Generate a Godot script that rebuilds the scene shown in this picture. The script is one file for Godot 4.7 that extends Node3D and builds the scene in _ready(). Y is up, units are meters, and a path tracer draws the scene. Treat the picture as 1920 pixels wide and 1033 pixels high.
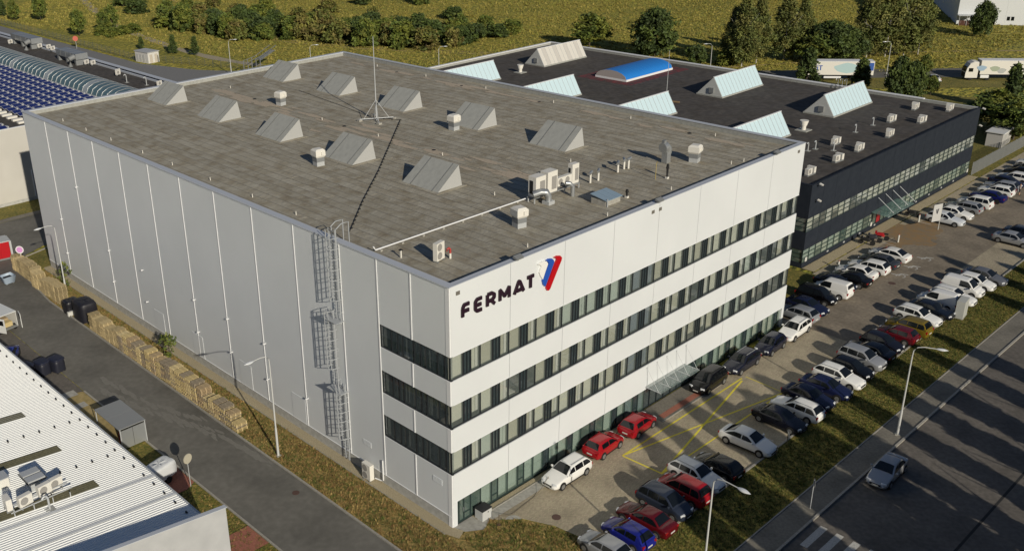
extends Node3D

# ---------------------------------------------------------------- mesh builder
class MB:
	var v := PackedVector3Array()
	var n := PackedVector3Array()
	var c := PackedColorArray()
	var col := Color(1, 1, 1)
	var use_col := false
	func tri(a: Vector3, b: Vector3, d: Vector3) -> void:
		var nn := (b - a).cross(d - a).normalized()
		v.append(a); v.append(d); v.append(b)
		n.append(nn); n.append(nn); n.append(nn)
		if use_col:
			c.append(col); c.append(col); c.append(col)
	func quad(a: Vector3, b: Vector3, d: Vector3, e: Vector3) -> void:
		tri(a, b, d); tri(a, d, e)
	func box(p: Vector3, s: Vector3, b := Basis.IDENTITY) -> void:
		var x := b.x * s.x * 0.5
		var y := b.y * s.y * 0.5
		var z := b.z * s.z * 0.5
		quad(p - x - y + z, p + x - y + z, p + x + y + z, p - x + y + z)
		quad(p + x - y - z, p - x - y - z, p - x + y - z, p + x + y - z)
		quad(p + x - y + z, p + x - y - z, p + x + y - z, p + x + y + z)
		quad(p - x - y - z, p - x - y + z, p - x + y + z, p - x + y - z)
		quad(p - x + y + z, p + x + y + z, p + x + y - z, p - x + y - z)
		quad(p - x - y - z, p + x - y - z, p + x - y + z, p - x - y + z)
	# box given by its two corners
	func bb(a: Vector3, b: Vector3) -> void:
		box((a + b) * 0.5, (b - a).abs())
	func ring(p: Vector3, d: Vector3, r: float, k: int) -> PackedVector3Array:
		var u := d.cross(Vector3.UP if absf(d.y) < 0.9 else Vector3.RIGHT).normalized()
		var w := d.cross(u)
		var o := PackedVector3Array()
		for i in k:
			var a := TAU * i / k
			o.append(p + (u * cos(a) + w * sin(a)) * r)
		return o
	func vt(a: Vector3, na: Vector3) -> void:
		v.append(a); n.append(na)
		if use_col: c.append(col)
	# tapered, capped tube through points, smooth round the side
	func tube(pts: Array, r0: float, r1: float, k := 8, caps := true) -> void:
		var last: PackedVector3Array
		var lastp := Vector3.ZERO
		for i in pts.size():
			var p: Vector3 = pts[i]
			var d: Vector3
			if i == 0: d = pts[1] - pts[0]
			elif i == pts.size() - 1: d = pts[i] - pts[i - 1]
			else: d = pts[i + 1] - pts[i - 1]
			var rr := lerpf(r0, r1, float(i) / (pts.size() - 1))
			var o := ring(p, d.normalized(), rr, k)
			if i > 0:
				for j in k:
					var j2 := (j + 1) % k
					var a := last[j]; var b := last[j2]; var e := o[j2]; var f := o[j]
					var na := (a - lastp).normalized(); var nb := (b - lastp).normalized()
					var ne := (e - p).normalized(); var nf := (f - p).normalized()
					vt(a, na); vt(e, ne); vt(b, nb)
					vt(a, na); vt(f, nf); vt(e, ne)
			if caps and (i == 0 or i == pts.size() - 1):
				for j in range(1, k - 1):
					if i == 0: tri(o[0], o[j + 1], o[j])
					else: tri(o[0], o[j], o[j + 1])
			last = o; lastp = p
	# smooth sheet through a grid of points
	func grid(g: Array, close := false) -> void:
		var rows := g.size()
		var cols: int = g[0].size()
		var nn := []
		for i in rows:
			var r := PackedVector3Array()
			for j in cols:
				var du: Vector3 = g[mini(i + 1, rows - 1)][j] - g[maxi(i - 1, 0)][j]
				var jp := (j + 1) % cols if close else mini(j + 1, cols - 1)
				var jm := (j - 1 + cols) % cols if close else maxi(j - 1, 0)
				var dv: Vector3 = g[i][jp] - g[i][jm]
				r.append(du.cross(dv).normalized())
			nn.append(r)
		for i in rows - 1:
			for j in (cols if close else cols - 1):
				var j2 := (j + 1) % cols
				var a: Vector3 = g[i][j]; var b: Vector3 = g[i + 1][j]; var d: Vector3 = g[i + 1][j2]; var e: Vector3 = g[i][j2]
				vt(a, nn[i][j]); vt(d, nn[i + 1][j2]); vt(b, nn[i + 1][j])
				vt(a, nn[i][j]); vt(e, nn[i][j2]); vt(d, nn[i + 1][j2])
	# flat polygon in x,z at height y, facing up
	func poly(p: PackedVector2Array, y: float) -> void:
		var t := Geometry2D.triangulate_polygon(p)
		for i in range(0, t.size(), 3):
			var a := p[t[i]]; var b := p[t[i + 1]]; var d := p[t[i + 2]]
			var A := Vector3(a.x, y, a.y); var B := Vector3(b.x, y, b.y); var D := Vector3(d.x, y, d.y)
			if (B - A).cross(D - A).y > 0: tri(A, B, D)
			else: tri(A, D, B)
	# polygon in a plane (origin o, axes u and w) pushed out along u x w by depth
	func extrude(p: PackedVector2Array, o: Vector3, u: Vector3, w: Vector3, depth: float) -> void:
		var out := u.cross(w) * depth
		var q := p
		if Geometry2D.is_polygon_clockwise(q):
			q = p.duplicate(); q.reverse()
		var t := Geometry2D.triangulate_polygon(q)
		for i in range(0, t.size(), 3):
			var a := q[t[i]]; var b := q[t[i + 1]]; var d := q[t[i + 2]]
			if (b - a).cross(d - a) < 0:
				var s := b; b = d; d = s
			var A := o + u * a.x + w * a.y; var B := o + u * b.x + w * b.y; var D := o + u * d.x + w * d.y
			tri(A + out, B + out, D + out)
			tri(A, D, B)
		for i in q.size():
			var a := q[i]; var b := q[(i + 1) % q.size()]
			var A := o + u * a.x + w * a.y; var B := o + u * b.x + w * b.y
			quad(A, B, B + out, A + out)
	func mesh() -> ArrayMesh:
		var m := ArrayMesh.new()
		var arr := []
		arr.resize(Mesh.ARRAY_MAX)
		arr[Mesh.ARRAY_VERTEX] = v
		arr[Mesh.ARRAY_NORMAL] = n
		if use_col: arr[Mesh.ARRAY_COLOR] = c
		m.add_surface_from_arrays(Mesh.PRIMITIVE_TRIANGLES, arr)
		return m

# ---------------------------------------------------------------- nodes
var taken := {}
func numbered(n: String) -> String:
	if not taken.has(n):
		taken[n] = 0
		return n
	taken[n] += 1
	return "%s_%03d" % [n, taken[n]]
func thing(called: String, label: String, category: String, at := Vector3.ZERO, turn := 0.0, group := "") -> Node3D:
	var o := Node3D.new()
	o.name = numbered(called)
	add_child(o)
	o.position = at; o.rotation.y = turn
	tag(o, label, category, group)
	return o
func tag(o: Node, label: String, category: String, group := "") -> void:
	o.set_meta("label", label); o.set_meta("category", category)
	if group != "": o.set_meta("group", group)
func part(parent: Node, called: String, m: Mesh, material: Material, at := Vector3.ZERO, turn := 0.0) -> MeshInstance3D:
	var o := MeshInstance3D.new()
	o.name = called
	o.mesh = m
	o.material_override = material
	parent.add_child(o, true)
	o.position = at; o.rotation.y = turn
	return o
func solo(called: String, m: Mesh, material: Material, label: String, category: String, at := Vector3.ZERO, turn := 0.0, group := "") -> MeshInstance3D:
	var o := MeshInstance3D.new()
	o.name = numbered(called)
	o.mesh = m
	o.material_override = material
	add_child(o)
	o.position = at; o.rotation.y = turn
	tag(o, label, category, group)
	return o
func setting(called: String, m: Mesh, material: Material) -> MeshInstance3D:
	var o := MeshInstance3D.new()
	o.name = numbered(called)
	o.mesh = m
	o.material_override = material
	add_child(o)
	o.set_meta("kind", "structure")
	return o
func sheet(called: String, pts: Array, y: float, material: Material) -> MeshInstance3D:
	var mb := MB.new()
	mb.poly(PackedVector2Array(pts), y)
	return setting(called, mb.mesh(), material)
func rect(x0: float, z0: float, x1: float, z1: float) -> Array:
	return [Vector2(x0, z0), Vector2(x1, z0), Vector2(x1, z1), Vector2(x0, z1)]
func boxm(s: Vector3, lift := true) -> ArrayMesh:
	var key := "box%.3f_%.3f_%.3f%s" % [s.x, s.y, s.z, lift]
	if not cache.has(key):
		var mb := MB.new()
		mb.box(Vector3(0, s.y * 0.5 if lift else 0.0, 0), s)
		cache[key] = mb.mesh()
	return cache[key]
var cache := {}

# ---------------------------------------------------------------- materials (linear colours)
func lin(r: float, g: float, b: float) -> Color:
	return Color(r, g, b).linear_to_srgb()
func M(r: float, g: float, b: float, rough := 0.8, metal := 0.0) -> StandardMaterial3D:
	var key := "m%.3f_%.3f_%.3f_%.2f_%.2f" % [r, g, b, rough, metal]
	if cache.has(key): return cache[key]
	var m := StandardMaterial3D.new()
	m.albedo_color = lin(r, g, b)
	m.roughness = rough
	m.metallic = metal
	cache[key] = m
	return m
func vcol(rough := 0.9) -> StandardMaterial3D:
	var m := StandardMaterial3D.new()
	m.vertex_color_use_as_albedo = true
	m.roughness = rough
	return m
# tileable noise picture; stops = [position, linear colour] pairs; fine adds grain
func noise_tex(sd: int, freq: float, oct: int, size: int, stops: Array, fine := 0.0) -> ImageTexture:
	var f := FastNoiseLite.new()
	f.seed = sd; f.frequency = freq; f.fractal_octaves = oct
	f.noise_type = FastNoiseLite.TYPE_SIMPLEX_SMOOTH
	var d := f.get_seamless_image(size, size, false, false, 0.15, true).get_data()
	var rng := RandomNumberGenerator.new()
	rng.seed = sd
	var lr := PackedByteArray(); lr.resize(256)
	var lg := lr.duplicate(); var lb := lr.duplicate()
	for i in 256:
		var t := i / 255.0
		var c: Color = stops[0][1]
		for k in stops.size() - 1:
			if t >= stops[k][0]:
				var u := clampf((t - stops[k][0]) / (stops[k + 1][0] - stops[k][0]), 0, 1)
				c = (stops[k][1] as Color).lerp(stops[k + 1][1], u)
		c = c.linear_to_srgb()
		lr[i] = c.r8; lg[i] = c.g8; lb[i] = c.b8
	var o := PackedByteArray()
	o.resize(size * size * 3)
	var w := int(fine * 255)
	for i in size * size:
		var q := d[i]
		if w > 0: q = clampi(q + rng.randi_range(-w, w), 0, 255)
		o[i * 3] = lr[q]; o[i * 3 + 1] = lg[q]; o[i * 3 + 2] = lb[q]
	return ImageTexture.create_from_image(Image.create_from_data(size, size, false, Image.FORMAT_RGB8, o))
func bump_tex(sd: int, freq: float, oct: int, size: int, strength: float) -> ImageTexture:
	var f := FastNoiseLite.new()
	f.seed = sd; f.frequency = freq; f.fractal_octaves = oct
	var im := f.get_seamless_image(size, size, false, false, 0.15, true)
	im.convert(Image.FORMAT_RGBA8)
	im.bump_map_to_normal_map(strength)
	return ImageTexture.create_from_image(im)
func G(x: float) -> Color:
	return Color(x, x, x)
# ground-like material: fine pattern tex over metres, multiplied by a coarse one
func MT(tex: Texture2D, metres: float, rough := 0.9, coarse: Texture2D = null, coarse_m := 60.0, bump: Texture2D = null, bump_s := 1.0) -> StandardMaterial3D:
	var m := StandardMaterial3D.new()
	m.albedo_texture = tex
	m.uv1_triplanar = true
	m.uv1_world_triplanar = true
	m.uv1_scale = Vector3.ONE / metres
	m.roughness = rough
	if coarse:
		m.detail_enabled = true
		m.detail_blend_mode = BaseMaterial3D.BLEND_MODE_MUL
		m.detail_albedo = coarse
		m.detail_uv_layer = BaseMaterial3D.DETAIL_UV_2
		m.uv2_triplanar = true
		m.uv2_world_triplanar = true
		m.uv2_scale = Vector3.ONE / coarse_m
	if bump:
		m.normal_enabled = true
		m.normal_texture = bump
		m.normal_scale = bump_s
	return m
func glass(r: float, g: float, b: float, a: float, rough := 0.02) -> StandardMaterial3D:
	var m := StandardMaterial3D.new()
	var c := lin(r, g, b)
	c.a = a
	m.albedo_color = c
	m.transparency = BaseMaterial3D.TRANSPARENCY_ALPHA
	m.roughness = rough
	m.metallic_specular = 0.6
	return m
var K := {}
func make_materials() -> void:
	var patch := noise_tex(3, 0.012, 5, 512, [[0.0, G(0.62)], [0.45, G(0.9)], [0.7, G(1.0)], [1.0, G(1.0)]])
	var blotch := noise_tex(5, 0.02, 4, 512, [[0.0, Color(0.72, 0.66, 0.58)], [0.35, Color(0.9, 0.88, 0.84)], [0.6, G(1.0)], [1.0, G(1.0)]])
	K.white = MT(noise_tex(11, 0.006, 4, 256, [[0.0, Color(0.655, 0.682, 0.698)], [0.6, Color(0.685, 0.712, 0.728)], [1.0, Color(0.705, 0.732, 0.748)]], 0.03), 17.0, 0.55)
	K.clads = [K.white, K.white, K.white]
	K.clad = K.clads[1]
	K.strip = M(0.78, 0.79, 0.80, 0.45)
	K.coping = M(0.50, 0.53, 0.58, 0.4)
	K.plinth = MT(noise_tex(13, 0.03, 4, 256, [[0.0, Color(0.34, 0.34, 0.32)], [1.0, Color(0.50, 0.50, 0.47)]], 0.05), 5.0)
	K.conc = MT(noise_tex(14, 0.03, 4, 256, [[0.0, Color(0.28, 0.27, 0.24)], [1.0, Color(0.42, 0.41, 0.37)]], 0.08), 4.0)
	K.kerb = MT(noise_tex(15, 0.05, 3, 128, [[0.0, Color(0.255, 0.238, 0.204)], [1.0, Color(0.374, 0.357, 0.315)]], 0.1), 2.0)
	var bt := noise_tex(16, 0.012, 5, 512, [[0.0, Color(0.265, 0.235, 0.175)], [0.35, Color(0.335, 0.315, 0.255)], [0.7, Color(0.372, 0.355, 0.295)], [1.0, Color(0.42, 0.405, 0.34)]], 0.10)
	var bb := bump_tex(17, 0.05, 4, 512, 3.0)
	K.roof = []
	for i in 4:
		var m := MT(bt, 11.0 + i * 1.7, 0.92, blotch, 23.0 + 4 * i, bb, 0.4)
		var s := 0.93 + 0.035 * i
		m.albedo_color = lin(s * 0.99, s * 0.965, s * 0.94)
		K.roof.append(m)
	K.membrane = MT(noise_tex(18, 0.03, 4, 256, [[0.0, Color(0.299, 0.305, 0.286)], [1.0, Color(0.391, 0.397, 0.369)]], 0.06), 5.0)
	K.seam = M(0.20, 0.205, 0.20, 0.9)
	var dr := noise_tex(19, 0.02, 5, 512, [[0.0, Color(0.042, 0.038, 0.035)], [0.5, Color(0.064, 0.057, 0.052)], [1.0, Color(0.095, 0.083, 0.072)]], 0.12)
	K.darkroof = MT(dr, 13.0, 0.92, blotch, 37.0)
	K.darkclad = MT(noise_tex(20, 0.02, 3, 256, [[0.0, Color(0.022, 0.027, 0.037)], [1.0, Color(0.029, 0.035, 0.046)]], 0.05), 6.0, 0.7)
	K.darkclad.metallic_specular = 0.2
	K.darkline = M(0.014, 0.017, 0.025, 0.6)
	K.frame = M(0.016, 0.02, 0.024, 0.4)
	K.gframe = M(0.02, 0.035, 0.035, 0.4)
	K.pane = glass(0.30, 0.36, 0.34, 0.16)
	K.panedark = glass(0.07, 0.10, 0.11, 0.34)
	K.panegreen = glass(0.20, 0.30, 0.26, 0.22)
	K.blind = M(0.44, 0.44, 0.34, 0.9)
	K.blind2 = M(0.58, 0.60, 0.50, 0.9)
	K.blindg = M(0.44, 0.52, 0.46, 0.9)
	K.blindb = M(0.14, 0.18, 0.22, 0.9)
	K.slat = M(0.30, 0.33, 0.31, 0.9)
	K.curtain = M(0.62, 0.64, 0.58, 0.9)
	K.room = M(0.13, 0.125, 0.115, 0.95)
	K.roomfloor = M(0.22, 0.21, 0.185, 0.95)
	# ground
	var asph := noise_tex(21, 0.02, 5, 512, [[0.0, Color(0.132, 0.126, 0.110)], [0.5, Color(0.150, 0.143, 0.125)], [1.0, Color(0.175, 0.167, 0.146)]], 0.2)
	K.asphalt = MT(asph, 9.0, 0.93, patch, 47.0)
	K.asphalt2 = MT(noise_tex(22, 0.03, 5, 512, [[0.0, Color(0.100, 0.089, 0.077)], [0.5, Color(0.131, 0.117, 0.102)], [1.0, Color(0.169, 0.151, 0.130)]], 0.15), 8.0, 0.93, patch, 31.0)
	K.bay = MT(noise_tex(23, 0.03, 5, 512, [[0.0, Color(0.173, 0.145, 0.107)], [0.5, Color(0.227, 0.190, 0.143)], [1.0, Color(0.292, 0.246, 0.180)]], 0.15), 8.0, 0.93, patch, 31.0)
	K.paver = MT(paver_tex(), 3.2, 0.92, patch, 41.0)
	K.walk = MT(noise_tex(24, 0.05, 4, 256, [[0.0, Color(0.150, 0.138, 0.114)], [1.0, Color(0.237, 0.219, 0.180)]], 0.15), 4.0, 0.92, patch, 19.0)
	K.redpave = MT(noise_tex(25, 0.06, 4, 256, [[0.0, Color(0.240, 0.087, 0.058)], [1.0, Color(0.375, 0.147, 0.098)]], 0.15), 3.0)
	K.rust = MT(noise_tex(26, 0.03, 5, 256, [[0.0, Color(0.20, 0.165, 0.12)], [0.4, Color(0.235, 0.165, 0.09)], [1.0, Color(0.275, 0.165, 0.07)]], 0.14), 9.0)
	K.dust = MT(noise_tex(27, 0.04, 4, 256, [[0.0, Color(0.158, 0.151, 0.132)], [1.0, Color(0.190, 0.182, 0.160)]], 0.2), 5.0)
	var tuft := bump_tex(27, 0.06, 4, 512, 6.0)
	var gcoarse := noise_tex(30, 0.014, 5, 512, [[0.0, Color(0.62, 0.66, 0.55)], [0.4, Color(0.85, 0.86, 0.8)], [0.65, Color(1.0, 0.98, 0.92)], [1.0, Color(1.0, 0.9, 0.7)]])
	K.dry = MT(noise_tex(28, 0.035, 5, 512, [[0.0, Color(0.122, 0.144, 0.030)], [0.35, Color(0.245, 0.194, 0.058)], [0.6, Color(0.326, 0.228, 0.080)], [1.0, Color(0.488, 0.361, 0.138)]], 0.16), 6.0, 0.95, gcoarse, 17.0, tuft, 1.0)
	K.lawn = MT(noise_tex(29, 0.03, 5, 512, [[0.0, Color(0.083, 0.097, 0.016)], [0.4, Color(0.154, 0.151, 0.026)], [0.65, Color(0.237, 0.186, 0.040)], [1.0, Color(0.341, 0.254, 0.070)]], 0.14), 7.0, 0.95, gcoarse, 23.0, tuft, 1.0)
	K.field = MT(noise_tex(31, 0.02, 6, 1024, [[0.0, Color(0.137, 0.156, 0.021)], [0.4, Color(0.268, 0.251, 0.034)], [0.65, Color(0.379, 0.323, 0.046)], [1.0, Color(0.523, 0.429, 0.081)]], 0.10), 42.0, 0.95, gcoarse, 170.0, tuft, 1.0)
	K.gravel = MT(noise_tex(32, 0.12, 3, 256, [[0.0, Color(0.208, 0.169, 0.100)], [0.5, Color(0.416, 0.351, 0.225)], [1.0, Color(0.650, 0.572, 0.400)]], 0.2), 2.5, 0.95, null, 60.0, tuft, 1.5)
	K.dirt = MT(noise_tex(33, 0.04, 4, 256, [[0.0, Color(0.240, 0.188, 0.072)], [1.0, Color(0.416, 0.315, 0.143)]], 0.15), 7.0)
	K.track = MT(noise_tex(34, 0.04, 4, 256, [[0.0, Color(0.272, 0.232, 0.156)], [1.0, Color(0.432, 0.375, 0.260)]], 0.15), 6.0)
	K.yellow = MT(noise_tex(35, 0.05, 4, 256, [[0.0, Color(0.48, 0.42, 0.09)], [0.3, Color(0.66, 0.56, 0.06)], [1.0, Color(0.72, 0.61, 0.06)]], 0.15), 2.0)
	K.paint = MT(noise_tex(36, 0.05, 4, 256, [[0.0, Color(0.22, 0.21, 0.19)], [0.3, Color(0.42, 0.41, 0.38)], [1.0, Color(0.55, 0.54, 0.5)]], 0.2), 2.0)
	# things
	K.galv = M(0.42, 0.44, 0.45, 0.38, 0.6)
	K.steel = M(0.50, 0.52, 0.53, 0.45, 0.2)
	K.lampgrey = M(0.52, 0.53, 0.52, 0.5)
	K.acwhite = M(0.72, 0.70, 0.64, 0.5)
	K.acgrille = M(0.30, 0.29, 0.27, 0.7)
	K.black = M(0.012, 0.012, 0.013, 0.6)
	K.rubber = M(0.014, 0.014, 0.014, 0.85)
	K.rim = M(0.38, 0.39, 0.40, 0.35, 0.7)
	K.autoglass = M(0.006, 0.008, 0.010, 0.06)
	K.lens = M(0.62, 0.64, 0.66, 0.12)
	K.red = M(0.30, 0.008, 0.010, 0.2)
	K.platew = M(0.6, 0.6, 0.56, 0.5)
	K.grey = M(0.20, 0.21, 0.215, 0.6)
	K.bark = M(0.075, 0.060, 0.045, 0.95)
	K.leaf = leafmat()
	K.wood = []
	for i in 4:
		var wcol: Color = [Color(0.55, 0.44, 0.22), Color(0.42, 0.32, 0.19), Color(0.60, 0.49, 0.27), Color(0.30, 0.25, 0.18)][i]
		K.wood.append(MT(noise_tex(40 + i, 0.08, 3, 128, [[0.0, wcol * 0.72], [1.0, wcol * 1.12]], 0.12), 1.3, 0.9))
	K.solar = M(0.012, 0.022, 0.135, 0.12)
	K.alu = M(0.55, 0.56, 0.58, 0.4, 0.3)
	K.corr = M(0.84, 0.85, 0.83, 0.45)
	K.wire = M(0.10, 0.11, 0.10, 0.7)
	K.wire2 = M(0.26, 0.27, 0.26, 0.6)
func leafmat() -> StandardMaterial3D:
	var m := vcol(0.75)
	m.backlight = Color(0.25, 0.3, 0.08)
	return m
# small running-bond concrete blocks, seen from far above
func paver_tex() -> ImageTexture:
	var s := 512
	var im := Image.create(s, s, false, Image.FORMAT_RGB8)
	var rng := RandomNumberGenerator.new()
	rng.seed = 77
	var base := Color(0.40, 0.345, 0.245)
	im.fill((base * 0.62).linear_to_srgb())
	for r in 32:
		for k in 16:
			var t := rng.randf_range(0.84, 1.14)
			var cc := Color(base.r * t, base.g * t * rng.randf_range(0.97, 1.03), base.b * t)
			var x := (k * 32 + (16 if r % 2 else 0)) % s
			im.fill_rect(Rect2i(x, r * 16, mini(30, s - x), 14), cc.linear_to_srgb())
			if x + 30 > s: im.fill_rect(Rect2i(0, r * 16, x + 30 - s, 14), cc.linear_to_srgb())
	return ImageTexture.create_from_image(im)
func more_materials() -> void:
	K.polyc = M(0.56, 0.72, 0.78, 0.18)
	K.gable = M(0.52, 0.53, 0.51, 0.7)
	K.vaultglass = M(0.085, 0.15, 0.18, 0.3)
func last_materials() -> void:
	K.silt = MT(noise_tex(64, 0.04, 4, 256, [[0.0, Color(0.36, 0.31, 0.24)], [0.5, Color(0.43, 0.36, 0.27)], [1.0, Color(0.50, 0.42, 0.32)]], 0.12), 3.0)
	K.lap = M(0.215, 0.20, 0.17, 0.9)
	K.zinc = M(0.38, 0.40, 0.42, 0.5)
	K.wedgeend = M(0.40, 0.405, 0.395, 0.85)
	K.oldplastic = MT(noise_tex(62, 0.05, 4, 128, [[0.0, Color(0.10, 0.095, 0.05)], [1.0, Color(0.21, 0.19, 0.11)]], 0.15), 2.0, 0.6)
	K.flash = M(0.66, 0.68, 0.69, 0.45)
	K.endwall = MT(noise_tex(63, 0.02, 4, 256, [[0.0, Color(0.40, 0.41, 0.425)], [1.0, Color(0.47, 0.48, 0.495)]], 0.04), 8.0)
var rng := RandomNumberGenerator.new()
func _ready() -> void:
	rng.seed = 2024
	# camera: 47 m up beside the yard, shifted lens (the photograph is a crop)
	var cam := Camera3D.new()
	cam.name = "camera"
	add_child(cam)
	cam.position = Vector3(-41.73346, 46.91876, 43.93468)
	cam.basis = Basis(Vector3.UP, -0.7298) * Basis(Vector3.RIGHT, -0.40416) * Basis(Vector3.BACK, -0.02763)
	cam.near = 1.0
	cam.far = 3000.0
	cam.projection = Camera3D.PROJECTION_FRUSTUM
	cam.size = 1033.0 / 1851.8425
	cam.frustum_offset = Vector2(169.75143, -8.25934) / 1851.8425
	cam.current = true
	# sky, sun, exposure
	var env := Environment.new()
	env.background_mode = Environment.BG_SKY
	var sm := ProceduralSkyMaterial.new()
	sm.sky_top_color = lin(0.13, 0.22, 0.42)
	sm.sky_horizon_color = lin(0.48, 0.54, 0.60)
	sm.sky_curve = 0.15
	sm.ground_bottom_color = lin(0.08, 0.08, 0.06)
	sm.ground_horizon_color = lin(0.30, 0.34, 0.38)
	sm.energy_multiplier = 0.37
	var sky := Sky.new()
	sky.sky_material = sm
	env.sky = sky
	env.tonemap_mode = Environment.TONE_MAPPER_LINEAR
	env.tonemap_exposure = 0.95
	env.sdfgi_enabled = true
	env.ssao_enabled = true
	env.ssil_enabled = true
	var we := WorldEnvironment.new()
	we.name = "world_environment"
	we.environment = env
	add_child(we)
	var sun := DirectionalLight3D.new()
	sun.name = "sun"
	sun.light_energy = 1.3
	sun.light_color = Color(1.0, 0.962, 0.89)
	sun.light_angular_distance = 0.5
	sun.shadow_enabled = true
	add_child(sun)
	var el := deg_to_rad(23.3)
	var az := deg_to_rad(17.0)
	var towards := Vector3(-sin(az) * cos(el), sin(el), cos(az) * cos(el))
	sun.basis = Basis.looking_at(-towards, Vector3.UP)

	make_materials()
	more_materials()
	last_materials()
	make_ground()
	make_office()
	make_dark_building()
	make_solar_building()
	make_white_shed()
	make_far_hall()
	make_roof_things()
	make_yard_things()
	make_cars()
	make_trees()
	make_tufts()

# ---------------------------------------------------------------- ground
func kerb(pts: Array, w := 0.16, h := 0.12) -> void:
	var mb := MB.new()
	for i in pts.size() - 1:
		var a: Vector2 = pts[i]
		var b: Vector2 = pts[i + 1]
		var d := (b - a).normalized()
		var l := a.distance_to(b)
		var n := maxi(1, roundi(l / 1.0))
		if l > 150: n = roundi(l / 4.0)
		for k in n:
			var p := a + d * (l * (k + 0.5) / n)
			mb.box(Vector3(p.x, h * 0.5 - 0.03 + 0.004 * (k % 3), p.y), Vector3(l / n - 0.02, h + 0.06, w), Basis(Vector3.UP, -d.angle()))
	setting("kerb", mb.mesh(), K.kerb)
func stripe(a: Vector2, b: Vector2, w: float, y: float, m: Material) -> void:
	var d := (b - a).normalized()
	var q := Vector2(-d.y, d.x) * w * 0.5
	sheet("pavement_marking", [a + q, b + q, b - q, a - q], y, m)
func v2(a: Array) -> Array:
	var o := []
	for i in range(0, a.size(), 2): o.append(Vector2(a[i], a[i + 1]))
	return o
func make_ground() -> void:
	sheet("ground", rect(-600, -900, 1100, 500), -0.03, K.field)
	# yard drive and cross road at its far end
	sheet("yard_drive", v2([-10.9, 40, -10.9, -58, -14, -66, -60, -72, -60, -93, 30, -93, 30, -82, 2, -80, -2.5, -77.5, -3.4, -75, -4.7, -62, -4.7, 40]), 0.004, K.asphalt)
	sheet("concrete_apron", v2([-10.95, -58, -10.95, -39.5, -13.2, -38.5, -40, -45, -40, -70, -14, -66]), 0.008, K.asphalt2)
	sheet("dry_verge", v2([-4.6, 30, -4.6, -62, -3.3, -75, -2.4, -77.3, 0.3, -78.5, 0.3, -72.6, 0, -72.6, 0, 30]), 0.02, K.dry)
	sheet("verge_lawn", v2([-3.2, -75, -2.4, -77.2, 3, -79, 3, -72.7, -1.2, -71.5]), 0.03, K.lawn)
	sheet("gravel_strip", v2([-0.95, -72.5, -0.02, -72.5, -0.02, 0, 0.3, 0.9, -0.6, 1.3, -0.95, 0.2]), 0.05, K.gravel)
	kerb(v2([-1.0, -72, -1.0, 0.2]), 0.06, 0.07)
	kerb(v2([-4.65, 30, -4.65, -62, -3.35, -75, -2.4, -77.3, 3, -79.2]))
	kerb(v2([-10.9, 30, -10.9, -33, -10.95, -39.4]))
	sheet("yard_lawn", rect(-22, -39, -10.98, 12), 0.02, K.lawn)
	sheet("yard_soil", v2([-16.5, -41, -11.05, -39.5, -11.05, -28.2, -16.5, -28.2]), 0.04, K.dirt)
	sheet("red_path", v2([-12.5, -22.6, -11.02, -22.6, -11.02, -18.9, -11.9, -18.4, -14.5, -18.4, -14.5, -22.6]), 0.05, K.redpave)
	sheet("red_path", rect(-16, -11.0, -11.02, -8.2), 0.05, K.redpave)
	sheet("stepping_slab", rect(-13.2, -40.4, -11.6, -39.2), 0.06, K.conc)
	sheet("stepping_slab", rect(-13.0, -37.6, -11.8, -36.6), 0.06, K.conc)
	# strip before the solar roof hall
	sheet("far_lawn", rect(-60, -99.7, 30, -94.5), 0.02, K.lawn)
	sheet("far_pavement", rect(-60, -94.4, 30, -93), 0.03, K.walk)
	sheet("far_pavement", v2([4.6, -84, 9, -84, 9, -80, 4, -80]), 0.03, K.walk)
	# car park
	sheet("car_park", v2([2.6, 1.25, 4.5, 2.9, 5.6, 5.2, 6.6, 11.38, 150, 11.38, 150, -4.3, 62.8, -4.3, 62.8, -3.0, 48.6, -3.0, 48.6, 0.65, 11.0, 0.65]), 0.004, K.paver)
	sheet("concrete_walk", v2([0.05, 0.02, 0.3, 1.0, 1.5, 1.8, 2.6, 1.45, 11.0, 1.45, 11.0, 0.62, 2.0, 0.62, 2.0, 0.02]), 0.02, K.conc)
	sheet("gravel_strip", rect(2.0, 0.05, 23.4, 0.55), 0.03, K.gravel)
	kerb(v2([2.0, 0.59, 23.4, 0.59]), 0.06, 0.08)
	sheet("entrance_paving", rect(23.4, 0.05, 33.2, 2.3), 0.02, K.walk)
	sheet("red_paving", rect(24.0, 1.5, 32.0, 2.1), 0.026, K.redpave)
	kerb(v2([23.4, 2.36, 33.4, 2.36]), 0.1, 0.05)
	sheet("asphalt_bay", rect(49.3, -2.6, 150, 7.2), 0.008, K.bay)
	sheet("corner_lawn", rect(48.3, -14, 62.6, -3.05), 0.02, K.lawn)
	sheet("corner_lawn", v2([0.3, 1.0, 1.5, 1.85, 2.6, 1.3, 4.4, 2.9, 5.5, 5.2, 6.4, 11.2, 8, 12, 8, 30, -0.2, 30, -0.6, 1.3]), 0.028, K.dry)
	sheet("gravel_strip", rect(63.4, -5.9, 113, -4.4), 0.05, K.gravel)
	var rr := RandomNumberGenerator.new()
	rr.seed = 8
	var stain := MB.new()
	for i in 26:
		var c := Vector2(83.2 + rr.randfn() * 2.3, -1.2 + rr.randfn() * 1.3)
		var pg := PackedVector2Array()
		var rad := rr.randf_range(0.5, 1.7)
		for k in 13: pg.append(c + Vector2(cos(TAU * k / 13) * 1.3, sin(TAU * k / 13)) * rad * rr.randf_range(0.6, 1.15))
		stain.poly(pg, 0.012 + i * 0.0004)
	setting("rusty_ground", stain.mesh(), K.rust)
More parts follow.
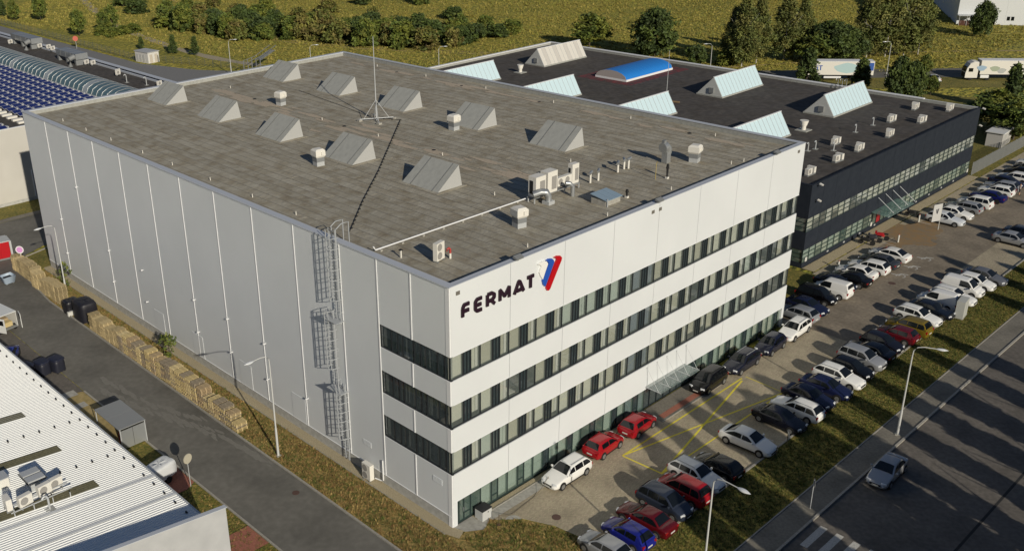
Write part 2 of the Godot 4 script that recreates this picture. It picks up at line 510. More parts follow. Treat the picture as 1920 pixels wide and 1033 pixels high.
	# pale tyre dust dragged across the drive
	for L in [[-9.6, -38.2, -8.2, -31.5, -6.8, -26.8, -5.1, -23.4], [-8.6, -40.5, -7.6, -33.0, -6.2, -28.5, -5.2, -26.5], [-7.4, -30.0, -6.4, -25.0, -5.3, -20.0, -5.0, -16.0]]:
		var ds := MB.new()
		var cv := Curve2D.new()
		for p in v2(L): cv.add_point(p)
		var n := int(cv.get_baked_length() / 0.35)
		for i in n:
			var p := cv.sample_baked(i * 0.35) + Vector2(rr.randfn() * 0.16, 0)
			var pg := PackedVector2Array()
			var rad := rr.randf_range(0.12, 0.42)
			for k in 7: pg.append(p + Vector2(cos(TAU * k / 7) * rad * 0.7, sin(TAU * k / 7) * rad * 2.6) * rr.randf_range(0.5, 1.2))
			ds.poly(pg, 0.007 + (i % 9) * 0.0004)
		setting("tyre_dust", ds.mesh(), K.dust)
	kerb(v2([8.0, 11.45, 150, 11.45]))
	sheet("lawn_strip", rect(8, 11.53, 150, 16.0), 0.06, K.lawn)
	kerb(v2([8, 16.08, 150, 16.08]), 0.1, 0.09)
	sheet("sidewalk", rect(-40, 16.13, 150, 18.1), 0.05, K.walk)
	kerb(v2([-40, 18.2, 150, 18.2]), 0.18, 0.13)
	sheet("road", rect(-60, 18.3, 200, 34.0), 0.004, K.asphalt2)
	kerb(v2([-40, 34.1, 150, 34.1]))
	stripe(Vector2(-40, 26.9), Vector2(150, 26.9), 0.2, 0.010, M(0.02, 0.02, 0.02, 0.9))
	for k in 5:
		stripe(Vector2(16.6, 19.2 + k * 1.25), Vector2(19.7, 19.2 + k * 1.25), 0.55, 0.010, K.paint)
	# yellow no-parking box before the entrance
	stripe(Vector2(16.7, 3.1), Vector2(35.2, 3.1), 0.16, 0.012, K.yellow)
	stripe(Vector2(16.7, 3.15), Vector2(16.9, 6.9), 0.16, 0.013, K.yellow)
	stripe(Vector2(16.9, 6.85), Vector2(34.8, 3.35), 0.18, 0.014, K.yellow)
	stripe(Vector2(17.0, 3.15), Vector2(35.4, 7.2), 0.16, 0.016, K.yellow)
	stripe(Vector2(17.0, 6.88), Vector2(35.4, 7.15), 0.14, 0.018, K.yellow)
	stripe(Vector2(35.7, 3.2), Vector2(35.5, 7.2), 0.10, 0.020, K.yellow)
	for x in [27.5, 77.9, 88.4, 91.8]:
		stripe(Vector2(x, -3.9 if x > 50 else 7.5), Vector2(x, -1.2 if x > 50 else 10.7), 0.12, 0.022, K.paint)
	# wheelchair marks by the dark hall: ring, back, head and leg of each
	for x in [69.2, 72.5, 76.2]:
		var mb := MB.new()
		for i in 14:
			var a0 := -2.4 + i * 0.34
			var a1 := a0 + 0.34
			mb.quad(Vector3(x + cos(a0) * 0.55, 0, 3.2 + sin(a0) * 0.55), Vector3(x + cos(a1) * 0.55, 0, 3.2 + sin(a1) * 0.55), Vector3(x + cos(a1) * 0.42, 0, 3.2 + sin(a1) * 0.42), Vector3(x + cos(a0) * 0.42, 0, 3.2 + sin(a0) * 0.42))
		mb.poly(PackedVector2Array(v2([x - 0.1, 2.1, x + 0.1, 2.1, x + 0.1, 3.1, x - 0.1, 3.1])), 0.001)
		mb.poly(PackedVector2Array(v2([x + 0.1, 2.9, x + 0.7, 2.9, x + 0.95, 3.7, x + 0.78, 3.75, x + 0.55, 3.1, x + 0.1, 3.1])), 0.002)
		var o := setting("wheelchair_marking", mb.mesh(), K.paint)
		o.position.y = 0.022
	# manholes
	for p in [[3.9, 2.6, 0.62], [6.5, 4.6, 0.35], [-5.9, -11.9, 0.3], [66.5, 3.4, 0.4]]:
		var mb := MB.new()
		mb.tube([Vector3(p[0], -0.02, p[1]), Vector3(p[0], 0.022, p[1])], p[2], p[2], 20)
		solo("manhole_cover", mb.mesh(), K.conc if p[2] > 0.5 else M(0.09, 0.05, 0.04, 0.8), ["pale round manhole cover in the paving near the corner door", "small rusty manhole cover in the paving near the corner lawn", "small iron drain cover in the yard drive beside the kerb", "rusty round manhole cover beside the wheelchair marks"][[0.62, 0.35, 0.3, 0.4].find(p[2])], "manhole cover")
	# back of the plot: service road, field tracks, far road, lawns
	sheet("service_road", v2([40.2, -300, 70, -300, 70.5, -184, 76, -166, 86, -150, 84, -96, 62.6, -90, 62.6, -14, 48.3, -14, 48.3, -94, 40.2, -96]), 0.004, M(0.19, 0.188, 0.185, 0.9))
	sheet("east_lawn", v2([113.2, -4.4, 150, -4.4, 165, -20, 150, -60, 118, -98, 113.2, -90]), 0.0, K.lawn)
	sheet("far_road", v2([138, -78, 144, -83, 232, 8, 224, 14]), 0.01, K.asphalt)
	sheet("far_road_verge", v2([132, -70, 138, -78, 224, 14, 216, 20]), 0.006, K.lawn)
	track(v2([126, -345, 97.3, -256, 88.5, -206, 86.8, -176, 90, -155]), 2.6, K.track, 0.0)
	track(v2([140, -300, 134.9, -279, 117.2, -220, 112.4, -190, 114, -177, 122, -152, 138, -120, 150, -80]), 0.9, K.dirt, 1.1)
	track(v2([140, -300, 134.9, -279, 117.2, -220, 112.4, -190, 114, -177, 122, -152, 138, -120, 150, -80]), 0.9, K.dirt, -1.1)
	track(v2([151, -79, 175, -64, 200, -52, 240, -8]), 1.0, K.dirt, 0.0)
func track(pts: Array, w: float, m: Material, off: float) -> void:
	var c := Curve2D.new()
	for i in pts.size():
		var t: Vector2 = ((pts[mini(i + 1, pts.size() - 1)] as Vector2) - (pts[maxi(i - 1, 0)] as Vector2)) / 6.0
		c.add_point(pts[i], -t, t)
	var l: Array = []
	var r: Array = []
	var n := int(c.get_baked_length() / 3.0)
	for i in n:
		var p := c.sample_baked(i * 3.0)
		var d := (c.sample_baked(i * 3.0 + 0.5) - p).normalized()
		var q := Vector2(-d.y, d.x)
		var ww := w * 0.5 * rng.randf_range(0.75, 1.25)
		l.append(p + q * (off + ww)); r.push_front(p + q * (off - ww))
	var mb := MB.new()
	var k := l.size()
	for i in k - 1:
		var a: Vector2 = l[i]; var b: Vector2 = l[i + 1]; var d: Vector2 = r[k - 2 - i]; var e: Vector2 = r[k - 1 - i]
		mb.quad(Vector3(a.x, 0.0, a.y), Vector3(b.x, 0.0, b.y), Vector3(d.x, 0.0, d.y), Vector3(e.x, 0.0, e.y))
	var o := setting("field_track", mb.mesh(), m)
	o.position.y = -0.022 + 0.004 * (taken["field_track"] if taken.has("field_track") else 0)
# ---------------------------------------------------------------- white office hall
const W := 48.0
const D := 72.3
const H := 19.8
const DECK := 19.25
func make_office() -> void:
	var b := thing("office_building", "white and grey flat-roofed factory office with four rows of ribbon windows", "building")
	# cladding of the long grey side, one tall panel per bay, with light cover strips on the joints
	var js := [-72.3, -66.0, -60.0, -54.0, -48.0, -42.0, -36.0, -30.0, -24.0, -18.0, -12.0, -7.6]
	for i in js.size() - 1:
		var mb := MB.new()
		mb.bb(Vector3(-0.06, 1.0, js[i] + 0.03), Vector3(0.2, H - 0.12, js[i + 1] - 0.03))
		part(b, "wall_panel", mb.mesh(), K.clads[(i * 2 + i / 3) % 3])
	for z in js.slice(1) + [-3.9]:
		var segs := [[1.0, H - 0.12]]
		if z > -5: segs = [[1.0, 4.66], [6.64, 8.56], [10.54, 12.5], [14.44, H - 0.12]]
		for s in segs:
			var mb := MB.new()
			mb.bb(Vector3(-0.10, s[0], z - 0.055), Vector3(-0.03, s[1], z + 0.055))
			part(b, "joint_cover", mb.mesh(), K.strip)
	var pz := -72.3
	for i in 12:
		var mb := MB.new()
		mb.bb(Vector3(-0.045, -0.2, pz + 0.01), Vector3(0.2, 0.94, pz + 6.01))
		part(b, "plinth_panel", mb.mesh(), K.plinth)
		pz += 6.025
	var mbd := MB.new()
	mbd.bb(Vector3(-0.1, 0.94, -72.3), Vector3(0.1, 0.995, 0.0))
	part(b, "drip_edge", mbd.mesh(), K.strip)
	# near end of that side: four bands with three ribbon windows
	var bands := [[1.0, 4.66], [6.64, 8.56], [10.54, 12.5], [14.44, H - 0.12]]
	for s in bands:
		for q in [[-7.55, -3.95], [-3.85, -0.35]]:
			var mb := MB.new()
			mb.bb(Vector3(-0.06, s[0], q[0]), Vector3(0.2, s[1], q[1]))
			part(b, "wall_panel", mb.mesh(), K.clad)
		var mc := MB.new()
		mc.bb(Vector3(-0.08, s[0] if s[0] > 1.1 else 0.0, -0.34), Vector3(0.2, s[1], 0.055))
		part(b, "corner_trim", mc.mesh(), K.strip)
	# white front: eight panels in each of four bands
	var fb := [[2.22, 4.66], [6.64, 8.56], [10.54, 12.5], [14.44, H - 0.06]]
	for s in fb:
		for i in 8:
			var mb := MB.new()
			mb.bb(Vector3(i * 6.0 + (0.03 if i == 0 else 0.02), s[0], -0.2), Vector3(i * 6.0 + 6.0 - 0.02, s[1], 0.08))
			part(b, "facade_panel", mb.mesh(), K.white)
		var mb2 := MB.new()
		mb2.bb(Vector3(0.2, s[0] - 0.025, -0.1), Vector3(W, s[0] - 0.001, 0.1))
		part(b, "drip_edge", mb2.mesh(), K.strip)
	for x in [0.03, W - 0.45]:
		var mb := MB.new()
		mb.bb(Vector3(x, -0.1, -0.2), Vector3(x + 0.42, 2.19, 0.078))
		part(b, "corner_column", mb.mesh(), K.white)
	# other sides and inner shell
	var sh := MB.new()
	sh.bb(Vector3(W - 0.2, -0.1, -D), Vector3(W, H - 0.1, -0.22))
	sh.bb(Vector3(0.2, -0.1, -D), Vector3(W - 0.2, H - 0.1, -D + 0.2))
	part(b, "rear_wall", sh.mesh(), K.clad)
	var inn := MB.new()
	inn.bb(Vector3(0.21, 0.0, -7.9), Vector3(W - 0.21, H - 0.7, -7.7))
	part(b, "inner_wall", inn.mesh(), K.room)
	for y in [0.0, 4.2, 8.1, 12.05, 15.2]:
		var fl := MB.new()
		fl.bb(Vector3(0.22, y - 0.25, -7.65), Vector3(W - 0.22, y, -0.25))
		part(b, "storey_floor", fl.mesh(), K.roomfloor)
	for x in [0.0, 6.0, 12.0, 18.0, 24.0, 30.0, 36.0, 42.0]:
		if x > 0:
			var cross := MB.new()
			cross.bb(Vector3(x - 0.08, 0.02, -7.6), Vector3(x + 0.08, 15.0, -0.8))
			part(b, "partition_wall", cross.mesh(), M(0.34, 0.33, 0.29, 0.95))
	# ribbon windows of the front, one 3 m unit at a time
	var rr := RandomNumberGenerator.new()
	rr.seed = 5
	var tops := [6.64, 10.54, 14.44]
	for fl in 3:
		for k in 16:
			var state := 0
			var u := rr.randf()
			if k == 7: state = 3
			elif fl == 2 and k in [4, 5, 6]: state = 2
			elif k > 0 and u < 0.10 + 0.014 * k: state = 1
			elif u > 0.93: state = 2
			ribbon_unit(b, Vector3(k * 3.0, tops[fl] - 1.98, 0), 1.98, state, rr, k == 0, k == 15)
	# ground floor glazing
	for k in 16:
		if k == 8 or k == 9: continue
		ground_unit(b, k * 3.0, rr, k)
	entrance(b)
	# ribbon windows of the grey side
	for t in tops:
		for i in 6:
			side_unit(b, -7.55 + i * 1.255, t - 1.98, 1.255, 1.98, i)
	# roof deck laid in bitumen strips, parapet, coping
	var dk := MB.new()
	dk.bb(Vector3(0.2, DECK - 0.35, -D + 0.2), Vector3(W - 0.2, DECK - 0.02, -0.22))
	part(b, "roof_slab", dk.mesh(), K.roof[0])
	var ws := (W - 1.0) / 47.0
	for i in 47:
		var cut := [-D + 0.45, -48.0 + rr.randf_range(-6, 6), -24.0 + rr.randf_range(-6, 6), -0.45]
		for k in 3:
			var mb := MB.new()
			mb.bb(Vector3(0.5 + i * ws, DECK - 0.015, cut[k]), Vector3(0.5 + (i + 1) * ws + (0.06 if i % 2 else 0.0), DECK + (0.014 if i % 2 else 0.006) - 0.002 * k, cut[k + 1] - (0.0 if k == 2 else 0.03)))
			part(b, "roof_strip", mb.mesh(), K.roof[rr.randi_range(0, 3)])
		# tarry lap line beside the strip, with a few cross laps
		var lap := MB.new()
		var xl := 0.5 + i * ws
		lap.bb(Vector3(xl - 0.035, DECK + 0.0145, -D + 0.6), Vector3(xl + 0.035, DECK + 0.0165, -0.6))
		for k in 5:
			var zl := rr.randf_range(-70, -2)
			lap.bb(Vector3(xl + 0.04, DECK + 0.0145, zl), Vector3(xl + ws - 0.04, DECK + 0.0165, zl + 0.06))
		part(b, "lap_seam", lap.mesh(), K.lap)
	# tan silt left by standing water along the drain line and the far parapet
	var silt := MB.new()
	for i in 90:
		var c := Vector2(22.6 + rr.randfn() * 0.8, rr.randf_range(-66, -8))
		if i > 55: c = Vector2(44.9 + rr.randfn() * 0.5, rr.randf_range(-70, -4))
		var L := rr.randf_range(0.5, 2.6)
		var pg := PackedVector2Array()
		for k in 11:
			var a := TAU * k / 11
			pg.append(c + Vector2(cos(a) * L * 0.22, sin(a) * L) * rr.randf_range(0.55, 1.15))
		silt.poly(pg, DECK + 0.018 + i * 0.0002)
	var so := part(b, "silt_stain", silt.mesh(), K.silt)
	so.set_meta("kind", "stuff")
	var pr := MB.new()
	pr.bb(Vector3(0.21, DECK - 0.3, -D + 0.21), Vector3(0.46, H - 0.08, -0.23))
	pr.bb(Vector3(W - 0.46, DECK - 0.3, -D + 0.21), Vector3(W - 0.21, H - 0.08, -0.23))
	pr.bb(Vector3(0.47, DECK - 0.3, -0.46), Vector3(W - 0.47, H - 0.09, -0.24))
	pr.bb(Vector3(0.47, DECK - 0.3, -D + 0.22), Vector3(W - 0.47, H - 0.09, -D + 0.46))
	part(b, "parapet", pr.mesh(), K.membrane)
	var cp := [[Vector3(-0.12, H - 0.12, -D - 0.1), Vector3(0.5, H, -0.02)], [Vector3(W - 0.46, H - 0.12, -D - 0.1), Vector3(W + 0.04, H, -0.02)], [Vector3(-0.12, H - 0.055, -0.015), Vector3(W + 0.04, H + 0.003, 0.12)], [Vector3(0.505, H - 0.06, -0.47), Vector3(W - 0.465, H - 0.03, -0.02)], [Vector3(0.505, H - 0.12, -D - 0.1), Vector3(W - 0.465, H, -D + 0.5)]]
	for c in cp:
		var mb := MB.new()
		mb.bb(c[0], c[1])
		part(b, "coping", mb.mesh(), K.coping)
	# small brackets on the grey side (they throw long raking shadows)
	for q in [[-66, 8.0], [-66, 3.7], [-54, 7.4], [-54, 3.7], [-46.5, 7.3], [-46.4, 3.7], [-36, 7.3], [-36, 3.8], [-30, 7.3], [-30, 3.8], [-24, 6.9], [-24, 3.3], [-18, 3.8], [-60, 13.3]]:
		var mb := MB.new()
		mb.tube([Vector3(-0.06, q[1], q[0] + 0.3), Vector3(-0.36, q[1] + 0.02, q[0] + 0.3)], 0.05, 0.05, 6)
		mb.box(Vector3(-0.27, q[1] + 0.03, q[0] + 0.3), Vector3(0.05, 0.16, 0.16))
		part(b, "wall_bracket", mb.mesh(), K.strip)
	# flush service doors in that side, drawn by their frames
	for q in [[-45.0, 2.3], [-37.2, 2.4], [-28.6, 2.5], [-20.2, 2.5]]:
		var mb := MB.new()
		mb.bb(Vector3(-0.085, 0.96, q[0]), Vector3(-0.061, 0.96 + q[1], q[0] + 2.0))
		part(b, "service_door", mb.mesh(), K.clad)
	for q in [[-2.0, 3.3], [-10.3, 2.7]]:
		var mb := MB.new()
		for k in 4: mb.bb(Vector3(-0.09, q[1] + k * 0.13, q[0]), Vector3(-0.061, q[1] + 0.09 + k * 0.13, q[0] + 1.0))
		part(b, "vent_grille", mb.mesh(), K.clad)
	# small vents in the front, high up
	for x in [0.55, 22.9, 23.9, 46.6]:
		var mb := MB.new()
		mb.bb(Vector3(x, 19.0, 0.081), Vector3(x + 0.36, 19.28, 0.12))
		part(b, "vent_grille", mb.mesh(), M(0.16, 0.15, 0.13, 0.6))
	facade_lettering()

func ribbon_unit(b: Node3D, o: Vector3, h: float, state: int, rr: RandomNumberGenerator, first: bool, last: bool) -> void:
	var w := Node3D.new()
	w.name = "window"
	b.add_child(w, true)
	w.position = o
	# frame: sill rail, head rail, post at the unit edge, the two posts of the dark sash
	var f := MB.new()
	f.bb(Vector3(0, 0, -0.12), Vector3(3.0, 0.11, 0.0))
	f.bb(Vector3(0, h - 0.05, -0.12), Vector3(3.0, h, 0.0))
	var e0 := 0.0 if first else -0.06
	f.bb(Vector3(e0, 0.11, -0.13), Vector3(0.05, h - 0.05, -0.005))
	f.bb(Vector3(1.22, 0.11, -0.13), Vector3(1.36, h - 0.05, 0.002))
	f.bb(Vector3(1.62, 0.11, -0.13), Vector3(1.70, h - 0.05, 0.002))
	f.bb(Vector3(1.94, 0.11, -0.13), Vector3(2.08, h - 0.05, 0.002))
	if last: f.bb(Vector3(2.92, 0.11, -0.13), Vector3(3.0, h - 0.05, -0.004))
	part(w, "frame", f.mesh(), K.frame)
	var cols := [[0.05, 1.22], [1.36, 1.62], [1.70, 1.94], [2.08, 2.94]]
	for i in 4:
		var g := MB.new()
		g.bb(Vector3(cols[i][0], 0.11, -0.065), Vector3(cols[i][1], h - 0.05, -0.055))
		part(w, "pane", g.mesh(), K.panedark if i in [1, 2] else K.pane)
	# roller blinds behind the broad panes
	if state == 1:
		if rr.randf() < 0.6:
			var q := MB.new()
			q.bb(Vector3(2.45, 0.13, -0.24), Vector3(2.95, h - 0.06, -0.22))
			part(w, "blind", q.mesh(), K.curtain)
		if rr.randf() < 0.7:
			var dsk := MB.new()
			dsk.bb(Vector3(0.15, -0.05, -1.5), Vector3(1.3, 0.0, -0.5))
			dsk.box(Vector3(0.7, 0.22, -0.9), Vector3(0.5, 0.3, 0.05))
			part(w, "desk", dsk.mesh(), K.curtain)
		return
	var bm: Material = K.blind if rr.randf() < 0.7 else K.blind2
	if state == 2: bm = K.blindg
	if state == 3: bm = K.blindb
	var low := 0.13
	if rr.randf() < 0.22 and state == 0: low = rr.randf_range(0.25, 1.1)
	for c in [[0.02, 1.30], [2.02, 2.62]]:
		var q := MB.new()
		q.bb(Vector3(c[0], low, -0.24), Vector3(c[1], h - 0.03, -0.22))
		part(w, "blind", q.mesh(), bm)
	var q2 := MB.new()
	q2.bb(Vector3(2.66, low, -0.235), Vector3(2.92, h - 0.03, -0.215))
	part(w, "blind", q2.mesh(), K.curtain if state == 0 else bm)
	if state >= 2:
		var q3 := MB.new()
		q3.bb(Vector3(1.34, low, -0.25), Vector3(1.98, h - 0.03, -0.23))
		part(w, "blind", q3.mesh(), bm)

func ground_unit(b: Node3D, x0: float, rr: RandomNumberGenerator, k: int) -> void:
	var w := Node3D.new()
	w.name = "window"
	b.add_child(w, true)
	w.position = Vector3(x0, 0.12, 0)
	var h := 2.06
	var a := 0.46 if k == 0 else 0.0
	var z := 2.54 if k == 15 else 3.0
	var f := MB.new()
	f.bb(Vector3(a, -0.1, -0.12), Vector3(z, 0.06, -0.01))
	f.bb(Vector3(a, h - 0.05, -0.12), Vector3(z, h, -0.01))
	f.bb(Vector3(a - (0.0 if k == 0 else 0.03), 0.06, -0.13), Vector3(a + 0.05, h - 0.05, -0.012))
	f.bb(Vector3(1.16, 0.06, -0.13), Vector3(1.26, h - 0.05, -0.008))
	f.bb(Vector3(1.86, 0.06, -0.13), Vector3(1.96, h - 0.05, -0.008))
	f.bb(Vector3(1.26, 0.55, -0.13), Vector3(1.86, 0.62, -0.009))
	if k == 0: f.bb(Vector3(0.62, 0.06, -0.131), Vector3(0.74, h - 0.05, -0.006))
	part(w, "frame", f.mesh(), K.gframe)
	var cols := [[a + 0.05, 1.16], [1.26, 1.86], [1.96, z - 0.03]]
	for i in 3:
		var g := MB.new()
		g.bb(Vector3(cols[i][0], 0.06, -0.065), Vector3(cols[i][1], h - 0.05, -0.055))
		part(w, "pane", g.mesh(), K.panegreen if k < 3 or i != 1 else K.panedark)
	if k == 0:
		var hd := MB.new()
		hd.tube([Vector3(1.1, 0.85, 0.0), Vector3(1.1, 0.85, 0.07), Vector3(1.1, 1.15, 0.07), Vector3(1.1, 1.15, 0.0)], 0.015, 0.015, 6)
		part(w, "door_handle", hd.mesh(), K.steel)
		return
	if k in [10, 5]: return
	var bm: Material = K.blindg if rr.randf() < 0.6 or k < 4 else K.blind2
	if k == 7: bm = K.blindb
	for c in [[cols[0][0], 1.2], [1.92, cols[2][1]]]:
		if rr.randf() < 0.88:
			var q := MB.new()
			q.bb(Vector3(c[0], 0.08, -0.24), Vector3(c[1], h - 0.03, -0.22))
			part(w, "blind", q.mesh(), bm)

func side_unit(b: Node3D, z0: float, y0: float, w: float, h: float, i: int) -> void:
	var n := Node3D.new()
	n.name = "window"
	b.add_child(n, true)
	n.position = Vector3(0, y0, z0)
	var f := MB.new()
	f.bb(Vector3(0.0, 0, 0), Vector3(0.12, 0.1, w))
	f.bb(Vector3(0.0, h - 0.06, 0), Vector3(0.12, h, w))
	f.bb(Vector3(0.005, 0.1, -0.03), Vector3(0.13, h - 0.06, 0.04))
	if i == 5: f.bb(Vector3(0.005, 0.1, w - 0.09), Vector3(0.1, h - 0.06, w - 0.03))
	if i % 2 == 1: f.bb(Vector3(0.004, 0.1, w * 0.55), Vector3(0.13, h - 0.06, w * 0.55 + 0.07))
	part(n, "frame", f.mesh(), K.frame)
	var g := MB.new()
	g.bb(Vector3(0.055, 0.1, 0.04), Vector3(0.065, h - 0.06, w - 0.03))
	part(n, "pane", g.mesh(), K.panedark)
	if i == 0:
		var q := MB.new()
		for k in 4: q.bb(Vector3(0.25 + 0.02 * (k % 2), 0.12, 0.12 + k * 0.08), Vector3(0.27 + 0.02 * (k % 2), h - 0.08, 0.19 + k * 0.08))
		part(n, "curtain", q.mesh(), K.curtain)
	else:
		# vertical blind, some slats turned open
		var q := MB.new()
		for k in 8:
			if (k * 5 + i * 3 + int(y0)) % 7 < 3: continue
			q.box(Vector3(0.3, h * 0.5, 0.12 + k * 0.14), Vector3(0.02, h - 0.2, 0.1), Basis(Vector3.UP, 0.5))
		part(n, "blind", q.mesh(), K.slat)
	if i == 2 or i == 3:
		var q := MB.new()
		q.bb(Vector3(0.9, -0.02, 0.1), Vector3(1.9, 0.03, 0.9))
		part(n, "desk", q.mesh(), K.curtain)

func entrance(b: Node3D) -> void:
	# recessed glass doors under a hung glass canopy
	var w := Node3D.new()
	w.name = "entrance"
	b.add_child(w, true)
	w.position = Vector3(23.8, 0.02, 0)
	var f := MB.new()
	for x in [0.03, 0.9, 2.0, 3.1, 4.2, 5.2, 6.3]:
		f.bb(Vector3(x, 0, -0.16), Vector3(x + 0.08, 2.15, -0.03))
	f.bb(Vector3(0.03, 2.05, -0.15), Vector3(6.38, 2.14, -0.035))
	f.bb(Vector3(0.11, 0.0, -0.15), Vector3(6.3, 0.08, -0.04))
	part(w, "door_frame", f.mesh(), K.frame)
	for x in [0.12, 0.99, 2.09, 3.19, 4.29, 5.29]:
		var g := MB.new()
		g.bb(Vector3(x, 0.1, -0.1), Vector3(x + (0.76 if x < 0.5 else 0.98), 2.04, -0.09))
		part(w, "door_pane", g.mesh(), K.panedark)
	for k in 4:
		var g := MB.new()
		g.quad(Vector3(0.05 + k * 1.5, 2.52, 0.12), Vector3(0.05 + k * 1.5, 2.36, 1.7), Vector3(1.5 + k * 1.5, 2.36, 1.7), Vector3(1.5 + k * 1.5, 2.52, 0.12))
		g.quad(Vector3(0.05 + k * 1.5, 2.50, 0.12), Vector3(1.5 + k * 1.5, 2.50, 0.12), Vector3(1.5 + k * 1.5, 2.34, 1.7), Vector3(0.05 + k * 1.5, 2.34, 1.7))
		part(w, "canopy_pane", g.mesh(), glass(0.32, 0.40, 0.38, 0.26))
	for k in 5:
		var g := MB.new()
		var x := 0.03 + k * 1.5
		g.tube([Vector3(x, 4.35, 0.1), Vector3(x, 2.42, 1.5)], 0.018, 0.018, 6)
		g.box(Vector3(x, 2.42, 0.9), Vector3(0.05, 0.07, 1.6))
		g.box(Vector3(x, 4.36, 0.1), Vector3(0.12, 0.12, 0.05))
		part(w, "canopy_rod", g.mesh(), K.steel)

# ---------------------------------------------------------------- lettering and emblem on the front
func facade_lettering() -> void:
	var t := thing("wall_sign", "dark raised rounded lettering high on the white facade", "sign", Vector3(0, 17.06, 0.082))
	var st := {
		"F": [0.96, 0.92, [[0.16, 0.14, 0.16, 0.78], [0.16, 0.78, 0.30, 1.02, 0.80, 1.02], [0.16, 0.55, 0.76, 0.55]]],
		"E": [2.20, 0.92, [[0.80, 1.02, 0.34, 1.02, 0.16, 0.86, 0.16, 0.30, 0.34, 0.14, 0.80, 0.14], [0.20, 0.58, 0.74, 0.58]]],
		"R": [3.41, 1.05, [[0.15, 0.14, 0.15, 1.02], [0.17, 1.03, 0.62, 1.03, 0.84, 0.88, 0.84, 0.66, 0.62, 0.50, 0.22, 0.50], [0.55, 0.48, 0.88, 0.14]]],
		"M": [4.69, 1.30, [[0.16, 0.14, 0.16, 0.98, 0.64, 0.36, 1.12, 0.98, 1.12, 0.14]]],
		"A": [6.21, 1.30, [[0.14, 0.14, 0.58, 1.02, 0.70, 1.02, 1.14, 0.14], [0.36, 0.34, 0.92, 0.34]]],
		"T": [7.58, 0.98, [[0.14, 1.02, 0.86, 1.02], [0.50, 0.98, 0.50, 0.14]]],
	}
	for ch in st:
		var mb := MB.new()
		var lay := 0
		for s in st[ch][2]:
			var pts := PackedVector2Array()
			for i in range(0, s.size(), 2): pts.append(Vector2(s[i], s[i + 1]))
			for pg in Geometry2D.offset_polyline(pts, 0.132, Geometry2D.JOIN_ROUND, Geometry2D.END_ROUND):
				if not Geometry2D.is_polygon_clockwise(pg):
					mb.extrude(pg, Vector3(st[ch][0], 0, 0), Vector3.RIGHT, Vector3.UP, 0.12 + 0.006 * lay)
			lay += 1
		var o := part(t, "letter", mb.mesh(), M(0.020, 0.006, 0.016, 0.5))
		o.set_meta("label", "letter %s" % ch)
	var e := thing("wall_emblem", "emblem of curved white, blue and red stripes beside the lettering", "emblem", Vector3(0, 0, 0.082))
	var em := [
		["white_stripe", M(0.80, 0.80, 0.78, 0.4), [8.78, 18.84, 9.10, 18.92, 9.45, 18.90, 9.75, 18.80, 9.92, 18.55, 9.62, 17.98, 9.38, 17.46, 9.12, 17.80, 8.98, 18.12, 9.06, 18.38, 9.20, 18.55, 9.05, 18.72]],
		["blue_stripe", M(0.02, 0.085, 0.42, 0.35), [9.69, 18.86, 10.0, 18.92, 10.35, 18.84, 10.56, 18.66, 10.62, 18.48, 10.2, 17.7, 9.68, 16.78, 9.45, 17.0, 9.34, 17.36, 9.62, 17.9, 10.0, 18.52, 9.92, 18.72]],
		["red_stripe", M(0.46, 0.005, 0.012, 0.35), [10.58, 18.84, 10.95, 18.88, 11.32, 18.78, 11.50, 18.58, 11.46, 18.38, 10.9, 17.5, 10.25, 16.44, 10.08, 16.34, 9.90, 16.40, 9.78, 16.62, 10.3, 17.6, 10.9, 18.56, 10.84, 18.72]],
	]
	for s in em:
		var mb := MB.new()
		mb.extrude(PackedVector2Array(v2(s[2])), Vector3.ZERO, Vector3.RIGHT, Vector3.UP, 0.14)
		part(e, s[0], mb.mesh(), s[1])
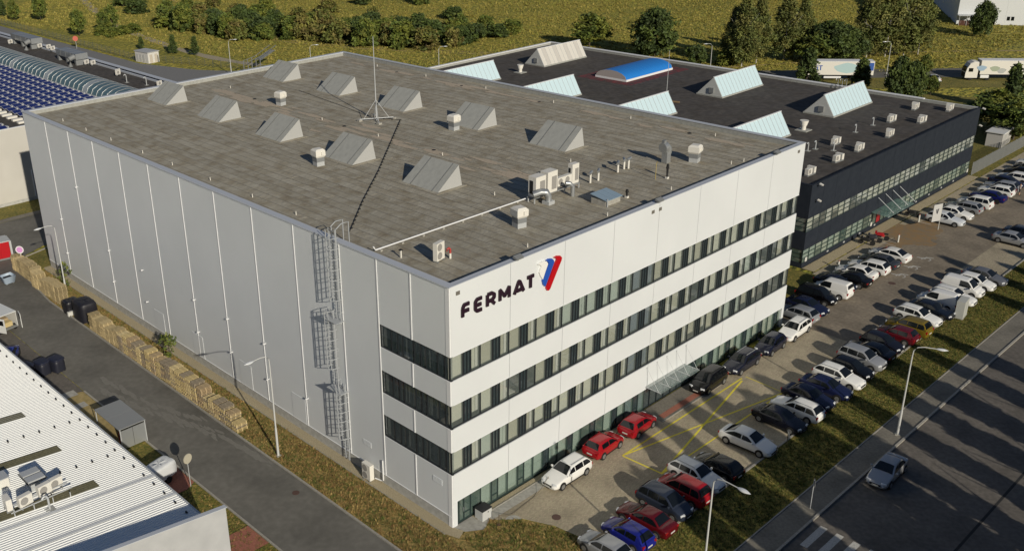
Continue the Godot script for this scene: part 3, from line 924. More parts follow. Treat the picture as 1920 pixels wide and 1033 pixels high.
# ---------------------------------------------------------------- dark hall beside it
func make_dark_building() -> void:
	var b := thing("dark_hall", "dark blue-grey production hall with two bands of small square panes", "building")
	var x0 := 63.4
	var x1 := 113.0
	var z0 := -6.0
	var z1 := -88.0
	var h := 10.3
	var n := 16
	var pw := (x1 - x0) / n
	for s in [[0.0, 0.62], [2.26, 4.52], [6.2, h]]:
		for i in n:
			var mb := MB.new()
			mb.bb(Vector3(x0 + i * pw + 0.015, s[0], z0 - 0.2), Vector3(x0 + (i + 1) * pw - 0.015, s[1], z0))
			part(b, "facade_panel", mb.mesh(), K.darkclad)
	for s in [[0.0, 0.62], [2.26, 4.52], [6.2, h]]:
		for i in 20:
			var mb := MB.new()
			mb.bb(Vector3(x0, s[0], z0 - 0.21 - i * 4.08), Vector3(x0 + 0.2, s[1], z0 - 0.21 - i * 4.08 - 4.05))
			part(b, "facade_panel", mb.mesh(), K.darkclad)
	var sh := MB.new()
	sh.bb(Vector3(x1 - 0.2, 0, z1), Vector3(x1, h - 0.01, z0 - 0.21))
	sh.bb(Vector3(x0 + 0.2, 0, z1), Vector3(x1 - 0.2, h - 0.01, z1 + 0.2))
	sh.bb(Vector3(x0 + 3.0, 0, z0 - 4.2), Vector3(x1 - 0.21, h - 0.8, z0 - 4.0))
	sh.bb(Vector3(x0 + 3.0, 0, z1 + 0.21), Vector3(x0 + 3.2, h - 0.8, z0 - 4.2))
	part(b, "rear_wall", sh.mesh(), K.clad)
	for y in [0.3, 4.2]:
		var fl := MB.new()
		fl.bb(Vector3(x0 + 0.21, y - 0.3, z0 - 3.9), Vector3(x1 - 0.21, y, z0 - 0.21))
		fl.bb(Vector3(x0 + 0.21, y - 0.3, z1 + 0.22), Vector3(x0 + 2.9, y, z0 - 3.95))
		part(b, "storey_floor", fl.mesh(), K.roomfloor)
	# panes: three rows in each of two bands
	var rr := RandomNumberGenerator.new()
	rr.seed = 31
	var cw := 1.55
	var nc := int((x1 - x0) / cw)
	for band in 2:
		var yb := 0.62 if band == 0 else 4.52
		var rh := (2.26 - 0.62) / 3.0 if band == 0 else (6.2 - 4.52) / 3.0
		for i in nc:
			var w := Node3D.new()
			w.name = "window"
			b.add_child(w, true)
			w.position = Vector3(x0 + i * cw, yb, z0)
			if band == 0 and i in [12, 13, 14]: continue
			var f := MB.new()
			f.bb(Vector3(-0.035, 0, -0.12), Vector3(0.035, rh * 3, -0.02))
			for r in 4: f.bb(Vector3(0.035, clampf(r * rh - 0.03, 0, 9), -0.11), Vector3(cw - 0.035, minf(r * rh + 0.03, rh * 3), -0.03))
			part(w, "frame", f.mesh(), K.gframe)
			for r in 3:
				var g := MB.new()
				var open := rr.randf() < 0.035 and r == 1
				if open:
					var bs := Basis(Vector3.RIGHT, -0.55)
					g.box(Vector3(cw * 0.5, r * rh + rh * 0.48, 0.12), Vector3(cw - 0.1, rh - 0.04, 0.04), bs)
					part(w, "open_pane", g.mesh(), M(0.20, 0.30, 0.42, 0.08))
					continue
				g.bb(Vector3(0.035, r * rh + 0.03, -0.075), Vector3(cw - 0.035, (r + 1) * rh - 0.03, -0.065))
				part(w, "pane", g.mesh(), K.panegreen if band == 0 else K.pane)
			if rr.randf() < 0.86:
				var q := MB.new()
				var lo := 0.02 if rr.randf() < 0.7 else rr.randf_range(0.1, 0.9)
				q.bb(Vector3(0.0, lo, -0.2), Vector3(cw - 0.02, rh * 3 - 0.01, -0.18))
				var u := rr.randf()
				part(w, "blind", q.mesh(), (K.blindg if u < 0.5 else K.blind2) if band == 0 else (K.blind2 if u < 0.6 else K.curtain))
		# glazing of the gap side, one strip per bay
		for i in 6:
			var w2 := Node3D.new()
			w2.name = "window"
			b.add_child(w2, true)
			w2.position = Vector3(x0, yb, z0 - 0.2 - i * 2.0)
			var f2 := MB.new()
			f2.bb(Vector3(0.02, 0, -0.05), Vector3(0.12, rh * 3, 0.05))
			for r in 4: f2.bb(Vector3(0.03, clampf(r * rh - 0.03, 0, 9), -1.95), Vector3(0.11, minf(r * rh + 0.03, rh * 3), -0.05))
			part(w2, "frame", f2.mesh(), K.gframe)
			for r in 3:
				var g2 := MB.new()
				g2.bb(Vector3(0.06, r * rh + 0.03, -1.95), Vector3(0.07, (r + 1) * rh - 0.03, -0.05))
				part(w2, "pane", g2.mesh(), K.panegreen)
	# entrance: glass porch with red door and four raking canopy rods
	var e := Node3D.new()
	e.name = "entrance"
	b.add_child(e, true)
	e.position = Vector3(81.4, 0, z0)
	var ef := MB.new()
	for x in [0.0, 1.1, 2.3, 3.4, 4.5]: ef.bb(Vector3(x, 0.05, -0.1), Vector3(x + 0.07, 2.2, 0.02))
	part(e, "door_frame", ef.mesh(), K.frame)
	for x in [0.08, 2.38, 3.48]:
		var g := MB.new()
		g.bb(Vector3(x, 0.08, -0.05), Vector3(x + 1.0, 2.2, -0.04))
		part(e, "door_pane", g.mesh(), K.panegreen)
	var rd := MB.new()
	rd.bb(Vector3(1.18, 0.08, -0.06), Vector3(2.28, 2.1, -0.03))
	part(e, "door", rd.mesh(), M(0.30, 0.012, 0.02, 0.4))
	var cpn := MB.new()
	cpn.box(Vector3(3.0, 2.5, 1.2), Vector3(7.5, 0.04, 2.3), Basis(Vector3.RIGHT, 0.06))
	part(e, "canopy_pane", cpn.mesh(), glass(0.2, 0.34, 0.30, 0.4))
	for k in 4:
		var g := MB.new()
		g.tube([Vector3(0.7 + k * 2.1, 4.2, 0.05), Vector3(0.9 + k * 2.1, 2.55, 2.2)], 0.05, 0.05, 6)
		part(e, "canopy_rod", g.mesh(), K.steel)
	# signs and lamps on the front
	for q in [[64.0, 0.7, 0.45, 0.5], [81.0, 0.55, 0.4, 0.5], [91.2, 0.75, 0.45, 0.55], [112.2, 0.6, 0.45, 0.5]]:
		var mb := MB.new()
		mb.bb(Vector3(q[0], q[1], z0 + 0.001), Vector3(q[0] + q[2], q[1] + q[3], z0 + 0.06))
		part(b, "wall_plate", mb.mesh(), K.platew)
	for i in 10:
		var mb := MB.new()
		mb.bb(Vector3(69.5 + i * 4.2, 0.32, z0 + 0.001), Vector3(69.9 + i * 4.2, 0.5, z0 + 0.05))
		part(b, "vent_grille", mb.mesh(), K.steel)
	for q in [[64.6, 8.2], [64.6, 10.15], [112.8, 10.1], [112.8, 7.6]]:
		var mb := MB.new()
		mb.tube([Vector3(q[0], q[1], z0), Vector3(q[0], q[1] + 0.1, z0 + 0.35)], 0.03, 0.03, 6)
		mb.box(Vector3(q[0], q[1] + 0.12, z0 + 0.5), Vector3(0.28, 0.14, 0.42), Basis(Vector3.RIGHT, 0.3))
		part(b, "floodlight", mb.mesh(), K.acwhite)
	var sl := MB.new()
	sl.tube([Vector3(x0, 8.2, z0 - 1.8), Vector3(x0 - 0.3, 8.3, z0 - 1.8)], 0.03, 0.03, 6)
	sl.box(Vector3(x0 - 0.45, 8.3, z0 - 1.8), Vector3(0.42, 0.16, 0.3), Basis(Vector3.BACK, 0.4))
	part(b, "floodlight", sl.mesh(), K.acwhite)
	# roof
	var dk := MB.new()
	dk.bb(Vector3(x0 + 0.2, 9.5, z1 + 0.2), Vector3(x1 - 0.2, 9.9, z0 - 0.21))
	part(b, "roof_deck", dk.mesh(), K.darkroof)
	for c in [[Vector3(x0 - 0.02, h, z1), Vector3(x0 + 0.3, h + 0.03, z0 + 0.02), 0], [Vector3(x0 + 0.31, h, z0 - 0.25), Vector3(x1, h + 0.03, z0 + 0.02), 0], [Vector3(x1 - 0.5, h + 0.0, z1 - 0.1), Vector3(x1 + 0.1, h + 0.12, z0 - 8.0), 1], [Vector3(x0 + 0.31, h, z1 - 0.1), Vector3(x1 - 0.51, h + 0.12, z1 + 0.5), 1]]:
		var mb := MB.new()
		mb.bb(c[0], c[1])
		part(b, "coping", mb.mesh(), K.strip if c[2] else K.darkclad)
	var ip := MB.new()
	ip.bb(Vector3(x1 - 0.45, 9.8, z1 + 0.3), Vector3(x1 - 0.21, h - 0.005, z0 - 0.3))
	ip.bb(Vector3(x0 + 0.3, 9.8, z1 + 0.21), Vector3(x1 - 0.46, h - 0.005, z1 + 0.45))
	part(b, "parapet", ip.mesh(), K.membrane)
	# ridge skylights
	for q in [[95.0, -37.4, "beside the blue barrel skylight"], [95.0, -19.3, "near the row of rooftop air conditioners"], [95.0, -74.0, "stained white, at the far corner of the dark roof"], [70.4, -73.0, "by the tall hall and the far parapet"], [70.4, -55.2, "by the tall hall, second from the far parapet"], [70.4, -37.2, "by the tall hall, second from the front"], [70.4, -19.1, "by the tall hall, nearest its front"]]:
		ridge_light(q[0], q[1], "ridge skylight on the dark roof, %s" % q[2], q[1] == -74.0)
	# blue barrel skylight on red-edged roofing
	var r := MB.new()
	r.bb(Vector3(92.6, 9.88, -64.5), Vector3(110.2, 9.906, -53.4))
	part(b, "red_roofing", r.mesh(), MT(noise_tex(60, 0.05, 4, 128, [[0.0, Color(0.05, 0.04, 0.04)], [0.45, Color(0.09, 0.03, 0.03)], [1.0, Color(0.22, 0.03, 0.04)]], 0.2), 9.0))
	var bl := thing("barrel_skylight", "low barrel skylight covered in bright blue on the dark roof", "skylight", Vector3(94.6, 9.9, -62.0))
	var kb := MB.new()
	kb.bb(Vector3(0, 0, 0), Vector3(13.4, 0.35, 6.6))
	part(bl, "base", kb.mesh(), K.strip)
	for k in 12:
		var g := []
		for i in 9:
			var a := PI * i / 8.0
			var p := Vector3(0, 0.35 + sin(a) * 1.25, 3.3 - cos(a) * 3.2)
			g.append([p + Vector3(0.05 + k * 1.108, 0, 0), p + Vector3(0.05 + (k + 1) * 1.108 - 0.015, 0, 0)])
		var mb := MB.new()
		mb.grid(g)
		part(bl, "cover_sheet", mb.mesh(), M(0.02, 0.20, 0.62, 0.45))
	for x in [0.02, 13.38]:
		var pg := PackedVector2Array()
		for i in 9:
			var a := PI * i / 8.0
			pg.append(Vector2(3.3 - cos(a) * 3.2, sin(a) * 1.25))
		var mb := MB.new()
		mb.extrude(pg, Vector3(x + 0.02, 0.355, 0), Vector3.BACK, Vector3.UP, 0.03)
		part(bl, "end_panel", mb.mesh(), M(0.42, 0.38, 0.36, 0.7))
	# lightning conductor rod on timber feet
	var ml := thing("roof_mast", "thin mast on crossed timber feet between skylights of the dark roof", "mast", Vector3(87.4, 9.9, -42.5))
	var mm := MB.new()
	mm.tube([Vector3(0, 0, 0), Vector3(0, 8.0, 0)], 0.06, 0.025, 6)
	part(ml, "pole", mm.mesh(), K.steel)
	for a in [0.3, 1.9]:
		var tb := MB.new()
		tb.box(Vector3(0, 0.16, 0), Vector3(4.2, 0.2, 0.3), Basis(Vector3.UP, a))
		part(ml, "foot", tb.mesh(), M(0.22, 0.15, 0.08, 0.9))
	# roof access ladder top at the far edge
	var ld := thing("roof_ladder", "galvanised ladder head standing over the far parapet of the dark roof", "ladder", Vector3(112.9, 9.9, -27.0))
	for z in [-0.7, 0.0, 0.7]:
		var mb := MB.new()
		mb.tube([Vector3(0.2, -1, z), Vector3(0.2, 1.6, z), Vector3(-0.6, 1.6, z), Vector3(-0.6, 0.2, z)], 0.05, 0.05, 6)
		part(ld, "rail", mb.mesh(), K.galv)

func ridge_light(x: float, z: float, label: String, dirty: bool) -> void:
	var t := thing("ridge_skylight", label, "skylight", Vector3(x, 9.9, z), 0.0, "ridge skylights of the dark hall")
	var L := 12.0
	var kb := MB.new()
	kb.bb(Vector3(-0.1, 0, -4.6), Vector3(L + 0.1, 0.22, 0.1))
	part(t, "base", kb.mesh(), K.membrane)
	var a := Vector3(0, 0.22, 0)
	var r := Vector3(0, 3.05, -1.75)
	var c := Vector3(0, 0.22, -4.5)
	var gl: Material = M(0.62, 0.60, 0.55, 0.6) if dirty else K.polyc
	for k in 12:
		var mb := MB.new()
		var o := Vector3(k * L / 12.0 + 0.02, 0, 0)
		var e := Vector3(L / 12.0 - 0.04, 0, 0)
		mb.quad(a + o, a + o + e, r + o + e, r + o)
		part(t, "pane", mb.mesh(), gl if not (dirty and k % 3 == 1) else M(0.52, 0.50, 0.46, 0.7))
	var bars := MB.new()
	for k in 13:
		var o := Vector3(k * L / 12.0, 0, 0)
		var m := (a + r) * 0.5 + o
		bars.box(m + Vector3(0, 0.005, 0.01), Vector3(0.05, (r - a).length(), 0.05), Basis(Vector3.RIGHT, (r - a).normalized(), Vector3.RIGHT.cross((r - a).normalized())))
	part(t, "glazing_bar", bars.mesh(), K.steel)
	var bk := MB.new()
	bk.quad(c + Vector3(L, 0, 0), c, r, r + Vector3(L, 0, 0))
	part(t, "rear_slope", bk.mesh(), K.membrane)
	var cap := MB.new()
	cap.box(r + Vector3(L * 0.5, 0.03, 0), Vector3(L + 0.1, 0.08, 0.24))
	part(t, "ridge_cap", cap.mesh(), K.strip)
	for x2 in [0.0, L]:
		var mb := MB.new()
		mb.extrude(PackedVector2Array([Vector2(0, 0.22), Vector2(-1.75, 3.03), Vector2(-4.5, 0.22)]), Vector3(x2 - 0.02, 0, 0), Vector3.BACK, Vector3.UP, 0.04)
		part(t, "end_panel", mb.mesh(), K.gable)
	var fan := MB.new()
	fan.box(Vector3(-0.12, 1.0, -1.9), Vector3(0.3, 0.8, 0.8))
	part(t, "fan_box", fan.mesh(), K.grey)

# ---------------------------------------------------------------- hall with the solar roof
func make_solar_building() -> void:
	var b := thing("solar_hall", "beige hall with dark flat roof carrying solar panels and a vaulted skylight", "building")
	var z0 := -99.7
	var h := 11.2
	for i in 14:
		var mb := MB.new()
		mb.bb(Vector3(-44 + i * 6.0 + 0.015, 0.5, z0 - 0.2), Vector3(-38 + i * 6.0 - 0.015, h, z0))
		part(b, "wall_panel", mb.mesh(), MT(noise_tex(61, 0.01, 3, 128, [[0.0, Color(0.50, 0.485, 0.44)], [1.0, Color(0.56, 0.545, 0.50)]], 0.04), 9.0) if i == 0 else b.get_child(0).material_override)
	var pl := MB.new()
	pl.bb(Vector3(-44, -0.1, z0 - 0.2), Vector3(40, 0.49, z0 + 0.03))
	part(b, "plinth", pl.mesh(), K.plinth)
	var ot := MB.new()
	ot.bb(Vector3(39.8, 0, -290), Vector3(40, h, z0 - 0.21))
	part(b, "side_wall", ot.mesh(), K.clad)
	var dk := MB.new()
	dk.bb(Vector3(-44, 10.4, -290), Vector3(39.75, 10.8, z0 - 0.21))
	part(b, "roof_deck", dk.mesh(), K.darkroof)
	var cp := MB.new()
	cp.bb(Vector3(-44, h, z0 - 0.35), Vector3(40.1, h + 0.08, z0 + 0.04))
	part(b, "coping", cp.mesh(), K.strip)
	var cp2 := MB.new()
	cp2.bb(Vector3(39.2, h, -290), Vector3(40.1, h + 0.09, z0 - 0.36))
	cp2.bb(Vector3(38.6, 10.8, -290), Vector3(38.9, h - 0.1, z0 - 0.36))
	part(b, "coping", cp2.mesh(), K.coping)
	# opening bay, wall light, ladder, door
	var dr := MB.new()
	dr.bb(Vector3(9.6, 0.5, z0 + 0.001), Vector3(14.0, 4.4, z0 + 0.06))
	part(b, "dock_door", dr.mesh(), K.grey)
	var ln := MB.new()
	ln.bb(Vector3(9.4, 0.5, z0 + 0.002), Vector3(9.58, 4.6, z0 + 0.12))
	part(b, "door_trim", ln.mesh(), K.strip)
	# panes of the vault
	var v := thing("vault_skylight", "long glazed barrel vault running beside the solar panels", "skylight", Vector3(29.0, 10.8, 0))
	for k in 40:
		var g := []
		for i in 7:
			var a := PI * i / 6.0
			var p := Vector3(cos(a) * -2.9, 0.25 + sin(a) * 1.5, -102.0 - k * 1.75)
			g.append([p, p + Vector3(0, 0, -1.62)])
		var mb := MB.new()
		mb.grid(g)
		part(v, "pane", mb.mesh(), K.vaultglass if k % 9 != 7 else M(0.30, 0.34, 0.37, 0.4))
	for k in 41:
		var pts := []
		for i in 7:
			var a := PI * i / 6.0
			pts.append(Vector3(cos(a) * -2.94, 0.26 + sin(a) * 1.53, -101.93 - k * 1.75))
		var mb := MB.new()
		mb.tube(pts, 0.06, 0.06, 5)
		part(v, "rib", mb.mesh(), K.galv)
	var vb := MB.new()
	vb.bb(Vector3(-3.1, 0, -172), Vector3(3.1, 0.24, -101.7))
	part(v, "base", vb.mesh(), K.steel)
	# solar panels, each on its own ballast tray
	var pm := MB.new()
	pm.box(Vector3(0, 0.34, 0), Vector3(1.3, 0.04, 1.25), Basis(Vector3.RIGHT, 0.2))
	var fm := MB.new()
	for q in [[0, -0.64, 1.38, 0.05], [0, 0.64, 1.38, 0.05], [-0.665, 0, 0.05, 1.22], [0.665, 0, 0.05, 1.22]]:
		fm.box(Vector3(q[0], 0.34 - q[1] * 0.2, q[1]), Vector3(q[2], 0.06, q[3]), Basis(Vector3.RIGHT, 0.2))
	fm.bb(Vector3(0.69, 0.0, -0.5), Vector3(0.92, 0.46, 0.3))
	var pmesh := pm.mesh()
	var fmesh := fm.mesh()
	for set_ in [[12.6, 8, -103.4, 25], [-8.4, 10, -101.4, 5]]:
		for i in set_[1]:
			for j in set_[3]:
				var p := Vector3(set_[0] + i * 1.72, 10.8, set_[2] - j * 2.1)
				if set_[1] == 8 and i == 4 and j == 19: continue
				var t := thing("solar_module", "blue solar panel in silver frame on the dark flat roof", "solar panel", p, 0.0, "solar panels on the beige hall")
				part(t, "cells", pmesh, K.solar)
				part(t, "frame", fmesh, K.alu)
	for j in 14:
		solo("ballast_block", boxm(Vector3(1.5, 0.3, 0.7)), K.acwhite, "pale ballast block lined up beside the solar panels", "block", Vector3(10.9, 10.8, -103.4 - j * 2.1), 0.0, "ballast blocks along the solar panels")
	# air handling plant on the dark roof
	for q in [[37.5, -168.0, 11.0, "farther from the tall white hall"], [36.2, -143.0, 9.0, "nearer the tall white hall"]]:
		var t := thing("air_handler", "galvanised air handling duct frame on the dark roof, %s" % q[3], "air handler", Vector3(q[0], 10.8, q[1]))
		for k in 4:
			part(t, "duct_box", boxm(Vector3(2.4, 1.1, q[2] / 4.0 - 0.15)), K.galv, Vector3(0.5, 1.1, -q[2] * 0.5 + (k + 0.5) * q[2] / 4.0))
		for k in 3:
			part(t, "leg", boxm(Vector3(2.0, 1.1, 0.7)), K.galv, Vector3(0.4, 0, -q[2] * 0.45 + k * q[2] * 0.43))
		var dk2 := MB.new()
		dk2.tube([Vector3(-0.8, 1.7, q[2] * 0.45), Vector3(-1.6, 1.5, q[2] * 0.45), Vector3(-1.8, 0.0, q[2] * 0.45)], 0.55, 0.55, 10)
		part(t, "duct", dk2.mesh(), K.grey)
	for q in [[38.2, -162.0], [39.0, -159.5], [38.8, -157.0], [37.0, -137.5], [37.6, -136.0], [36.9, -124.5], [36.4, -123.5], [37.0, -109.5], [36.0, -172.0]]:
		split_unit(Vector3(q[0], 10.95, q[1]), 0.4, "white split air conditioner on the dark roof with solar panels", "air conditioners on the solar hall roof")
	for q in [[35.0, -117.5], [36.3, -112.8]]:
		goose(Vector3(q[0], 10.8, q[1]), 1.4, "white gooseneck vent pipe on the solar hall roof", "gooseneck vents on the solar hall")
# white condensing unit with a round fan
func split_unit(p: Vector3, turn: float, label: String, group: String, lift := 0.25) -> void:
	var t := thing("air_conditioner", label, "air conditioner", p, turn, group)
	if not cache.has("su_body"):
		var mb := MB.new()
		mb.box(Vector3(0, 0.6, 0), Vector3(0.95, 0.75, 0.36))
		cache.su_body = mb.mesh()
		var fn := MB.new()
		fn.tube([Vector3(-0.12, 0.6, 0.182), Vector3(-0.12, 0.6, 0.2)], 0.28, 0.27, 16)
		cache.su_fan = fn.mesh()
		var lg := MB.new()
		lg.box(Vector3(0, 0.11, 0), Vector3(0.06, 0.22, 0.42))
		cache.su_leg = lg.mesh()
	part(t, "casing", cache.su_body, K.acwhite)
	part(t, "fan_grille", cache.su_fan, K.acgrille)
	part(t, "leg", cache.su_leg, K.grey, Vector3(-0.36, 0, 0))
	part(t, "leg", cache.su_leg, K.grey, Vector3(0.36, 0, 0))
func goose(p: Vector3, h: float, label: String, group: String) -> void:
	var t := thing("vent_pipe", label, "vent pipe", p, 0.0, group)
	var mb := MB.new()
	mb.tube([Vector3(0, 0, 0), Vector3(0, h * 0.8, 0), Vector3(-0.08, h, 0), Vector3(-0.26, h * 1.03, 0), Vector3(-0.4, h * 0.9, 0)], 0.075, 0.075, 8)
	part(t, "pipe", mb.mesh(), K.steel)
	part(t, "flashing", boxm(Vector3(0.6, 0.03, 0.6)), K.membrane)
# ---------------------------------------------------------------- hall with the white corrugated roof
func shed_y(x: float) -> float:
	return 6.0 + (-16.6 - x) * 0.09
func make_white_shed() -> void:
	var b := thing("corrugated_hall", "low hall with white corrugated metal roof and grey end wall", "building")
	var x0 := -16.6
	var x1 := -46.0
	var mb := MB.new()
	var prof := [[0.0, 0.0], [0.10, 0.0], [0.125, 0.045], [0.185, 0.045], [0.21, 0.0]]
	var pts := []
	for r in 4:
		for q in prof: pts.append(Vector2(q[0] + r * 0.25, q[1]))
	pts.append(Vector2(1.0, 0.0))
	for i in pts.size() - 1:
		var a: Vector2 = pts[i]
		var c: Vector2 = pts[i + 1]
		var ya := shed_y(x1)
		mb.quad(Vector3(x1, ya + a.y, -a.x), Vector3(x0, 6.0 + a.y, -a.x), Vector3(x0, 6.0 + c.y, -c.x), Vector3(x1, ya + c.y, -c.x))
	var sm := mb.mesh()
	for k in 72:
		part(b, "roof_sheet", sm, K.corr, Vector3(0, 0.003 * (k % 2), -5.5 - k * 0.998))
	# ageing translucent strips, three ribs wide
	for q in [[-20.2, -28.6], [-20.2, -21.9], [-20.2, -15.7], [-20.2, -41.5], [-20.2, -35.0]]:
		var t := MB.new()
		for r in 4:
			var z: float = q[1] + r * 0.25
			var y0 := shed_y(q[0]) + 0.052
			var y1 := shed_y(x1) + 0.052
			t.quad(Vector3(x1, y1, z + 0.17), Vector3(q[0], y0, z + 0.17), Vector3(q[0], y0, z), Vector3(x1, y1, z))
			t.quad(Vector3(x1, y1 - 0.03, z + 0.245), Vector3(q[0], y0 - 0.03, z + 0.245), Vector3(q[0], y0, z + 0.175), Vector3(x1, y1, z + 0.175))
		part(b, "translucent_strip", t.mesh(), K.oldplastic)
	for z in [-13.6, -10.6]:
		var t := MB.new()
		var d := Vector3(x0 - x1, 6.0 - shed_y(x1), 0)
		t.box(Vector3((x0 + x1) * 0.5, (6.0 + shed_y(x1)) * 0.5 + 0.06, z), Vector3(d.length(), 0.03, 0.26), Basis(Vector3.BACK, atan2(d.y, d.x)))
		part(b, "roof_flashing", t.mesh(), K.flash)
	for k in 46:
		var t := MB.new()
		t.box(Vector3.ZERO, Vector3(0.09, 0.14, 0.2))
		part(b, "snow_guard", t.mesh(), K.black, Vector3(-17.2, shed_y(-17.2) + 0.1, -8.0 - k * 1.5))
	for k in 6:
		var t := MB.new()
		t.box(Vector3.ZERO, Vector3(0.09, 0.14, 0.2))
		var xx := -18.0 - k * 1.2
		part(b, "snow_guard", t.mesh(), K.black, Vector3(xx, shed_y(xx) + 0.1, -18.0))
		part(b, "snow_guard", t.mesh(), K.black, Vector3(xx, shed_y(xx) + 0.1, -24.6))
	var gut := MB.new()
	gut.bb(Vector3(-16.62, 5.78, -78), Vector3(-16.42, 5.96, -5.5))
	part(b, "gutter", gut.mesh(), K.steel)
	var wl := MB.new()
	wl.bb(Vector3(-17.0, 0, -78), Vector3(-16.75, 5.8, -5.5))
	part(b, "side_wall", wl.mesh(), K.clad)
	# raised end wall with a sloping top
	var pg := PackedVector2Array(v2([-15.75, -0.1, -15.75, 7.25, -46.0, 10.9, -46.0, -0.1]))
	var ew := MB.new()
	ew.extrude(pg, Vector3(0, 0, -5.45), Vector3.RIGHT, Vector3.UP, 0.26)
	part(b, "end_wall", ew.mesh(), K.endwall)
	var ec := MB.new()
	ec.box(Vector3(-30.85, 9.10, -5.32), Vector3(30.6, 0.05, 0.36), Basis(Vector3.BACK, -0.12))
	part(b, "coping", ec.mesh(), K.coping)
	# plant on the roof
	for q in [[-25.2, -15.0], [-23.7, -15.5], [-22.8, -15.8]]:
		split_unit(Vector3(q[0], shed_y(q[0]) + 0.25, q[1]), 0.15, "white air conditioner on steel legs on the corrugated roof, fan towards the end wall", "fan units on the corrugated roof")
	var tw := thing("air_conditioner", "white air conditioner turned sideways beside the corrugated roof's fan units", "air conditioner", Vector3(-26.2, shed_y(-26.2) + 0.2, -15.4), 1.5)
	part(tw, "casing", boxm(Vector3(0.9, 0.85, 0.38)), K.acwhite, Vector3(0, 0.2, 0))
	part(tw, "leg", boxm(Vector3(0.06, 0.2, 0.45)), K.grey, Vector3(-0.3, 0, 0))
	part(tw, "leg", boxm(Vector3(0.06, 0.2, 0.45)), K.grey, Vector3(0.3, 0, 0))
	var hd := thing("exhaust_hood", "grey square exhaust cowl rising from the corrugated roof", "exhaust hood", Vector3(-23.7, shed_y(-23.7), -17.4))
	part(hd, "curb", boxm(Vector3(0.7, 0.5, 0.7)), K.steel)
	var hm := MB.new()
	hm.grid([[Vector3(-0.4, 0.5, 0.4), Vector3(0.4, 0.5, 0.4), Vector3(0.4, 0.5, -0.4), Vector3(-0.4, 0.5, -0.4)], [Vector3(-0.7, 0.95, 0.95), Vector3(0.7, 0.95, 0.95), Vector3(0.7, 0.95, -0.95), Vector3(-0.7, 0.95, -0.95)]], true)
	part(hd, "cowl", hm.mesh(), K.grey)
	for z in [-0.45, 0.45]: part(hd, "louvre", boxm(Vector3(1.2, 0.12, 0.7)), K.steel, Vector3(0, 0.96, z))
	var wb := thing("roof_vent_box", "pale square vent box at the edge of the corrugated roof's plant", "vent", Vector3(-25.6, shed_y(-25.6), -19.0))
	part(wb, "casing", boxm(Vector3(1.3, 0.7, 1.0)), K.acwhite)
	part(wb, "lid", boxm(Vector3(1.4, 0.06, 1.1)), K.steel, Vector3(0, 0.72, 0))
	var pf_ := thing("pipe_frame", "thin steel support frame below the corrugated roof's air conditioners", "frame", Vector3(-24.2, shed_y(-24.2), -14.7))
	for x in [-1.9, -0.6, 0.7, 1.9]:
		part(pf_, "post", boxm(Vector3(0.06, 0.5 - x * 0.05, 0.06)), K.steel, Vector3(x, -0.09 * x, 0))
	part(pf_, "rail", boxm(Vector3(4.2, 0.06, 0.06)), K.steel, Vector3(0, 0.5, 0))
	part(pf_, "rail", boxm(Vector3(4.2, 0.06, 0.06)), K.steel, Vector3(0, 0.5, -0.8))
	goose(Vector3(-24.0, shed_y(-24.0) + 0.02, -14.1), 1.1, "fat white vent pipe bending towards the corrugated roof's units", "")

# ---------------------------------------------------------------- white hall beyond the field
func make_far_hall() -> void:
	var b := thing("far_hall", "tall white hall with an open loading door beyond the field", "building", Vector3(245.4, 0, -59.0), -1.05)
	for i in 5:
		var w := MB.new()
		if i == 0:
			w.bb(Vector3(0.02, 0, -0.3), Vector3(5.98, 14, 0)); w.bb(Vector3(6.0, 3.6, -0.3), Vector3(9.2, 14, -0.002))
			w.bb(Vector3(9.2, 0, -0.3), Vector3(11.5, 14, 0))
		else:
			w.bb(Vector3(11.5 + (i - 1) * 12.0 + 0.02, 0, -0.3), Vector3(11.5 + i * 12.0, 14, 0))
		part(b, "wall_panel", w.mesh(), K.white)
	var sd := MB.new()
	sd.bb(Vector3(0.0, 0, -60), Vector3(0.28, 14, -0.31))
	sd.bb(Vector3(0.3, 13.7, -60), Vector3(59.5, 14, -0.31))
	sd.bb(Vector3(0.3, 0, -14), Vector3(59.5, 13.6, -13.7))
	part(b, "side_wall", sd.mesh(), K.clad)
	var tr := MB.new()
	tr.bb(Vector3(5.85, 0, 0.001), Vector3(6.0, 3.7, 0.12)); tr.bb(Vector3(9.2, 0, 0.001), Vector3(9.35, 3.7, 0.12)); tr.bb(Vector3(6.0, 3.6, 0.001), Vector3(9.2, 4.4, 0.1))
	part(b, "door_surround", tr.mesh(), K.strip)
	for x in [11.9, 12.9]:
		var wn := MB.new()
		wn.bb(Vector3(x, 1.2, 0.001), Vector3(x + 0.7, 2.2, 0.05))
		part(b, "window", wn.mesh(), K.autoglass)
	var dr := MB.new()
	dr.bb(Vector3(4.6, 0, 0.001), Vector3(5.3, 2.3, 0.05))
	part(b, "door", dr.mesh(), K.frame)
	var s := thing("lean_to", "brown boarded shelter with a pale flat roof against the far white hall", "shelter", Vector3(245.4, 0, -59.0), -1.05)
	for i in 8:
		part(s, "board", boxm(Vector3(0.42, 1.3, 0.08)), M(0.09, 0.035, 0.022, 0.8), Vector3(0.45 + i * 0.45, 0, 2.2))
	part(s, "roof", boxm(Vector3(4.2, 0.12, 2.6)), K.steel, Vector3(2.0, 2.5, 1.3))
	for x in [0.2, 2.0, 3.8]: part(s, "post", boxm(Vector3(0.1, 2.5, 0.1)), K.steel, Vector3(x, 0, 2.35))

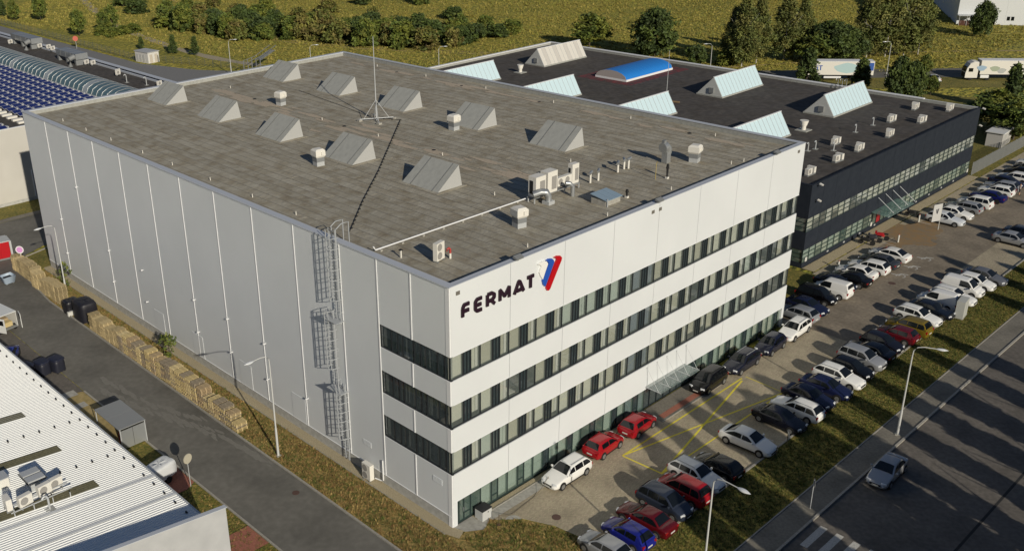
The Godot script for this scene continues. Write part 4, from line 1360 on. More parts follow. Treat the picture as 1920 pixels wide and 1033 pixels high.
# ---------------------------------------------------------------- things on the tall roof
func make_roof_things() -> void:
	var wm := MB.new()
	var w := 3.0
	var l := 4.7
	wm.quad(Vector3(0, 0, 0), Vector3(0, 0, 0) + Vector3(0.02, 0.06, 0), Vector3(0.02, 0.06, -l), Vector3(0, 0, -l))
	var slope := MB.new()
	slope.quad(Vector3(0, 0.0, -l), Vector3(0, 0, 0), Vector3(2.72, 1.95, -0.12), Vector3(2.72, 1.95, -l + 0.12))
	var back := MB.new()
	back.quad(Vector3(w, 0, 0), Vector3(w, 0, -l), Vector3(2.74, 1.93, -l + 0.12), Vector3(2.74, 1.93, -0.12))
	var e1 := MB.new()
	e1.tri(Vector3(0.0, 0, 0.0), Vector3(w, 0, 0.0), Vector3(2.73, 1.93, -0.12))
	var e2 := MB.new()
	e2.tri(Vector3(w, 0, -l), Vector3(0, 0, -l), Vector3(2.73, 1.93, -l + 0.12))
	var seams := MB.new()
	seams.box(Vector3(1.36, 1.0, 0), Vector3(3.3, 0.02, 0.1), Basis(Vector3.BACK, atan2(1.95, 2.72)))
	var fl := MB.new()
	fl.bb(Vector3(-0.35, 0, -l - 0.3), Vector3(w + 0.3, 0.028, 0.35))
	var sl := slope.mesh(); var bk := back.mesh(); var m1 := e1.mesh(); var m2 := e2.mesh(); var sme := seams.mesh(); var flm := fl.mesh()
	var rows := ["first", "second", "third", "fourth", "fifth"]
	for r in 2:
		for i in 5:
			var t := thing("roof_wedge", "grey wedge skylight, %s from the front in the row %s" % [rows[i], ["over the grey side wall", "towards the dark hall"][r]], "skylight", Vector3([14.0, 31.1][r], DECK + 0.01, -16.0 - i * 11.95), 0.0, "wedge skylights on the tall roof")
			part(t, "slope", sl, K.membrane)
			part(t, "rear_face", bk, K.membrane)
			part(t, "end_face", m1, K.wedgeend)
			part(t, "end_face", m2, K.wedgeend)
			for z in [-0.75, -3.6]: part(t, "seam", sme, K.seam, Vector3(0, 0, z))
			part(t, "flashing", flm, K.roof[3])
	# extract fans: grey curb, light cowl
	var names := ["near the lettering corner of the tall roof", "beside the third wedge skylight row end", "between the two rows of wedge skylights", "behind the mast between the wedge rows", "towards the dark hall end of the parapet"]
	var fp := [[12.8, -5.3], [11.9, -30.4], [29.7, -30.1], [23.6, -53.4], [36.9, -5.1]]
	for i in 5:
		var t := thing("roof_fan", "white boxy extract fan on a grey curb, %s" % names[i], "roof fan", Vector3(fp[i][0], DECK + 0.01, fp[i][1]), 0.12 * (i - 2), "extract fans on the tall roof")
		part(t, "curb", boxm(Vector3(0.82, 0.42, 0.82)), K.steel)
		part(t, "collar", boxm(Vector3(0.84, 0.42, 0.84)), K.grey, Vector3(0, 0.42, 0))
		var c := MB.new()
		var rr := [[0.42, 0.84], [0.52, 1.0], [0.52, 1.5], [0.36, 1.66]]
		for q in 3:
			for a in 4:
				var u := Basis(Vector3.UP, a * PI / 2)
				var r0: float = rr[q][0]; var r1: float = rr[q + 1][0]
				c.quad(u * Vector3(-r0, rr[q][1], r0), u * Vector3(r0, rr[q][1], r0), u * Vector3(r1, rr[q + 1][1], r1), u * Vector3(-r1, rr[q + 1][1], r1))
		c.quad(Vector3(-0.36, 1.66, 0.36), Vector3(0.36, 1.66, 0.36), Vector3(0.36, 1.66, -0.36), Vector3(-0.36, 1.66, -0.36))
		part(t, "cowl", c.mesh(), K.acwhite)
		part(t, "motor_box", boxm(Vector3(0.3, 0.3, 0.16)), K.acwhite, Vector3(0.2, 1.1, 0.54))
	# galvanised elbow fan
	var ef := thing("duct_fan", "galvanised duct elbow with a round blue-grey fan mouth beside a white extract fan", "duct fan", Vector3(34.9, DECK + 0.01, -6.9))
	part(ef, "curb", boxm(Vector3(0.6, 1.1, 0.6)), K.galv)
	var em := MB.new()
	em.tube([Vector3(0.1, 0.9, 0), Vector3(0.05, 1.35, 0.02), Vector3(-0.25, 1.6, 0.02), Vector3(-0.7, 1.55, 0.02)], 0.42, 0.46, 12)
	part(ef, "elbow", em.mesh(), K.galv)
	part(ef, "motor", boxm(Vector3(0.35, 0.3, 0.3)), K.grey, Vector3(-0.5, 1.95, 0))
	# twin-fan unit near the lettering
	var tf := thing("air_conditioner", "tall white twin-fan air conditioner standing alone near the parapet corner", "air conditioner", Vector3(3.5, DECK + 0.01, -4.7), 0.2)
	part(tf, "casing", boxm(Vector3(0.95, 1.35, 0.36)), K.acwhite, Vector3(0, 0.15, 0))
	for y in [0.5, 1.15]:
		var f := MB.new()
		f.tube([Vector3(-0.12, y, 0.185), Vector3(-0.12, y, 0.205)], 0.28, 0.27, 16)
		part(tf, "fan_grille", f.mesh(), K.acgrille)
	for x in [-0.35, 0.35]: part(tf, "leg", boxm(Vector3(0.07, 0.15, 0.42)), K.grey, Vector3(x, 0, 0))
	var rp := thing("cowl_pipe", "red and white hooked vent pipe beside the twin-fan unit", "vent pipe", Vector3(4.45, DECK + 0.01, -4.5))
	var rpa := MB.new()
	rpa.tube([Vector3(0, 0, 0), Vector3(0, 0.42, 0)], 0.09, 0.09, 8)
	part(rp, "lower_pipe", rpa.mesh(), K.acwhite)
	var rpb := MB.new()
	rpb.tube([Vector3(0, 0.42, 0), Vector3(0, 0.72, 0), Vector3(-0.12, 0.86, 0), Vector3(-0.3, 0.8, 0), Vector3(-0.34, 0.66, 0)], 0.088, 0.08, 8)
	part(rp, "red_hook", rpb.mesh(), M(0.42, 0.06, 0.05, 0.5))
	# bank of condensers on a steel rack
	var rk := thing("condenser_rack", "long galvanised rack carrying the bank of condensers", "rack", Vector3(20.6, DECK + 0.01, -8.4))
	for z in [-0.35, 0.35]: part(rk, "rail", boxm(Vector3(6.0, 0.1, 0.1)), K.galv, Vector3(0, 0.4, z))
	for x in [-2.9, -1.0, 1.0, 2.9]:
		for z in [-0.35, 0.35]: part(rk, "leg", boxm(Vector3(0.09, 0.4, 0.09)), K.steel, Vector3(x, 0, z))
	var bank := [[-2.2, 1.25, 1.75, 0.85, "first big white condenser of the bank, at the end with the duct arch"], [-0.7, 1.25, 1.85, 0.85, "second big white condenser of the bank, beside the small units"], [2.55, 0.9, 1.75, 0.5, "slim tall condenser with dark grille at the bank's far end"]]
	for q in bank:
		var t := thing("condenser", q[4], "condenser", Vector3(20.6 + q[0], DECK + 0.515, -8.4), 0.0, "condensers of the rooftop bank")
		part(t, "casing", boxm(Vector3(q[1], q[2], q[3])), K.acwhite)
		part(t, "coil_grille", boxm(Vector3(q[1] * 0.5, q[2] * 0.62, 0.02)), K.acgrille, Vector3(q[1] * 0.16, 0.25, q[3] * 0.5 + 0.008))
		part(t, "side_grille", boxm(Vector3(0.02, q[2] * 0.66, q[3] * 0.45)), K.black, Vector3(-q[1] * 0.5 - 0.008, 0.25, -q[3] * 0.1))
	for x in [0.65, 1.55]: split_unit(Vector3(20.6 + x, DECK + 0.515, -8.3), 0.0, "small white fan unit between the big condensers and the slim one", "small units of the condenser bank")
	var da := thing("duct_arch", "galvanised square duct arching down to the roof before the condenser bank", "duct", Vector3(18.2, DECK + 0.01, -7.4))
	var dm := MB.new()
	dm.tube([Vector3(0.3, 0, 0.2), Vector3(0.3, 0.7, 0.2), Vector3(0.15, 1.0, 0.05), Vector3(-0.2, 1.05, -0.2), Vector3(-0.7, 0.85, -0.6)], 0.34, 0.34, 4)
	part(da, "duct", dm.mesh(), K.galv)
	part(da, "boot", boxm(Vector3(0.75, 0.3, 0.75)), K.steel, Vector3(0.3, 0, 0.2))
	var dm2 := MB.new()
	dm2.tube([Vector3(3.2, 0, 0.4), Vector3(3.2, 0.9, 0.4), Vector3(3.0, 1.15, 0.2), Vector3(2.7, 1.2, 0.0)], 0.18, 0.2, 10)
	part(da, "side_duct", dm2.mesh(), K.galv)
	# roof hatch
	var ht := thing("roof_hatch", "pale roof hatch with a tilted blue-grey lid near the front parapet", "roof hatch", Vector3(22.1, DECK + 0.01, -4.0), 0.0)
	part(ht, "curb", boxm(Vector3(2.0, 0.5, 1.5)), K.conc)
	for i in 3:
		var lm := MB.new()
		lm.box(Vector3(-0.72 + i * 0.72, 0.68, 0.05), Vector3(0.70, 0.06, 1.75), Basis(Vector3.RIGHT, 0.16))
		part(ht, "lid_panel", lm.mesh(), M(0.25, 0.34, 0.42, 0.35))
	part(ht, "strut", boxm(Vector3(0.08, 0.7, 0.08)), K.steel, Vector3(-0.95, 0, 0.9))
	# vent pipes with cowls
	for q in [[25.3, -8.2], [26.3, -8.1], [29.4, -8.3], [30.6, -8.5], [31.0, -8.3]]:
		var t := thing("cowled_vent", "short light vent pipe with a sideways metal cowl on the tall roof", "vent pipe", Vector3(q[0], DECK + 0.01, q[1]), rng.randf() * 0.8, "cowled vents on the tall roof")
		var m := MB.new()
		m.tube([Vector3.ZERO, Vector3(0, 0.85, 0)], 0.1, 0.1, 8)
		part(t, "pipe", m.mesh(), K.acwhite)
		var cw := MB.new()
		cw.tube([Vector3(-0.25, 0.88, 0), Vector3(0.35, 0.95, 0)], 0.13, 0.13, 8)
		part(t, "cowl", cw.mesh(), K.galv)
	for q in [[23.3, -3.7, 0.55], [24.2, -3.4, 0.75], [30.9, -4.0, 1.35]]:
		var t := thing("black_vent", ["small black vent beside the roof hatch", "black vent just past the roof hatch", "tall black vent pipe with bulging head near the front parapet"][[0.55, 0.75, 1.35].find(q[2])], "vent pipe", Vector3(q[0], DECK + 0.01, q[1]))
		var m := MB.new()
		m.tube([Vector3(0, 0.15, 0), Vector3(0, q[2] * 0.7, 0)], 0.07, 0.11, 8)
		m.tube([Vector3(0, q[2] * 0.7, 0), Vector3(0, q[2] * 0.85, 0), Vector3(0, q[2], 0)], 0.15, 0.1, 8)
		part(t, "head", m.mesh(), K.black)
		part(t, "collar", boxm(Vector3(0.26, 0.16, 0.26)), K.acwhite)
	var yr := thing("yellow_rod", "thin yellow hooked rod on the tall roof beside a black vent", "rod", Vector3(30.0, DECK + 0.01, -4.6))
	var ym := MB.new()
	ym.tube([Vector3.ZERO, Vector3(0, 1.5, 0), Vector3(0.1, 1.62, 0), Vector3(0.16, 1.5, 0)], 0.03, 0.03, 6)
	part(yr, "pole", ym.mesh(), M(0.42, 0.33, 0.10, 0.6))
	# lightning mast on a tripod
	var an := thing("lightning_mast", "tall thin mast on a tripod with concrete feet on the tall roof", "mast", Vector3(26.7, DECK + 0.01, -39.4))
	var am := MB.new()
	am.tube([Vector3(0, 0, 0), Vector3(0, 4.5, 0), Vector3(0, 9.2, 0)], 0.09, 0.03, 8)
	part(an, "pole", am.mesh(), K.steel)
	for k in 4:
		var a := 0.55 + k * TAU / 4
		var d := Vector3(cos(a), 0, sin(a)) * 1.9
		var lm := MB.new()
		lm.tube([Vector3(0, 0.22, 0), d + Vector3(0, 0.22, 0)], 0.05, 0.05, 6)
		lm.tube([Vector3(0, 2.3, 0), d * 0.75 + Vector3(0, 0.22, 0)], 0.035, 0.035, 6)
		part(an, "leg", lm.mesh(), K.steel)
		part(an, "concrete_foot", boxm(Vector3(0.45, 0.2, 0.45)), K.conc, d)
	# conductor cable on little blocks
	var cb := thing("roof_cable", "dark conductor cable on small blocks running from mast to ladder", "cable", Vector3(0, DECK + 0.01, 0))
	var line := [Vector3(29.5, 0.09, -58), Vector3(28.0, 0.09, -47), Vector3(26.9, 0.09, -40.4)]
	var line2 := [Vector3(27.6, 0.09, -39.2), Vector3(28.4, 0.09, -37.3), Vector3(21.5, 0.09, -31.0), Vector3(14.6, 0.09, -24.7), Vector3(8.0, 0.09, -19.0), Vector3(2.6, 0.09, -14.0)]
	for L in [line, line2]:
		var m := MB.new()
		m.tube(L, 0.025, 0.025, 5)
		part(cb, "cable", m.mesh(), K.black)
	for i in line2.size() - 1:
		var a: Vector3 = line2[i]
		var bb2: Vector3 = line2[i + 1]
		var n := int(a.distance_to(bb2) / 0.9)
		for k in n: part(cb, "block", boxm(Vector3(0.16, 0.08, 0.16)), K.rubber, (a.lerp(bb2, float(k) / n)) * Vector3(1, 0, 1))
	var lp := thing("roof_pipe", "long thin light pipe on blocks crossing the tall roof to the condensers", "pipe", Vector3(0, DECK + 0.01, 0))
	var lpm := MB.new()
	lpm.tube([Vector3(1.2, 0.5, -9.4), Vector3(1.35, 0.2, -9.35), Vector3(17.8, 0.2, -9.1)], 0.06, 0.06, 8)
	part(lp, "pipe", lpm.mesh(), K.strip)
	for k in 8: part(lp, "block", boxm(Vector3(0.2, 0.14, 0.3)), K.conc, Vector3(1.8 + k * 2.15, 0, -9.3))
	var pk := thing("hooked_post", "short post with a dark cap beside the long roof pipe", "post", Vector3(2.0, DECK + 0.01, -7.2))
	part(pk, "post", boxm(Vector3(0.1, 0.6, 0.1)), K.acwhite)
	part(pk, "cap", boxm(Vector3(0.22, 0.06, 0.22)), K.black, Vector3(0, 0.6, 0))
	# little anchor pegs and drains
	var peg := MB.new()
	peg.tube([Vector3.ZERO, Vector3(0, 0.32, 0)], 0.05, 0.035, 6)
	var pgm := peg.mesh()
	for q in [[2.1, -66], [2.1, -60], [2.1, -54], [2.1, -47], [2.1, -41], [2.1, -34], [2.1, -27], [2.1, -20.5], [24.5, -66], [22.6, -44], [22.4, -34], [22.2, -24], [22.0, -12], [45.8, -62], [45.8, -52], [45.8, -41], [45.8, -30], [45.8, -19], [45.8, -8.5], [10.0, -1.9], [19.5, -1.8], [28.5, -1.9], [40.0, -1.8], [38.5, -2.2], [29.0, -13.5], [17.0, -12.0]]:
		solo("anchor_peg", pgm, K.acwhite, "small pale anchor peg standing on the tall bitumen roof", "peg", Vector3(q[0], DECK + 0.012, q[1]), 0.0, "anchor pegs on the tall roof")
	var drn := MB.new()
	drn.tube([Vector3.ZERO, Vector3(0, 0.04, 0)], 0.24, 0.2, 10)
	var drm := drn.mesh()
	for q in [[23.2, -58.5], [22.6, -40.0], [22.9, -26.0], [45.0, -57], [45.0, -44.5], [45.0, -31.5], [45.0, -11]]:
		solo("roof_drain", drm, K.black, "small black roof drain in the bitumen of the tall roof", "drain", Vector3(q[0], DECK + 0.015, q[1]), 0.0, "drains of the tall roof")
	# floodlights clamped on the front parapet
	for q in [[6.6, "above the gap between lettering and emblem"], [23.7, "over the canopy entrance"], [42.4, "towards the dark hall end"]]:
		var t := thing("parapet_floodlight", "grey floodlight on the front parapet, %s" % q[1], "floodlight", Vector3(q[0], H + 0.004, 0.0), 0.0, "floodlights on the front parapet")
		part(t, "bracket", boxm(Vector3(0.12, 0.14, 0.5)), K.grey)
		var m := MB.new()
		m.box(Vector3(0.15, 0.2, 0.12), Vector3(0.75, 0.16, 0.4), Basis(Vector3.RIGHT, 0.35))
		part(t, "housing", m.mesh(), K.grey)
	# rooftop units and vents of the dark hall
	for q in [[74.9, -8.9], [81.1, -9.1], [90.1, -9.2], [81.8, -12.6], [97.7, -12.4], [106.8, -12.9], [109.2, -9.0], [67.6, -8.7], [100.0, -9.2]]:
		var t := thing("roof_unit", "white boxy rooftop air conditioner with a dark side shadow on the dark roof", "air conditioner", Vector3(q[0], 9.91, q[1]), rng.randf_range(-0.1, 0.1), "rooftop units along the dark hall's front")
		part(t, "casing", boxm(Vector3(0.95, 0.72, 0.45)), K.acwhite, Vector3(0, 0.22, 0))
		part(t, "casing", boxm(Vector3(0.45, 0.72, 0.95)), K.acwhite, Vector3(1.05, 0.22, -0.2))
		part(t, "fan_grille", boxm(Vector3(0.5, 0.5, 0.02)), K.acgrille, Vector3(-0.1, 0.33, 0.23))
		part(t, "base_rail", boxm(Vector3(1.9, 0.2, 0.5)), K.grey, Vector3(0.5, 0, -0.05))
	for q in [[77.2, -13.8], [78.6, -13.5], [89.7, -13.5], [94.7, -13.4], [79.5, -11.5]]:
		goose(Vector3(q[0], 9.91, q[1]), 1.1, "thin white gooseneck vent on the dark hall roof", "gooseneck vents on the dark hall")
	for q in [[86.0, -19.1, "near the skylight beside the air conditioners"], [88.7, -74.1, "near the stained skylight"]]:
		var t := thing("roof_cowl", "white funnel cowl on the dark roof, %s" % q[2], "roof cowl", Vector3(q[0], 9.91, q[1]))
		part(t, "curb", boxm(Vector3(1.7, 0.1, 1.7)), K.membrane)
		var m := MB.new()
		m.tube([Vector3(0, 0.1, 0), Vector3(0, 0.7, 0)], 0.32, 0.32, 12)
		m.tube([Vector3(0, 0.7, 0), Vector3(0, 1.4, 0)], 0.4, 0.6, 12)
		part(t, "cowl", m.mesh(), K.acwhite)
# ---------------------------------------------------------------- yard, lamps, fences, signs
func lamp(p: Vector3, h: float, turn: float, label: String, reach := 1.6) -> void:
	var t := thing("street_lamp", label, "street lamp", p, turn, "street lamps")
	var m := MB.new()
	m.tube([Vector3(0, 0, 0), Vector3(0, h * 0.28, 0)], 0.11, 0.10, 8)
	m.tube([Vector3(0, h * 0.28, 0), Vector3(0, h - 0.9, 0)], 0.075, 0.055, 8)
	part(t, "pole", m.mesh(), K.lampgrey)
	var a := MB.new()
	a.tube([Vector3(0, h - 0.9, 0), Vector3(0.03, h - 0.35, 0), Vector3(0.3, h - 0.03, 0), Vector3(0.8, h + 0.06, 0), Vector3(reach, h + 0.02, 0)], 0.05, 0.035, 7)
	part(t, "arm", a.mesh(), K.lampgrey)
	var g := []
	for i in 7:
		var u := i / 6.0
		var r := sin(PI * clampf(u * 0.92 + 0.06, 0, 1)) * 0.19
		var row := []
		for j in 10:
			var an := TAU * j / 10
			row.append(Vector3(reach - 0.1 + u * 0.95, h + 0.02 + sin(an) * r * 0.55 - u * 0.03, cos(an) * r))
		g.append(row)
	var hm := MB.new()
	hm.grid(g, true)
	part(t, "lamp_head", hm.mesh(), K.lens)
	part(t, "foot", boxm(Vector3(0.42, 0.06, 0.42)), K.conc)
func mesh_fence(a: Vector3, b: Vector3, h: float, label: String, wire: Material, wd: float) -> void:
	var l := Vector2(b.x - a.x, b.z - a.z).length()
	var n := roundi(l / 2.5)
	var t := thing("mesh_fence", label, "fence", a, -atan2(b.z - a.z, b.x - a.x))
	var pm := boxm(Vector3(0.06, h + 0.08, 0.06))
	for i in n + 1: part(t, "post", pm, wire, Vector3(i * l / n, 0, 0))
	var m := MB.new()
	var s := l / n
	for k in 9: m.box(Vector3(s * 0.5, 0.06 + k * (h - 0.1) / 8.0, 0), Vector3(s - 0.08, wd, wd))
	for k in 16: m.box(Vector3(0.1 + k * (s - 0.2) / 15.0, h * 0.5, 0), Vector3(wd, h - 0.08, wd))
	var mm := m.mesh()
	for i in n: part(t, "wire_panel", mm, wire, Vector3(i * s, 0, 0))
func make_yard_things() -> void:
	ladder()
	lamp(Vector3(-3.9, 0.02, -17.2), 9.6, PI, "street lamp on the dry verge, nearest the caged ladder", 1.5)
	lamp(Vector3(-2.9, 0.02, -61.1), 9.2, PI, "street lamp on the dry verge beside the black tarpaulin pile", 1.5)
	lamp(Vector3(6.0, 0.05, 17.5), 10.3, -PI / 2, "street lamp on the sidewalk near the zebra crossing", 1.7)
	lamp(Vector3(35.8, 0.05, 17.5), 8.4, -PI / 2 + 0.5, "street lamp on the sidewalk beside the lawn strip", 1.7)
	lamp(Vector3(165.2, 0.0, -41.9), 8.4, PI * 0.75, "street lamp between the two articulated lorries", 1.0)
	lamp(Vector3(142.5, 0.0, -69.1), 8.0, PI * 0.75, "street lamp beyond the red-edged roof by the birches", 1.0)
	lamp(Vector3(78.3, 0.0, -154.2), 8.0, -0.4, "street lamp beside the footbridge frame behind the tall hall", 1.2)
	lamp(Vector3(86.4, 0.0, -134.0), 8.0, -0.4, "street lamp just behind the tall hall's far parapet corner", 1.2)
	lamp(Vector3(103.3, 0.0, -110.8), 8.0, -0.4, "street lamp before the hedge at the dark hall's far parapet", 1.2)
	# pallets: flat stacks in two rows on the verge
	var pal := MB.new()
	for i in 5: pal.box(Vector3(0, 0.135, -0.345 + i * 0.1725), Vector3(1.0, 0.018, 0.10))
	for i in 3:
		pal.box(Vector3(-0.42 + i * 0.42, 0.117, 0), Vector3(0.10, 0.016, 0.8))
		pal.box(Vector3(0, 0.009, -0.34 + i * 0.34), Vector3(1.0, 0.018, 0.10))
		for j in 3: pal.box(Vector3(-0.42 + j * 0.42, 0.062, -0.34 + i * 0.34), Vector3(0.09, 0.09, 0.09))
	var pmesh := pal.mesh()
	var spots := []
	var z := -23.0
	var i0 := 0
	var hs := [6, 10, 12, 12, 11, 9, 14, 15, 15, 15, 15, 15, 15, 14, 13, 14, 15, 14, 12, 13, 14, 14, 13, 14, 12, 11, 13, 13, 12, 13, 13, 13, 14]
	while z > -51.5:
		spots.append([Vector3(-3.95 + rng.randf_range(-0.06, 0.06), 0.03, z), hs[i0 % hs.size()]])
		z -= 0.98; i0 += 1
	z = -59.6
	var hs2 := [4, 15, 15, 15, 14, 13, 10, 14, 14, 14, 15, 15, 14, 14, 13, 14, 14]
	i0 = 0
	while z > -75.0:
		spots.append([Vector3(-3.7 + (0.35 if z < -68 else 0.0) + rng.randf_range(-0.05, 0.05), 0.03, z), hs2[i0 % hs2.size()]])
		z -= 0.98; i0 += 1
	var made := 0
	var rest := []
	for s in spots:
		var wi := rng.randi_range(0, 3)
		for k in s[1]:
			var tr := Transform3D(Basis(Vector3.UP, rng.randf_range(-0.035, 0.035)) * Basis.from_scale(Vector3(1.16, 1, 1)), s[0] + Vector3(rng.randf_range(-0.045, 0.045), k * 0.1445, rng.randf_range(-0.025, 0.025)))
			if made < 300:
				var o := solo("wooden_pallet", pmesh, K.wood[wi if rng.randf() < 0.6 else rng.randi_range(0, 3)], "pale wooden pallet in the long row of stacks beside the yard drive", "pallet", Vector3.ZERO, 0.0, "pallets stacked along the verge")
				o.transform = tr
				made += 1
			else:
				rest.append(tr)
	var mm := MultiMesh.new()
	mm.transform_format = MultiMesh.TRANSFORM_3D
	mm.use_colors = true
	mm.mesh = pmesh
	mm.instance_count = rest.size()
	var tone := 1.0
	for i in rest.size():
		mm.set_instance_transform(i, rest[i])
		if i % 13 == 0: tone = rng.randf_range(0.55, 1.15)
		var tt := tone * rng.randf_range(0.8, 1.12)
		mm.set_instance_color(i, Color(tt * 0.5, tt * 0.4, tt * 0.22))
	var mi := MultiMeshInstance3D.new()
	mi.name = "stacked_pallets"
	mi.multimesh = mm
	mi.material_override = vcol(0.9)
	add_child(mi)
	tag(mi, "farther stacks of pale wooden pallets along the yard drive", "pallets")
	mi.set_meta("kind", "stuff")
	# black tarpaulin pile and blue-lidded bin between the pallet rows
	var tp := thing("tarpaulin_pile", "tall load wrapped in black tarpaulin between the pallet rows", "tarpaulin", Vector3(-3.6, 0.03, -54.6))
	var tm := MB.new()
	tm.grid(soft_box(Vector3(2.0, 2.3, 2.6), 0.16, 3), true)
	part(tp, "wrap", tm.mesh(), M(0.010, 0.010, 0.016, 0.5))
	var tp2 := thing("tarpaulin_pile", "low crumpled black sheet over crates in front of the pallets", "tarpaulin", Vector3(-3.9, 0.03, -57.6))
	var tm2 := MB.new()
	tm2.grid(soft_box(Vector3(1.7, 1.5, 1.5), 0.2, 8), true)
	part(tp2, "wrap", tm2.mesh(), M(0.012, 0.012, 0.016, 0.35))
	part(tp2, "crate", boxm(Vector3(1.3, 0.5, 0.3)), K.platew, Vector3(-0.3, 0.0, 1.0))
	# dark covered bins by the corrugated hall, blue one beside
	for q in [[-11.0, -45.2, "nearest the stepping slabs"], [-12.3, -45.6, "between the other two"], [-13.7, -46.0, "tight against the corrugated hall"]]:
		var t := thing("covered_bin", "large dark wheeled bin with hunched lid, %s" % q[2], "bin", Vector3(q[0], 0.02, q[1]), 0.25, "dark bins by the corrugated hall")
		var m := MB.new()
		m.grid(soft_box(Vector3(1.15, 1.25, 1.3), 0.1, 2), true)
		part(t, "body", m.mesh(), M(0.016, 0.018, 0.03, 0.5), Vector3(0, 0.12, 0))
		var ld := MB.new()
		ld.grid(soft_box(Vector3(1.22, 0.18, 1.38), 0.06, 2), true)
		part(t, "lid", ld.mesh(), M(0.014, 0.017, 0.035, 0.45), Vector3(0, 1.33, 0))
		for x in [-0.42, 0.42]: part(t, "wheel", boxm(Vector3(0.08, 0.16, 0.16)), K.rubber, Vector3(x, 0, 0.5))
	# mirror on a post
	var mr := thing("traffic_mirror", "round convex traffic mirror on a thin post beside the yard drive", "traffic mirror", Vector3(-11.5, 0.02, -18.6), 0.25)
	var pm := MB.new()
	pm.tube([Vector3.ZERO, Vector3(0, 2.75, 0)], 0.035, 0.035, 7)
	part(mr, "post", pm.mesh(), K.steel)
	var dm := MB.new()
	dm.tube([Vector3(0.0, 2.65, 0.05), Vector3(0, 2.65, 0.1)], 0.45, 0.43, 20)
	part(mr, "mirror", dm.mesh(), M(0.46, 0.43, 0.34, 0.35))
	# round sign among the pallets
	var sg := thing("round_sign", "round pink and white traffic sign above the far pallet row", "sign", Vector3(-3.0, 0.02, -73.6), -0.7)
	var sp := MB.new()
	sp.tube([Vector3.ZERO, Vector3(0, 2.9, 0)], 0.045, 0.045, 6)
	part(sg, "post", sp.mesh(), K.platew)
	var s1 := MB.new()
	s1.tube([Vector3(0, 2.75, 0.05), Vector3(0, 2.75, 0.075)], 0.5, 0.5, 20)
	part(sg, "rim", s1.mesh(), M(0.75, 0.74, 0.75, 0.4))
	var s2 := MB.new()
	s2.tube([Vector3(0, 2.75, 0.076), Vector3(0, 2.75, 0.085)], 0.38, 0.38, 20)
	part(sg, "disc", s2.mesh(), M(0.62, 0.30, 0.62, 0.4))
	# red box truck body and a small open bin near the cross road
	var rt := thing("red_container", "bright red container with grey roof at the yard's far turn", "container", Vector3(-4.2, 0.02, -79.8), -0.15)
	for k in 5: part(rt, "side_panel", boxm(Vector3(1.18, 2.1, 2.3)), M(0.42, 0.008, 0.014, 0.4), Vector3(1.2 - k * 1.2, 0.3, 0))
	part(rt, "roof", boxm(Vector3(6.2, 0.12, 2.4)), K.steel, Vector3(-1.2, 2.42, 0))
	part(rt, "end_frame", boxm(Vector3(0.25, 2.2, 2.36)), K.steel, Vector3(1.95, 0.25, 0))
	part(rt, "chassis", boxm(Vector3(5.9, 0.3, 1.9)), K.grey, Vector3(-1.2, 0, 0))
	var ob := thing("open_skip", "small open pale blue skip beside the far pallet row", "skip", Vector3(-5.9, 0.01, -71.0), 0.1)
	var om := MB.new()
	om.grid([[Vector3(-0.55, 0.1, 0.5), Vector3(0.55, 0.1, 0.5), Vector3(0.55, 0.1, -0.5), Vector3(-0.55, 0.1, -0.5)], [Vector3(-0.75, 1.0, 0.7), Vector3(0.75, 1.0, 0.7), Vector3(0.75, 1.0, -0.7), Vector3(-0.75, 1.0, -0.7)]], true)
	om.quad(Vector3(-0.6, 0.3, 0.55), Vector3(0.6, 0.3, 0.55), Vector3(0.6, 0.3, -0.55), Vector3(-0.6, 0.3, -0.55))
	part(ob, "tub", om.mesh(), M(0.34, 0.42, 0.52, 0.5))
	part(ob, "scrap", boxm(Vector3(0.9, 0.5, 0.7)), K.black, Vector3(0, 0.32, 0))
	for x in [-0.4, 0.4]: part(ob, "foot", boxm(Vector3(0.2, 0.12, 0.9)), K.grey, Vector3(x, 0, 0))
	# grey shelter of sheet metal at the drive's edge
	var sh := thing("metal_shelter", "grey sheet metal shelter with flat two-piece roof at the drive's edge", "shelter", Vector3(-11.9, 0.03, -29.6))
	for k in 2: part(sh, "roof_sheet", boxm(Vector3(2.5, 0.07, 2.35)), M(0.24, 0.25, 0.255, 0.5), Vector3(0, 2.05, -1.19 + k * 2.38))
	for k in 2: part(sh, "side_sheet", boxm(Vector3(0.04, 1.95, 2.3)), K.galv, Vector3(1.15, 0.08, -1.17 + k * 2.34))
	for k in 2: part(sh, "end_sheet", boxm(Vector3(1.1, 1.8, 0.04)), K.galv, Vector3(-0.56 + k * 1.13, 0.08, 2.3))
	for x in [-1.15, 1.15]:
		for zz in [-2.3, 2.34]: part(sh, "post", boxm(Vector3(0.07, 2.05, 0.07)), K.steel, Vector3(x, 0, zz))
	part(sh, "red_crate", boxm(Vector3(0.8, 0.9, 0.9)), M(0.35, 0.05, 0.03, 0.6), Vector3(-0.3, 0.02, 1.2))
	# white covered trailer half behind the corrugated roof
	var tr := thing("white_trailer", "small white trailer with rounded cover half hidden by the corrugated roof", "trailer", Vector3(-12.9, 0.06, -20.9), 0.25)
	var cv := MB.new()
	cv.grid(soft_box(Vector3(2.6, 1.25, 1.5), 0.35, 4), true)
	part(tr, "cover", cv.mesh(), M(0.62, 0.64, 0.66, 0.3), Vector3(0, 0.45, 0))
	for zz in [-0.72, 0.72]:
		var wm := MB.new()
		wm.tube([Vector3(0.2, 0.3, zz - 0.1), Vector3(0.2, 0.3, zz + 0.1)], 0.3, 0.3, 14)
		part(tr, "wheel", wm.mesh(), K.rubber)
	# heat pump on the plinth and its white duct
	var hp := thing("wall_heat_pump", "large white heat pump on the gravel by the grey side wall", "heat pump", Vector3(-0.62, 0.05, -9.2), -PI / 2)
